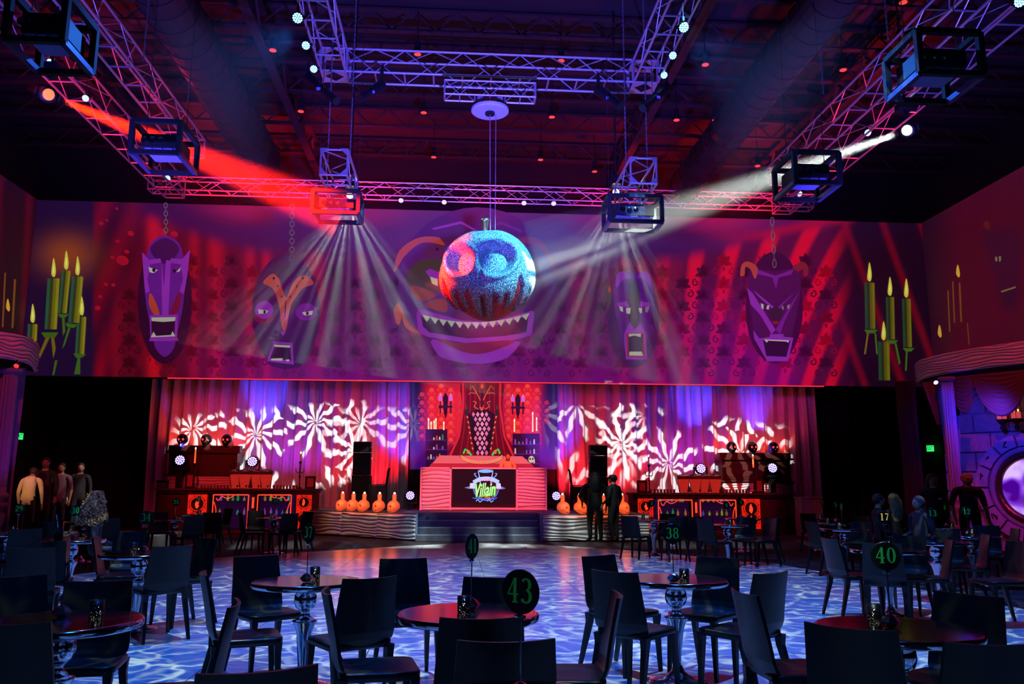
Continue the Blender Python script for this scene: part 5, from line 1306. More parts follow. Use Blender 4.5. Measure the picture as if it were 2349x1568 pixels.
# studded corner post of the right bar and the left bar
for x, w in ((1806, 'right'), (374, 'left')):
    p = at(x, 1160, y=YBAR + .1); t = thing('studded_post', 'dark post covered in small silver studs at the outer end of the %s bar' % w, 'post', (p.x + (.12 if w == 'right' else -.12), YBAR + .3, 0))
    MB().lathe([(.17, 0), (.17, 1.5), (.2, 1.55)], n=18).build('shaft', M['black'], t)
    mb = MB()
    for j in range(26):
        for a in (-2.4, -2.1, -1.8, -1.5, -1.2, -.9): mb.ball((.175 * cos(a + .1 * (j % 2)), .175 * sin(a + .1 * (j % 2)), .05 + j * .056), .014, 5, 4)
    o = mb.build('studs', M['cable'], t); o['kind'] = 'stuff'

# ------------------------------------------------------------------ speaker stacks on the stage
for side, x0_, x1_, yt in (('left', 808, 848, 1013), ('right', 1355, 1394, 1021)):
    Y = 26.6; a, b = at(x0_, 1090, y=Y), at(x1_, 1090, y=Y); w = b.x - a.x; zt_ = at(x0_, yt, y=Y).z
    t = thing('speaker_stack', 'tall black stack of loudspeakers on the stage, %s of the booth' % side, 'speaker', ((a.x + b.x) / 2, Y, ZST))
    htot = zt_ - ZST; hs = htot * .5 / 2; ha = htot * .5 / 6
    for k in range(2):
        c = MB().box((0, .3, hs * (k + .5)), (w * 1.04, .6, hs - .012)).build('subwoofer', M['black'], t)
        MB().box((0, -.008, hs * (k + .5)), (w * .96, .012, hs - .07)).build('grille', M['dark'], c)
    for k in range(6):
        mx = Matrix.Rotation(radians(-6 + 2.4 * k), 3, 'X')
        c = MB().box((0, .25 - .012 * k, htot * .5 + .02 + ha * (k + .5)), (w, .42, ha - .012), mx=mx).build('line_array_box', M['black'], t)
        MB().box((0, .035 - .012 * k, htot * .5 + .02 + ha * (k + .5)), (w * .94, .012, ha - .04), mx=mx).build('grille', M['dark'], c)
    MB().box((0, .22, htot * .5 + .008), (w * 1.02, .03, .016)).build('rigging_bar', mat('red_lit_bar', (.4, .05, .04), .4), t)
    # rack with raised rails beside it
    cx = at(867 if side == 'left' else 1329, 1130, y=25.9).x; sg = 1 if side == 'left' else -1
    t = thing('equipment_rack', 'black tube-framed rack with raised handles beside the %s speaker stack' % side, 'rack', (cx, 25.9, ZST))
    for xx in (-.24, .24):
        for yy in (-.18, .18): MB().box((xx, yy, .38), (.04, .04, .76)).build('leg', M['black'], t)
    MB().box((0, 0, .5), (.44, .3, .42)).build('case', M['dark'], t)
    MB().path([(sg * .24, 0, .74), (sg * .3, 0, 1.2), (sg * .34, 0, 1.24)], .035, 8).build('handle', M['black'], t)
    MB().tube((-sg * .24, 0, .74), (-sg * .5, 0, 1.2), .035, 8).build('handle', M['black'], t)
    for z in (.1, .74):
        MB().box((0, -.18, z), (.5, .03, .03)).box((0, .18, z), (.5, .03, .03)).build('cross_rail', M['black'], t)

# orange skull lanterns along the stage edge
def edge_y(x): return sl0.y + (sl1.y - sl0.y) * (x - sl0.x) / (sl1.x - sl0.x) if x < sl1.x else sr0.y
LAN = [(784, 'leftmost', 'left'), (809, 'second', 'left'), (834, 'third', 'left'), (869, 'fourth', 'left'), (903, 'rightmost', 'left'), (1292, 'leftmost', 'right'), (1331, 'second', 'right'), (1388, 'third', 'right'), (1429, 'rightmost', 'right')]
for x, w, side in LAN:
    d = at(x, 1160, y=1); Y = 24
    for _ in range(8): Y = edge_y(d.x * Y) + .24
    t = thing('skull_lantern', '%s orange skull lantern with a candle neck on the %s stage edge' % (w, side), 'lantern', (d.x * Y, Y, ZST + .165), radians(58 if side == 'left' else -58) + pi)
    t.rotation_euler[2] = radians(180 - 55) if side == 'left' else radians(180 + 55)
    skull_mb(.185).build('skull', M['lantern'], t, True)
    for sx in (-1, 1): MB().ball((sx * .056, .128, -.004), .034, 10, 6, sy=.55).build('eye_socket', mat('painted_hollow_shade', (.12, .02, .01), .8), t, True)  # dark colour put in for the shade inside sockets, nose and mouth
    MB().ball((0, .165, -.075), .018, 8, 5, sy=.5).build('nose_hole', mat('painted_hollow_shade'), t, True)
    MB().box((0, .14, -.128), (.14, .06, .012)).build('mouth_slit', mat('painted_hollow_shade'), t)
    MB().lathe([(.062, .12), (.055, .2), (.06, .31), (.045, .33)], (0, -.02, 0), 14).build('neck', M['lantern'], t, True)
    MB().ball((0, -.02, .35), .03, 8, 6).build('flame', M['wax'], t)
    plight('lantern_glow', (d.x * Y, Y - .3, ZST + .3), 5, (1, .15, .03), .12)

# ------------------------------------------------------------------ exit signs
for i, (x, y, X) in enumerate(((44, 1000, XL + .12), (2134, 1028, XR - .12))):
    p = at(x, y, x=X); rz = radians(-50 if i else 50)
    p = at(x, y, y=27.2); t = thing('exit_sign', 'small green EXIT sign in the dark %s of the %s' % ('gap', ['left side', 'right side'][i]), 'sign', p, rz)
    MB().box((0, 0, 0), (.22, .04, .2)).build('panel', M['exitm'], t)
    text_obj('lettering', 'EXIT', M['exitb'], t, Matrix.Translation((0, -.026, 0)) @ FRONT @ Matrix.Diagonal((.09, .19, 1, 1)))
    MB().tube((0, .02, .1), (0, .02, 4.82 - p.z), .01, 5).build('drop_rod', M['dark'], t)

# ================================================================== side grotto, canopies, drapes
def canopy(side, pts, zt_, h, wallx):
    P = [at(a, b, z=zt_) for a, b in pts]
    xy = smoothpts([(p.x, p.y) for p in P], 10, False)
    def fpos(u):
        k = u * (len(xy) - 1); i = min(int(k), len(xy) - 2); f = k - i
        q = Vector((xy[i][0] * (1 - f) + xy[i + 1][0] * f, xy[i][1] * (1 - f) + xy[i + 1][1] * f, 0)); d = Vector((xy[i + 1][0] - xy[i][0], xy[i + 1][1] - xy[i][1], 0)).normalized()
        return q, Vector((d.y, -d.x, 0))
    t = thing('canopy', 'curved wave-panelled red canopy jutting from the %s wall' % side, 'canopy')
    wave_panel('wave_fascia', (0, 0), (5.2, 0), zt_ - h, zt_, t, amp=.05, rows=7, nx=200, nz=70, fpos=fpos)
    poly = [Vector((a, b, zt_ - .02)) for a, b in xy] + [Vector((wallx, xy[-1][1], zt_ - .02)), Vector((wallx, xy[0][1], zt_ - .02))]
    MB().add(poly, [tuple(q) for q in tessellate_polygon([poly])]).build('top_board', M['black'], t)
    lo = [v + Vector((0, 0, -h + .06)) for v in poly]
    MB().add(lo, [tuple(q) for q in tessellate_polygon([lo])]).build('soffit_board', M['black'], t)
    mb = MB()
    for k in range(0, len(xy), 5): mb.box((xy[k][0] + (.06 if side == 'right' else -.06), xy[k][1] + .05, zt_ - h / 2), (.05, .05, h - .05))
    o = mb.build('ribs', M['black'], t); o['kind'] = 'stuff'
    return t, xy
cR, xyR = canopy('right', [(2104, 836), (2118, 824), (2160, 812), (2230, 799), (2290, 790), (2349, 782), (2420, 776)], 4.5, .48, XR - .05)
cL, xyL = canopy('left', [(-60, 752), (0, 760), (45, 768), (74, 780), (84, 800)], 4.5, .55, XL + .05)
# stone wall of the grotto
P0 = at(2195, 1112, y=19.2); dw = Vector((.524, -.852, 0)); nw = Vector((-.852, -.524, 0))
wst = thing('stone_wall', 'blue-lit wall of big carved stone blocks around the round mirror at right', 'wall')
LW = 4.6
q = [P0 + dw * a + nw * -.12 for a in (-.25, LW)]
MB().add([(q[0].x, q[0].y, 0), (q[1].x, q[1].y, 0), (q[1].x, q[1].y, 4.05), (q[0].x, q[0].y, 4.05)], [(0, 1, 2, 3)]).build('mortar', M['grout'], wst)
CM = None
k_ = ((2372 - 1174.5))
# mirror centre on the wall line under pixel column 2372
best = min((abs(proj(P0 + dw * (a / 100) + Vector((0, 0, 1.45 - P0.z)))[0] - 2374), a) for a in range(0, 400)); CM = P0 + dw * (best[1] / 100); CM.z = 1.44
rnd = random.Random(11)
for j in range(9):
    z0_, z1_ = j * .45 + .012, (j + 1) * .45 - .014
    a = -.25 - (j % 2) * .35
    while a < LW:
        b = a + rnd.uniform(.6, .8); a0, b0 = max(a, -.25) + .012, min(b, LW) - .012; a = b
        mid = P0 + dw * ((a0 + b0) / 2); mid.z = (z0_ + z1_) / 2
        if b0 - a0 < .1 or (abs((mid - CM).length) < .75): continue
        dpt = rnd.uniform(.09, .13); c = mid + nw * (-.12 + dpt / 2)
        mx = Matrix((dw, -nw, Vector((0, 0, 1)))).transposed()
        hx, hz = (b0 - a0) / 2, (z1_ - z0_) / 2; mb = MB(); vs2 = []
        for yy, s in ((dpt / 2, 1), (-dpt / 2 + .015, 1), (-dpt / 2, .93)):
            for xx, zz in ((-1, -1), (1, -1), (1, 1), (-1, 1)): vs2.append(c + mx @ Vector((xx * (hx - (0 if s == 1 else .02)), yy, zz * (hz - (0 if s == 1 else .02)))))
        mb.add(vs2, [(0, 4, 5, 1), (1, 5, 6, 2), (2, 6, 7, 3), (3, 7, 4, 0), (4, 8, 9, 5), (5, 9, 10, 6), (6, 10, 11, 7), (7, 11, 8, 4), (8, 11, 10, 9)])
        mb.build('stone_block', M['stone'], wst)
# carved ring of stones and the glowing mirror
mir = thing('round_mirror', 'round glowing violet mirror in a carved gold frame and stone ring at right', 'mirror')
MX = Matrix((dw, -nw, Vector((0, 0, 1)))).transposed()
def onwall(u, z, off): return CM + dw * u + nw * off + Vector((0, 0, z))
for k in range(14):
    a0 = 2 * pi * k / 14 + .02; a1 = 2 * pi * (k + 1) / 14 - .02; mb = MB(); vs2 = []
    for off in (.0, .16):
        for rr in (.93, 1.2):
            for s in range(5):
                a = a0 + (a1 - a0) * s / 4; vs2.append(onwall(rr * cos(a), rr * sin(a), off))
    fs = []
    for s in range(4): fs += [(10 + s, 11 + s, 16 + s, 15 + s), (s + 5, s + 6, s + 16, s + 15), (s, s + 10, s + 11, s + 1)]
    fs += [(0, 5, 15, 10), (4, 14, 19, 9)]
    st = mb.add(vs2, fs).build('ring_stone', M['zod'], mir)
    am = (a0 + a1) / 2; c = (1.065 * cos(am), 1.065 * sin(am)); rnd = random.Random(k * 3 + 1); mb = MB()
    gl = [(rnd.uniform(-.075, .075), rnd.uniform(-.09, .09)) for _ in range(5)]
    for (ax, az_), (bx_, bz) in zip(gl, gl[1:]):
        mb.tube(onwall(c[0] + ax, c[1] + az_, .165), onwall(c[0] + bx_, c[1] + bz, .165), .012, 5)
    mb.build('carved_sign', M['black'], st)
def ringmesh(name, r0__, r1__, o0, o1, material, n=48, bumps=0):
    mb = MB(); vs2 = []
    for i in range(n):
        a = 2 * pi * i / n; bmp = bumps * (i % 2)
        for rr, off in ((r1__, 0), (r1__ - .01, o0), ((r0__ + r1__) / 2, o1 + bmp), (r0__, o0), (r0__, 0)): vs2.append(onwall(rr * cos(a), rr * sin(a), off))
    return mb.add(vs2, [(i * 5 + s, ((i + 1) % n) * 5 + s, ((i + 1) % n) * 5 + s + 1, i * 5 + s + 1) for i in range(n) for s in range(4)]).build(name, material, mir, True)
ringmesh('inner_arch', .8, .93, .10, .12, M['stone'])
ringmesh('gilded_frame', .64, .80, .12, .2, M['gold'], 60, .025)
mm_ = bpy.data.materials.new('mirror_screen'); mm_.use_nodes = True; nt = mm_.node_tree; b = nt.nodes['Principled BSDF']; tc = nt.nodes.new('ShaderNodeTexCoord'); nz = nt.nodes.new('ShaderNodeTexNoise'); nz.inputs['Scale'].default_value = 2.2; nz.inputs['Detail'].default_value = 1
cr = nt.nodes.new('ShaderNodeValToRGB'); cr.color_ramp.elements[0].position = .36; cr.color_ramp.elements[0].color = (.06, .0, .26, 1); cr.color_ramp.elements[1].position = .64; cr.color_ramp.elements[1].color = (.75, .5, 1, 1); e_ = cr.color_ramp.elements.new(.48); e_.color = (.26, .06, .8, 1)
nt.links.new(tc.outputs['Object'], nz.inputs['Vector']); nt.links.new(nz.outputs['Fac'], cr.inputs[0]); nt.links.new(cr.outputs[0], b.inputs['Emission Color']); b.inputs['Emission Strength'].default_value = 1.0; b.inputs['Roughness'].default_value = .2; b.inputs['Base Color'].default_value = (.05, .02, .1, 1)
P = [onwall(.65 * cos(2 * pi * i / 48), .65 * sin(2 * pi * i / 48), .09) for i in range(48)]
MB().add(P, [tuple(range(48))]).build('mirror_glass', mm_, mir)
# wall torch ledge with candles above the ring
tl = thing('candle_sconce', 'iron sconce with lit pink candles above the round mirror', 'candles')
cs = onwall(-.15, 1.52, .25)
for k in range(4):
    u = -.42 + k * .3
    MB().lathe([(.02, -.26), (.06, -.2), (.03, -.12), (.11, -.04), (.13, 0)], onwall(u, 1.52, .28), 12).build('iron_bowl', M['black'], tl, True)
    for s, hh in ((-.05, .24), (.06, .15)):
        MB().lathe([(.045, 0), (.042, hh)], onwall(u + s, 1.52, .3), 10).build('candle', mat('pink_candle', (.8, .3, .35), .5, emit=(1, .1, .12), es=.5), tl, True)
        MB().ball(onwall(u + s, 1.52 + hh + .03, .3), .02, 6, 5, sz=1.6).build('flame', mat('warm_flame', (1, .6, .2), .5, emit=(1, .4, .1), es=3), tl)
MB().tube(onwall(-.5, 1.48, .2), onwall(.55, 1.48, .2), .025, 6).build('iron_bar', M['black'], tl)
# velvet swags under the right canopy
def swag(pa, pb, drop, off, label, nf=9, tail=False):
    vs2 = []; NX, NZ = 30, 34
    for j in range(NZ + 1):
        v = j / NZ
        for i in range(NX + 1):
            u = i / NX; s = 4 * u * (1 - u)
            if tail: w = .5 * (1 - .72 * v); p = pa + (pb - pa) * (.5 + (u - .5) * (1 - .75 * v)); z = pa.z - drop * v
            else: p = pa + (pb - pa) * u; z = pa.z - drop * v * (s ** .6)
            f = (.05 * abs(sin(v * pi * nf)) * s) if not tail else .06 * sin(u * pi * nf)
            vs2.append((p.x + nw.x * (f + off), p.y + nw.y * (f + off), z))
    return tag(MB().add(vs2, [(j * (NX + 1) + i, j * (NX + 1) + i + 1, (j + 1) * (NX + 1) + i + 1, (j + 1) * (NX + 1) + i) for j in range(NZ) for i in range(NX)]).build('velvet_swag', M['velvet'], smooth=True), label, 'curtain')
za = 4.0
A_, B_, C_ = P0 + dw * -.15, P0 + dw * .75, P0 + dw * 2.0
for v in (A_, B_, C_): v.z = za
swag(at(2128, 878, y=18.6), at(2208, 876, y=18.3), 1.0, .3, 'dark red velvet tail hanging from the right canopy beside the column', 5, True)
swag(at(2188, 868, y=18.2), at(2252, 866, y=17.6), .85, .25, 'left dark red velvet swag below the right canopy')
swag(at(2248, 862, y=17.5), at(2372, 850, y=16.6), .95, .35, 'right dark red velvet swag with a glowing fringe below the canopy')
def tied(px0, px1, yt, pxb, yb, Y, label, sd=1):
    a, b, c = at(px0, yt, y=Y), at(px1, yt, y=Y), at(pxb, yb, y=Y); vs2 = []; NX, NZ = 60, 16
    for j in range(NZ + 1):
        v = j / NZ; k = v ** 1.6
        for i in range(NX + 1):
            u = i / NX; x = a.x + (b.x - a.x) * u; xb2 = c.x + (u - .5) * .22; x = x * (1 - k) + xb2 * k
            vs2.append((x, Y + .06 * sin(u * 34) * (1 - .5 * v), a.z + (c.z - a.z) * v))
    return tag(MB().add(vs2, [(j * (NX + 1) + i, (j + 1) * (NX + 1) + i, (j + 1) * (NX + 1) + i + 1, j * (NX + 1) + i + 1) for j in range(NZ) for i in range(NX)]).build('tied_drape', M['drapev'], smooth=True), label, 'curtain')
tied(2150, 2200, 872, 2192, 1118, 18.2, 'pale violet-lit drape tied back beside the stone wall')
def column(px, ytop, Y, r, label):
    p = at(px, ytop, y=Y); t = thing('column', label, 'column', (p.x, Y, 0)); h = min(p.z, 4.0)
    mb = MB(); n = 16; vs2 = []
    for z in (1.35, h):
        for i in range(n * 2): rr = r * (1 if i % 2 else .86); vs2.append((rr * cos(pi * i / n), rr * sin(pi * i / n), z))
    mb.add(vs2, [(i, (i + 1) % 32, 32 + (i + 1) % 32, 32 + i) for i in range(32)]); mb.build('fluted_shaft', M['drapev'], t)
    MB().lathe([(r * 1.5, 0), (r * 1.5, .18), (r * 1.1, .24), (r * .8, .5), (r * 1.2, .8), (r * .9, .9), (r * 1.35, .96), (r * 1.35, 1.04), (r * .9, 1.08), (r * 1.35, 1.14), (r * 1.35, 1.22), (r * 1.0, 1.26), (r * 1.0, 1.36)], n=20).build('turned_base', M['drapev'], t, True)
    MB().lathe([(r, h - .02), (r * 1.4, h + .04), (r * 1.4, h + .1)], n=20).build('capital', M['drapev'], t, True)
column(2172, 875, 17.9, .13, 'slim fluted column with a turned base left of the stone wall')
column(22, 856, 17.9, .17, 'slim violet-lit fluted column at the far left edge')
drape('side_drape', -9.95, -9.3, .3, 3.9, 18.4, 'dark violet drape behind the column at the far left', material=M['drapev'], amp=.07, per=.3, seed=9)
drape('side_drape', 10.35, 10.8, .3, 3.9, 18.7, 'dark narrow drape behind the slim column at right', material=M['wall'], amp=.06, per=.25, seed=2)
t = led_head(2146, 876, 17.2, .1, 'tiny blue LED lamp under the tip of the right canopy', Vector((10, 12, 0)), 'ledb')
t = led_head(38, 838, 17.2, .1, 'tiny red lamp on top of the far left column', Vector((-8, 12, 0)), 'redeye')

# raised service corner at the far left with a lit counter
rz_ = thing('riser', 'low dark platform the people at the far left stand on', 'platform', (-9.4, 19.6, 0)); rz_['kind'] = 'structure'
MB().box((0, 0, .14), (5.4, 4.2, .28)).build('deck', M['stagem'], rz_)
t = thing('service_counter', 'small amber-lit service counter at the far left', 'counter', (-10.45, 19.3, .28))
MB().box((0, 0, .5), (.7, .5, 1.0)).build('body', M['panel'], t); MB().box((0, 0, 1.02), (.8, .6, .04)).build('top', M['amber'], t)
p = at(1858, 1165, y=24.5); t = thing('side_cabinet', 'pale closed cabinet right of the right bar', 'cabinet', (p.x, 24.6, 0))
zc = at(1858, 1142, y=24.5).z
MB().box((0, 0, zc / 2), (.62, .5, zc)).build('body', mat('pale_cabinet', (.3, .22, .26), .6), t); MB().box((0, 0, zc + .02), (.7, .56, .04)).build('top', mat('pale_cabinet'), t)
for sx in (-1, 1):
    d_ = MB().box((sx * .15, -.26, zc / 2), (.28, .02, zc - .1)).build('door', mat('pale_cabinet'), t)
    MB().box((sx * .04, -.28, zc / 2), (.015, .02, .12)).build('handle', M['dark'], d_)

# ================================================================== tables and chairs
def glyph(d):
    R_ = []
    def arc(cx, cz, rx, rz_2, a0, a1, lo, hi, n=14):
        pts_ = [(cx + rx * cos(a0 + (a1 - a0) * i / n), cz + rz_2 * sin(a0 + (a1 - a0) * i / n)) for i in range(n + 1)]
        R_.extend(stroke2(pts_, [lo + (hi - lo) * abs(cos(a0 + (a1 - a0) * i / n)) ** 1.3 for i in range(n + 1)]))
    def ln(*p, w): R_.extend(stroke2(list(p), w))
    if d == '0': arc(0, 0, .19, .44, 0, 2 * pi, .05, .16)
    if d == '1': ln((0, -.45), (0, .46), w=.17); ln((-.17, -.46), (.17, -.46), w=.06); ln((-.16, .36), (-.04, .46), w=.07)
    if d == '2': arc(0, .2, .19, .25, pi * .95, -.5, .06, .14); ln((.16, .1), (-.2, -.4), w=[.13, .06]); ln((-.22, -.41), (.22, -.41), w=.12); arc(-.14, .2, .05, .05, 0, 2 * pi, .06, .06, 8)
    if d == '3': arc(-.02, .23, .18, .22, 2.6, -1.5, .06, .15); arc(-.02, -.22, .21, .24, 1.5, -2.7, .06, .16)
    if d == '4': ln((.08, .46), (-.24, -.14), w=.06); ln((-.26, -.16), (.26, -.16), w=.06); ln((.09, .47), (.09, -.45), w=.15); ln((-.05, -.46), (.22, -.46), w=.05)
    if d == '5': ln((-.16, .44), (.2, .44), w=.1); ln((-.15, .44), (-.15, .04), w=.06); arc(-.0, -.17, .2, .27, 2.2, -2.6, .06, .16)
    if d == '7': ln((-.22, .41), (.22, .41), w=.12); ln((.2, .4), (-.06, -.46), w=[.06, .17])
    if d == '8': arc(0, .23, .16, .21, 0, 2 * pi, .05, .13); arc(0, -.22, .19, .24, 0, 2 * pi, .05, .15)
    if d == '9': arc(0, .18, .18, .27, 0, 2 * pi, .05, .15); arc(-.0, -.1, .19, .36, .4, -2.2, .05, .15)
    return R_
def proto_table():
    t = thing('pedestal_table', '', 'table')
    MB().lathe([(.372, .725), (.372, .74), (.36, .741)], n=48).build('table_top', M['mirror'], t)
    MB().lathe([(.365, .702), (.382, .702), (.388, .71), (.388, .732), (.383, .741), (.372, .7405)], n=48).build('rim', M['chrome'], t, True)
    MB().lathe([(.03, .70), (.03, .68), (.06, .675), (.078, .64), (.082, .60), (.07, .56), (.04, .535), (.032, .52), (.036, .50), (.06, .478), (.088, .468), (.086, .458), (.07, .43), (.055, .38), (.045, .32), (.034, .24), (.026, .16), (.024, .11)], n=24).build('pedestal', M['chrome'], t, True)
    MB().lathe([(.024, .13), (.036, .12), (.04, .105), (.05, .085), (.08, .06), (.14, .04), (.2, .025), (.215, .012), (.215, .0)], n=32).build('foot', M['chrome'], t, True)
    return t
def proto_chair():
    t = thing('side_chair', '', 'chair')
    # seat, slightly dished, rounded corners
    def rr(w, d, n=5, r=.06, cy_=0):
        out = []
        for cx, cyy, a in ((w - r, d - r, 0), (-w + r, d - r, pi / 2), (-w + r, -d + r, pi), (w - r, -d + r, 3 * pi / 2)):
            for k in range(n + 1): out.append((cx + r * cos(a + pi / 2 * k / n), cyy + cy_ + r * sin(a + pi / 2 * k / n)))
        return out
    o1, o2 = rr(.212, .212, cy_=.01), rr(.20, .20, cy_=.01); n = len(o1); mb = MB()
    vs2 = [(x, y, .412) for x, y in o2] + [(x, y, .425) for x, y in o1] + [(x, y, .452) for x, y in o1] + [(x * .97, y * .97, .458) for x, y in o1] + [(x * .6, y * .6, .450) for x, y in o1] + [(0, 0, .447)]
    fs = [tuple(range(n - 1, -1, -1))]
    for k in range(4): fs += [(k * n + i, k * n + (i + 1) % n, (k + 1) * n + (i + 1) % n, (k + 1) * n + i) for i in range(n)]
    fs += [(4 * n + i, 4 * n + (i + 1) % n, 5 * n) for i in range(n)]
    mb.add(vs2, fs).build('seat', M['plastic'], t, True)
    # backrest: curved shell rising out of the seat
    NX, NZ = 12, 10; F1, B1 = [], []
    for j in range(NZ + 1):
        v = j / NZ; z = .435 + .415 * v; hw = .212 - .028 * v - .03 * max(0, .12 - v) / .12; y0_2 = -.195 - .075 * v ** 1.3 + .03 * max(0, .15 - v) / .15
        for i in range(NX + 1):
            u = -1 + 2 * i / NX; y = y0_2 - .032 * (1 - u * u) + .004
            zz = z + (.006 * (u * u) if j == NZ else 0)
            F1.append((u * hw, y + .009, zz)); B1.append((u * hw, y - .009, zz))
    m_ = (NX + 1) * (NZ + 1); fs = []
    for j in range(NZ):
        for i in range(NX):
            a = j * (NX + 1) + i; fs += [(a, a + NX + 1, a + NX + 2, a + 1), (m_ + a, m_ + a + 1, m_ + a + NX + 2, m_ + a + NX + 1)]
    for j in range(NZ):
        a = j * (NX + 1); b2 = a + NX; fs += [(a, m_ + a, m_ + a + NX + 1, a + NX + 1), (b2, b2 + NX + 1, m_ + b2 + NX + 1, m_ + b2)]
    for i in range(NX):
        a = NZ * (NX + 1) + i; fs += [(a, m_ + a, m_ + a + 1, a + 1), (i, i + 1, m_ + i + 1, m_ + i)]
    MB().add(F1 + B1, fs).build('backrest', M['plastic'], t, False)
    for me_s in (t,): pass
    def leg(x0_2, y0_3, x1_2, y1_2, w0, w1, d0, d1, zt_=.43):
        mb = MB(); vs3 = []
        for (x, y, w, d, z) in ((x0_2, y0_3, w0, d0, zt_), (x0_2 * .99, y0_3 * .97 + y1_2 * .03, w0 * .8, d0 * .8, zt_ - .07), (x1_2, y1_2, w1, d1, 0)):
            for a, b2 in ((-1, -1), (1, -1), (1, 1), (-1, 1)): vs3.append((x + a * w / 2, y + b2 * d / 2, z))
        return mb.add(vs3, [(0, 1, 2, 3)[::-1] if 0 else (3, 2, 1, 0)[::-1], (8, 11, 10, 9)] + [(k * 4 + i, (k + 1) * 4 + i, (k + 1) * 4 + (i + 1) % 4, k * 4 + (i + 1) % 4) for k in (0, 1) for i in range(4)]).build('leg', M['plastic'], t)
    for s in (-1, 1):
        leg(s * .185, .19, s * .198, .205, .05, .024, .05, .024)
        leg(s * .185, -.185, s * .205, -.285, .052, .024, .06, .026)
    return t
def proto_sign():
    t = thing('table_number', '', 'table number')
    MB().lathe([(.0, 0), (.03, .004), (.052, .028), (.028, .052), (.006, .064), (.004, .064)], n=7).build('crystal_base', M['chrome'], t)
    MB().tube((0, 0, .06), (0, 0, .275), .0032, 6).build('rod', M['chrome'], t)
    MB().tube((-.018, 0, .262), (.018, 0, .262), .006, 6).box((0, 0, .27), (.012, .014, .02)).build('clip', M['chrome'], t)
    o = MB().lathe([(.068, -.003), (.071, -.001), (.071, .001), (.068, .003)], n=36).build('disc', M['numdisc'], t, loc=(0, 0, .34)); o.rotation_euler = (pi / 2, 0, 0)
    return t
def proto_candle():
    t = thing('candle_cup', '', 'candle holder')
    MB().lathe([(.032, .0), (.036, .004), (.036, .088), (.033, .088), (.032, .006)], n=24).build('cup', M['cupx'], t, True)
    MB().lathe([(.028, .006), (.028, .03), (.0, .031)], n=14).build('wax', mat('white_wax', (.7, .65, .5), .6, emit=(1, .85, .6), es=.5), t, True)
    MB().lathe([(.003, .031), (.010, .04), (.008, .055), (.001, .072)], n=10).build('flame', M['wax'], t, True)
    return t
mc = bpy.data.materials.new('perforated_cup_holes'); mc.use_nodes = True; nt = mc.node_tree; b = nt.nodes['Principled BSDF']; b.inputs['Base Color'].default_value = (.015, .015, .02, 1); b.inputs['Metallic'].default_value = .6; b.inputs['Roughness'].default_value = .35
tc = nt.nodes.new('ShaderNodeTexCoord'); vo = nt.nodes.new('ShaderNodeTexVoronoi'); vo.inputs['Scale'].default_value = 140; nt.links.new(tc.outputs['Object'], vo.inputs['Vector'])
lt = nt.nodes.new('ShaderNodeMath'); lt.operation = 'GREATER_THAN'; lt.inputs[1].default_value = .36; nt.links.new(vo.outputs['Distance'], lt.inputs[0]); nt.links.new(lt.outputs[0], b.inputs['Alpha'])
M['cupx'] = mc
M['numd'] = mat('dim_green_number', (.02, .2, .04), .5, emit=(.01, .25, .045), es=.1)  # same numeral green with a weaker glow, for the darker signs
PT, PC, PS, PCU = proto_table(), proto_chair(), proto_sign(), proto_candle()
KT, KC, KS, KCU = tree(PT), tree(PC), tree(PS), tree(PCU)
used = {'t': False, 'c': False, 's': False, 'k': False}
def inst(key, proto, kids):
    if not used[key]: used[key] = True; return proto
    return copy_tree(proto, None, kids)
TB = {}
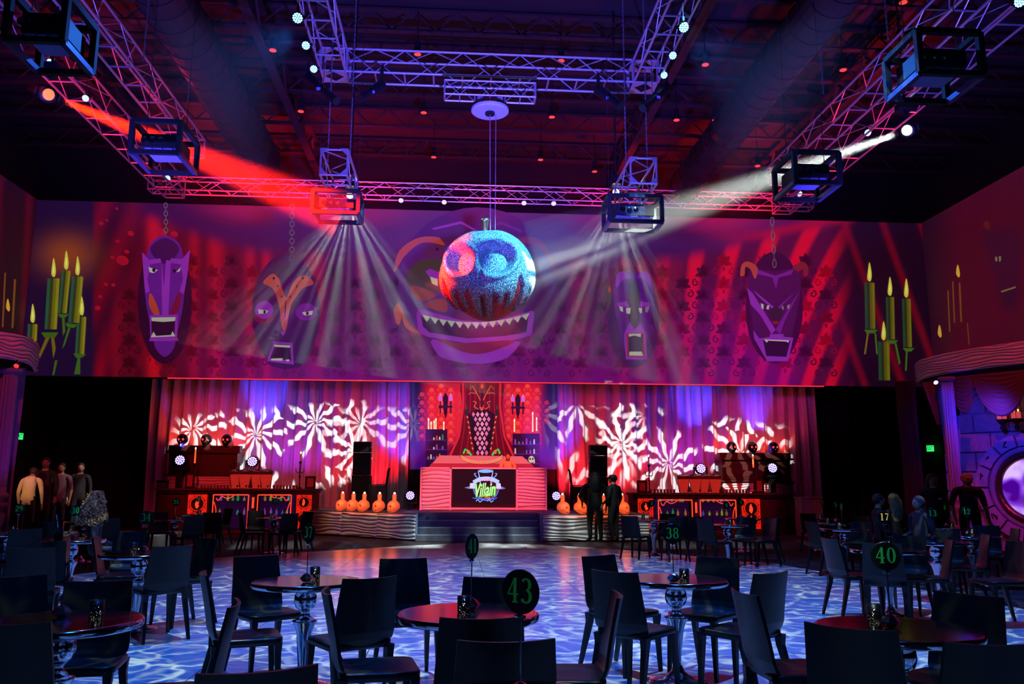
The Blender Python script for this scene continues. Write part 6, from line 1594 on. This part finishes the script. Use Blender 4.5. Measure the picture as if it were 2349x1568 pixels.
# name: (centre px, py of the top, label, sign?(px of disc, yaw deg), candle px offset)
TABLES = [
 ('38', 1549, 1332, 'round chrome pedestal table under number 38, right of centre', '38', 1543, 1347, 5, (1570, 1338)),
 ('37', 703, 1337, 'round chrome pedestal table under number 37, left of centre', '37', 703, 1341, -52, (722, 1334)),
 ('41', 1073, 1412, 'round chrome pedestal table under number 41 with red reflections', '41', 1081, 1405, 58, (1064, 1413)),
 ('43', 1197, 1640, 'nearest round table at the lower edge under number 43', '43', 1193, 1625, -30, None),
 ('40', 2058, 1448, 'round chrome pedestal table under number 40 at lower right', '40', 2044, 1447, 8, (2007, 1434)),
 ('39', 140, 1431, 'round chrome pedestal table at lower left with yellow reflections', None, 140, 1424, 82, (178, 1425)),
 ('34', 322, 1272, 'round chrome pedestal table under number 34 on the left', '34', 328, 1270, 12, (306, 1268)),
 ('30', 165, 1240, 'round table with the water carafe behind the curly-haired woman', '30', 172, 1228, 25, None),
 ('29', 14, 1222, 'round table under number 29 at the far left edge', '29', 38, 1222, 10, (36, 1218)),
 ('24', 190, 1196, 'far round table under number 24 at the left', '24', 192, 1192, 10, (258, 1184)),
 ('25', 400, 1192, 'round table under number 25 before the left bar', '25', 401, 1191, 6, (412, 1192)),
 ('26', 456, 1178, 'far round table before the left end of the left bar', '2', 453, 1177, 40, (458, 1178)),
 ('20', 630, 1187, 'round table under number 20 before the left bar', '20', 630, 1186, 12, (621, 1187)),
 ('3', 1499, 1192, 'round table under number 3 before the right bar', '3', 1495, 1191, 8, (1485, 1191)),
 ('4', 1668, 1205, 'round table under number 4 before the right bar', '4', 1668, 1204, 30, (1678, 1203)),
 ('2', 1704, 1188, 'far round table under number 2 behind table 4', '2', 1701, 1187, 5, None),
 ('5', 1915, 1198, 'round table under number 5 right of the right bar', '5', 1919, 1197, 8, (1909, 1197)),
 ('7', 1936, 1214, 'round chrome table with a dim number, nearer than number 5', '11', 1932, 1212, 70, (1926, 1212)),
 ('6', 1884, 1187, 'farthest small round table right of the right bar', '1', 1889, 1186, 60, (1882, 1186)),
 ('17', 2034, 1263, 'round chrome table under yellow number 17', '17', 2034, 1256, 4, (2048, 1254)),
 ('13', 2146, 1244, 'round chrome table under number 13', '13', 2143, 1240, 6, None),
 ('12', 2228, 1228, 'round table under number 12 below the stone wall', '12', 2222, 1226, 8, (2231, 1226)),
 ('8', 2178, 1210, 'far round table under dim number 8 near the standing woman', '8', 2168, 1208, 50, (2184, 1209)),
]
for nm, x, y, lab, num, sx, sy, yaw, cn in TABLES:
    p = at(x, y, z=.741); t = inst('t', PT, KT); t.location = (p.x, p.y, .0); tag(t, lab, 'table', 'round pedestal tables'); TB[nm] = p
    t.rotation_euler = (0, 0, random.uniform(0, 3))
    q = at(sx, sy, z=.741); d = Vector((q.x - p.x, q.y - p.y, 0))
    if d.length > .25: d = d.normalized() * .25
    s = inst('s', PS, KS); s.location = (p.x + d.x, p.y + d.y, .7415); tocam = atan2(p.x, p.y); s.rotation_euler = (0, 0, -tocam + radians(yaw))
    tag(s, 'round table number %s on a thin rod' % num if num else 'round table number seen edge-on on the lower left table', 'table number', 'round table numbers')
    if nm == '2': s['label'] = 'round table number 2 on a thin rod behind number 4'
    if nm == '26': s['label'] = 'round table number with a 2, second from the left bar end'
    if nm == '7': s['label'] = 'dim round table number just right of number 5'
    if nm == '6': s['label'] = 'dim round table number left of number 5'
    if num:
        gm = M['numy'] if nm in ('17', '24') else M['numd'] if nm in ('43', '41', '37', '34', '29', '20') else M['numg']
        for k, ch_ in enumerate(num):
            mb = MB(); ox = 0 if len(num) == 1 else (-.025 + .05 * k) * (1 if num != '11' else .6); S_ = .082
            for qd in glyph(ch_):
                for yy in (-.0045,): mb.add([(a * S_ * .95 + ox, yy, b_ * S_ + .345) for a, b_ in qd], [(0, 1, 2, 3)])
            mb.build('numeral', gm, s)
    if cn:
        q = at(cn[0], cn[1], z=.741); d = Vector((q.x - p.x, q.y - p.y, 0))
        if d.length > .3: d = d.normalized() * .3
        if (d - (Vector(s.location) - Vector((p.x, p.y, 0))).to_2d().to_3d()).length < .1: d = d + Vector((.09 if cn[0] > sx else -.09, 0, 0)) if d.length < .26 else d
        c = inst('k', PCU, KCU); c.location = (p.x + d.x, p.y + d.y, .7415)
        tag(c, 'small perforated cup with a lit candle on the %s' % lab.replace('round chrome pedestal ', '').replace('round chrome ', '').replace('round ', ''), 'candle holder', 'lit candle cups on the tables')
        ww = c['label'].split()
        if len(ww) > 16: c['label'] = ' '.join(ww[:16])
# chairs: back-top centre pixel, target table (or heading in degrees from +Y, clockwise), words
CHAIRS = [
 (1408, 1317, '38', 'with its back to us, left front of table 38'), (1372, 1280, '38', 'behind left of table 38, its leg splayed'), (1647, 1284, '38', 'behind right of table 38 with a light streak'),
 (1770, 1320, '38', 'right of table 38 seen from the side'), (1706, 1366, 88, 'tall and near, between tables 38 and 40'),
 (1949, 1449, '40', 'black against table 40, its back to us'), (2222, 1372, '40', 'behind right of table 40 facing us'), (2282, 1488, 4, 'black, at the lower right corner'),
 (2022, 1250, '17', 'behind number 40, its back to us'), (1902, 1238, 86, 'left of table 17 facing right'), (2085, 1232, '17', 'red and grey lit, behind table 17'), (2180, 1243, '17', 'right of table 17 facing left'),
 (2168, 1217, '13', 'red lit, behind table 13'), (2262, 1226, '13', 'dark, right of table 13'), (2262, 1205, '12', 'behind table 12'), (2320, 1212, '12', 'right of table 12'), (2338, 1246, -92, 'cut by the right photo edge, nearer one'),
 (1864, 1199, '7', 'left of table 7 with its back to us'), (1968, 1197, '7', 'blue sheened, right behind table 7'), (1852, 1177, '6', 'far and dark, left of the farthest table'), (1975, 1183, '5', 'far and dark, behind number 17'),
 (1629, 1192, '4', 'left of table 4 with its back to us'), (1711, 1186, '4', 'blue sheened, behind table 4'), (1770, 1190, '4', 'right of table 4 seen from the side'), (1790, 1186, -60, 'far right of table 4, nearly black'),
 (1443, 1183, '3', 'left of table 3 with its back to us'), (1532, 1178, '3', 'behind table 3 facing us'), (1556, 1186, '3', 'right of table 3, narrow side view'), (1592, 1185, '4', 'narrow side view, farther left of table 4'),
 (550, 1176, '20', 'left of table 20, narrow side view'), (587, 1171, '20', 'blue sheened, behind table 20'), (667, 1177, '20', 'front right of table 20, its back to us'), (708, 1173, '20', 'far right of table 20'),
 (364, 1174, '25', 'behind left of table 25'), (448, 1183, '25', 'front right of table 25, its back to us'), (487, 1175, '26', 'right of the far table by the left bar'), (526, 1166, '26', 'grey sheened, right behind the far table'),
 (395, 1257, '34', 'front right of table 34, its back to us'), (219, 1236, 78, 'blue sheened, that the curly-haired woman sits on'), (478, 1238, '34', 'right of table 34, dark side view'), (470, 1322, 72, 'near, left of table 37, facing right'),
 (300, 1222, '34', 'dark, behind table 34'), (112, 1246, '30', 'olive sheened, left front of the carafe table'), (60, 1216, '29', 'dark, right of table 29'), (100, 1196, '24', 'far left, before the service counter'), (72, 1262, '30', 'dark side view left of the olive one'), (250, 1190, '24', 'right of table 24, very dim'),
 (587, 1281, '37', 'behind left of table 37, facing us'), (850, 1332, '37', 'front right of table 37, its back to us'), (752, 1364, 80, 'near, between tables 37 and 41, facing right'), (534, 1393, -100, 'near, with a yellow lit edge, facing left'), (592, 1552, -20, 'just cut by the lower edge, left of centre'),
 (925, 1287, '41', 'behind left of table 41'), (1130, 1332, '41', 'behind right of table 41, facing us'), (1105, 1427, '41', 'black, in front of table 41'), (1162, 1481, -3, 'nearest black one in front of table 41'), (1413, 1372, -84, 'right of number 43, facing left'),
 (228, 1341, '39', 'behind the lower left table'), (4, 1442, '39', 'black, at the lower left corner'), (30, 1330, '39', 'dark, behind left of the lower left table'),
]
for x, y, tg, words in CHAIRS:
    b = at(x, y, z=.85)
    if isinstance(tg, str):
        T_ = TB[tg]; d = Vector((T_.x - b.x, T_.y - b.y, 0)); L_ = d.length; d.normalize()
        if L_ < .60: b = Vector((T_.x, T_.y, .85)) - d * .60
    else: d = Vector((sin(radians(tg)), cos(radians(tg)), 0))
    c = inst('c', PC, KC); c.location = (b.x + d.x * .27, b.y + d.y * .27, 0.0185 if (-6.2 < b.x < 6.6 and b.y < 15.5) else 0); c.rotation_euler = (0, 0, atan2(-d.x, d.y))
    tag(c, 'black moulded chair ' + words, 'chair', 'black moulded chairs')
for t_ in list(COL.objects):
    if t_.name.startswith('pedestal_table') or t_.name.startswith('side_chair'): pass
for o in [o for o in COL.objects if o.parent is None and o.name.split('.')[0] in ('pedestal_table',)]:
    if -6.2 < o.location.x < 6.6 and o.location.y < 15.5: o.location.z = .0185
for o in [o for o in COL.objects if o.parent is None and o.name.split('.')[0] in ('table_number', 'candle_cup')]:
    if -6.2 < o.location.x < 6.6 and o.location.y < 15.5: o.location.z += .0185
# carafe
p = at(130, 1238, z=.741); p = Vector((TB['30'].x - .12, TB['30'].y - .1, 0))
t = thing('water_carafe', 'clear glass water carafe with a straw lit blue on a left table', 'carafe', (p.x, p.y, .7415))
MB().lathe([(.045, 0), (.05, .02), (.05, .2), (.045, .24), (.047, .26), (.042, .26), (.04, .24), (.045, .2), (.045, .02)], n=20).build('glass', M['glass'], t, True)
MB().lathe([(.043, .012), (.043, .17), (.0, .171)], n=16).build('water', mat('water', (.7, .85, .9), .05, trans=.8), t, True)
MB().tube((.01, 0, .03), (-.05, 0, .32), .006, 6).build('straw', M['wave'], t)

# ================================================================== people
def fig_mat(c, rough=.8): return mat('cloth_%02x%02x%02x' % tuple(int(v * 255) for v in c), c, rough, bump=.15, bscale=40, var=.25)
SKIN = mat('skin', (.42, .20, .13), .55, var=.08)
def person(label, loc, rz, hgt, top, bottom, hair, hair_style='short', pose=None, sleeve='short', extras=(), seated=False, shoes=(.02, .02, .02), group=None, skinm=None):
    s = hgt / 1.75; sk = skinm or SKIN
    J = {'pelvis': ((0, 0, .95), .135, None, 'b'), 'belly': ((0, .01, 1.10), .145, 'pelvis', 't'), 'chest': ((0, .0, 1.30), .165, 'belly', 't'), 'neckb': ((0, -.01, 1.46), .07, 'chest', 't'), 'neck': ((0, .0, 1.53), .052, 'neckb', 's'), 'head': ((0, .02, 1.615), .082, 'neck', 's'), 'crown': ((0, .005, 1.685), .075, 'head', 's')}
    for n, sg in (('l', -1), ('r', 1)):
        J['sh' + n] = ((sg * .185, -.01, 1.42), .074, 'neckb', 't'); J['el' + n] = ((sg * .25, -.03, 1.14), .05, 'sh' + n, 't'); J['wr' + n] = ((sg * .25, .05, .90), .027, 'el' + n, 's' if sleeve == 'short' else 't')
        J['pa' + n] = ((sg * .25, .075, .83), .030, 'wr' + n, 's')
        for q, (dx, l) in enumerate(((-.026, .072), (-.009, .082), (.009, .078), (.025, .062))):
            J['f%d%s' % (q, n)] = ((sg * .25, .085 + dx, .77), .0095, 'pa' + n, 's'); J['g%d%s' % (q, n)] = ((sg * .245 - sg * .01, .09 + dx, .77 - l * .6), .008, 'f%d%s' % (q, n), 's')
        J['th' + n] = ((sg * .225, .11, .815), .011, 'pa' + n, 's'); J['tt' + n] = ((sg * .215, .125, .785), .009, 'th' + n, 's')
        J['hip' + n] = ((sg * .095, 0, .90), .095, 'pelvis', 'b'); J['kn' + n] = ((sg * .105, .02, .50), .062, 'hip' + n, 'b'); J['an' + n] = ((sg * .11, -.02, .10), .042, 'kn' + n, 'b'); J['to' + n] = ((sg * .13, .15, .045), .040, 'an' + n, 'h')
    pos = {k: Vector(v[0]) for k, v in J.items()}
    def chain_of(k): return [j for j, v in J.items() if v[2] == k]
    def shift(k, d):
        pos[k] += d
        for c in chain_of(k): shift(c, d)
    if seated:
        dz = Vector((0, 0, -.44)); 
        for k in pos: pos[k] = pos[k] + dz
        for n, sg in (('l', -1), ('r', 1)):
            pos['kn' + n] = Vector((sg * .12, .42, .50)); pos['an' + n] = Vector((sg * .12, .40, .10)); pos['to' + n] = Vector((sg * .13, .56, .045)); pos['hip' + n] = Vector((sg * .095, .02, .50))
            shift('wr' + n, Vector((0, .22, .12)))
    for k, d in (pose or {}).items(): shift(k, Vector(d))
    names = list(J); idx = {k: i for i, k in enumerate(names)}
    me = bpy.data.meshes.new('body'); me.from_pydata([pos[k] * s for k in names], [(idx[J[k][2]], idx[k]) for k in names if J[k][2]], [])
    o = bpy.data.objects.new('body_tmp', me); COL.objects.link(o)
    md = o.modifiers.new('s', 'SKIN'); md.use_smooth_shade = True; md.branch_smoothing = .4
    for i, k in enumerate(names):
        r = J[k][1] * s; v = me.skin_vertices[0].data[i]; v.radius = (r * (1.15 if k in ('chest', 'pelvis', 'belly') else 1), r * (.78 if k in ('chest', 'belly') else .9 if k == 'pelvis' else 1)); v.use_root = k == 'pelvis'
    o.modifiers.new('d', 'SUBSURF').levels = 1; o.modifiers['d'].render_levels = 1
    dg = bpy.context.evaluated_depsgraph_get(); m2 = bpy.data.meshes.new_from_object(o.evaluated_get(dg)); bpy.data.objects.remove(o); m2.name = 'body'
    t = thing('person', label, 'person', loc, rz, group)
    m2.materials.clear()
    for mm_2 in (sk, fig_mat(top), fig_mat(bottom), fig_mat(shoes, .5)): m2.materials.append(mm_2)
    segs = [(pos[J[k][2]] * s, pos[k] * s, J[k][3], J[k][1] * s) for k in names if J[k][2]]
    mi = []
    for p in m2.polygons:
        c = p.center; bd_ = 9; bk = 's'
        for a, b_, kd, rad in segs:
            ab = b_ - a; tt_ = max(0, min(1, (c - a).dot(ab) / max(ab.length_squared, 1e-9))); d = (a + ab * tt_ - c).length - rad
            if d < bd_: bd_ = d; bk = kd
        mi.append('stbh'.index(bk))
    m2.polygons.foreach_set('material_index', mi); m2.polygons.foreach_set('use_smooth', [True] * len(mi))
    ob = bpy.data.objects.new('body', m2); COL.objects.link(ob); ob.parent = t
    h = pos['head'] * s; hd = Vector((h.x, h.y, h.z + .02 * s))
    mb = MB().ball(hd + Vector((0, .012, -.005)), .082 * s, 14, 10, sx=.92, sy=1.05, sz=1.28); mb.build('head', sk, t, True)
    MB().ball(hd + Vector((0, .098 * s, -.012 * s)), .016 * s, 8, 6, sx=.8, sz=1.5).build('nose', sk, t, True)
    for sg in (-1, 1):
        MB().ball(hd + Vector((sg * .03 * s, .083 * s, .012 * s)), .011 * s, 8, 6).build('eye', mat('eye_dark', (.03, .02, .02), .2), t, True)
        MB().ball(hd + Vector((sg * .078 * s, .0, .0)), .022 * s, 8, 6, sx=.4, sy=.8, sz=1.3).build('ear', sk, t, True)
    MB().ball(hd + Vector((0, .086 * s, -.05 * s)), .018 * s, 8, 5, sx=1.2, sy=.5, sz=.4).build('mouth', mat('lips', (.3, .1, .08), .5), t, True)
    hm = mat('hair_%02x%02x' % (int(hair[0] * 255), int(hair[1] * 255)), hair, .6, bump=.5, bscale=50, var=.6)
    R2 = .094 * s
    if hair_style == 'short': MB().ball(hd + Vector((0, -.018 * s, .03 * s)), R2, 14, 10, sx=.95, sy=1.05, sz=1.1).build('hair', hm, t, True)
    if hair_style == 'long':
        mb = MB().ball(hd + Vector((0, -.02 * s, .03 * s)), R2 * 1.05, 16, 10, sy=1.05, sz=1.15)
        mb.lathe([(.05 * s, -.42 * s), (.11 * s, -.34 * s), (.13 * s, -.15 * s), (.11 * s, .02 * s), (.05 * s, .07 * s)], hd + Vector((0, -.07 * s, 0)), 16, sy=.6); mb.build('hair', hm, t, True)
    if hair_style == 'curls':
        rnd = random.Random(5)
        mb = MB()
        for k in range(520):
            a = rnd.uniform(0, 2 * pi); u_ = rnd.uniform(0, 1); rr = .03 + .20 * u_ ** .55 + rnd.uniform(-.015, .025); z = .15 - .42 * u_
            c = hd + Vector((rr * cos(a) * 1.1 * s, (rr * sin(a) * .95 - .03) * s, z * s))
            if sin(a) > .75 and u_ > .15: continue
            pts_ = [c + Vector((.016 * cos(q * 1.6 + k), .016 * sin(q * 1.6 + k), -.012 * q)) for q in range(8)]; mb.path(pts_, .006, 3)
        mb.ball(hd + Vector((0, -.03 * s, .03 * s)), R2 * 1.1, 14, 10); mb.lathe([(.10, -.32), (.20, -.24), (.19, -.12), (.14, .02), (.06, .12)], hd + Vector((0, -.05, 0)), 18, sy=.85)
        hh_ = mb.build('hair', hm, t, False)
    if 'cap' in extras:
        MB().ball(hd + Vector((0, -.01 * s, .05 * s)), .098 * s, 16, 10, sz=.85).build('cap', mat('black_cap', (.01, .01, .012), .7), t, True)
        MB().box(hd + Vector((0, .12 * s, .055 * s)), (.13 * s, .09 * s, .012)).build('cap_peak', mat('black_cap'), t)
    if 'glasses' in extras:
        mb = MB()
        for sg in (-1, 1):
            e = ell(sg * .032 * s, 0, .024 * s, .017 * s, n=10); mb.path([hd + Vector((a, .096 * s, .012 * s + b_)) for a, b_ in e + [e[0]]], .003, 4); mb.tube(hd + Vector((sg * .056 * s, .09 * s, .015 * s)), hd + Vector((sg * .08 * s, 0, .015 * s)), .003, 4)
        mb.build('glasses', M['black'], t)
    if 'beard' in extras: MB().ball(hd + Vector((0, .045 * s, -.07 * s)), .06 * s, 12, 8, sx=1.0, sy=.8, sz=.8).build('beard', hm, t, True)
    if 'badge' in extras: MB().box((-.07 * s, .135 * s, 1.27 * s), (.07, .01, .03)).build('name_badge', mat('white_badge', (.8, .75, .75), .4), t)
    if 'apron' in extras: MB().box((0, .15 * s, 1.14 * s), (.26 * s, .02, .26 * s)).build('apron', mat('dark_apron', (.05, .01, .01), .7), t)
    return t
d_ = at(1165, 1037, y=26.55)
person('DJ in an orange-lit tee shirt looking down behind the stage booth', (d_.x, 26.6, ZST), radians(180), min(1.8, d_.z - ZST), (.75, .38, .22), (.03, .03, .03), (.03, .015, .01), 'short', {'head': (0, .05, -.02), 'ell': (.0, .05, .02), 'elr': (0, .05, .02), 'wrl': (.08, .15, .12), 'wrr': (-.08, .15, .12)}, 'short', ('apron',))
p = at(1366, 1244, z=0); P1_ = person('silhouetted long-haired person in a dark jacket standing before the stage', (p.x, p.y, 0), radians(8), 1.78, (.003, .003, .004), (.003, .003, .003), (.004, .003, .003), 'long', {'ell': (-.05, .04, .02), 'wrl': (.1, .12, .1)}, 'long')
P1_.scale = (1.3, 1.2, 1)
p = at(1409, 1245, z=0); P2_ = person('silhouetted person in a cap turned left before the stage', (p.x, p.y, 0), radians(50), 1.72, (.003, .003, .004), (.003, .003, .003), (.004, .003, .003), 'short', {'wrl': (.05, .1, .1)}, 'long', ('cap',))
P2_.scale = (1.25, 1.2, 1)
def stand_at(px, ytop, Y, label, rz, *a, z0=0., **k):
    p = at(px, ytop, y=Y); return person(label, (p.x, Y, z0), radians(rz), p.z - z0, *a, **k)
stand_at(2137, 1087, 15.6, 'red-lit woman with long dark hair standing in a dark top at right', 170, (.03, .01, .015), (.015, .01, .015), (.02, .008, .006), 'long', None, 'long', ('badge',))
stand_at(2216, 1086, 16.2, 'grey-haired man with glasses and dark polo shirt standing by the stone wall', 175, (.05, .015, .02), (.03, .01, .012), (.25, .2, .18), 'short', {'ell': (-.01, 0, 0), 'elr': (.01, 0, 0)}, 'short', ('glasses', 'badge')).scale = (1.3, 1.25, 1)
stand_at(72, 1062, 17.9, 'person in a loose white shirt seen from behind leaning over the amber counter', 5, (.85, .78, .66), (.02, .02, .02), (.03, .02, .015), 'short', {'neckb': (0, .12, -.06), 'head': (0, .06, -.04)}, 'long', z0=.28)
stand_at(107, 1050, 18.6, 'dark-clothed man standing right of the white-shirted one', 195, (.012, .01, .012), (.01, .01, .01), (.02, .01, .01), 'short', None, 'long', z0=.28)
stand_at(143, 1062, 19.4, 'third dim standing figure in a pinkish top at the far left', 190, (.18, .09, .12), (.02, .01, .02), (.02, .01, .01), 'short', None, 'short', z0=.28)
stand_at(187, 1062, 20.4, 'farthest dim figure in black near the left riser edge', 200, (.012, .01, .012), (.01, .01, .01), (.02, .01, .01), 'short', None, 'long', z0=.28)
def seat_at(px, ytop, Y, label, rz, *a, **k):
    p = at(px, ytop, y=Y); return person(label, (p.x, Y, .0), radians(rz), 1.75, *a, seated=True, **k)
seat_at(222, 1150, 12.35, 'seated person with a huge mass of brown curls seen from behind', -60, (.03, .03, .04), (.02, .02, .03), (.42, .24, .10), 'curls', None, 'long')
seat_at(2012, 1130, 14.6, 'seated bearded man with glasses in profile, dark clothes', -100, (.012, .01, .012), (.01, .01, .01), (.02, .012, .01), 'short', None, 'long', extras=('glasses', 'beard'))
seat_at(2050, 1138, 14.9, 'seated person with long blonde hair seen from behind', 10, (.02, .02, .02), (.02, .02, .02), (.5, .3, .1), 'long', None, 'long')
seat_at(2108, 1150, 13.4, 'seated person with short frizzy pinkish grey curls', 100, (.03, .02, .03), (.02, .02, .02), (.14, .08, .09), 'short', {'head': (0, 0, -.02)}, 'long')

# ================================================================== tidy up the words
NUMW = {'43': 'forty-three', '41': 'forty-one', '40': 'forty', '38': 'thirty-eight', '37': 'thirty-seven', '34': 'thirty-four', '30': 'thirty', '29': 'twenty-nine', '25': 'twenty-five', '24': 'twenty-four', '20': 'twenty', '26': 'twenty-six', '17': 'seventeen', '13': 'thirteen', '12': 'twelve', '11': 'eleven', '8': 'eight', '7': 'seven', '6': 'six', '5': 'five', '4': 'four', '3': 'three', '2': 'two', '1': 'one', '39': 'thirty-nine'}
for o in COL.objects:
    if o.get('label'): o['label'] = ' '.join(NUMW.get(w.strip(','), w.strip(',')) + (',' if w.endswith(',') else '') for w in o['label'].split())
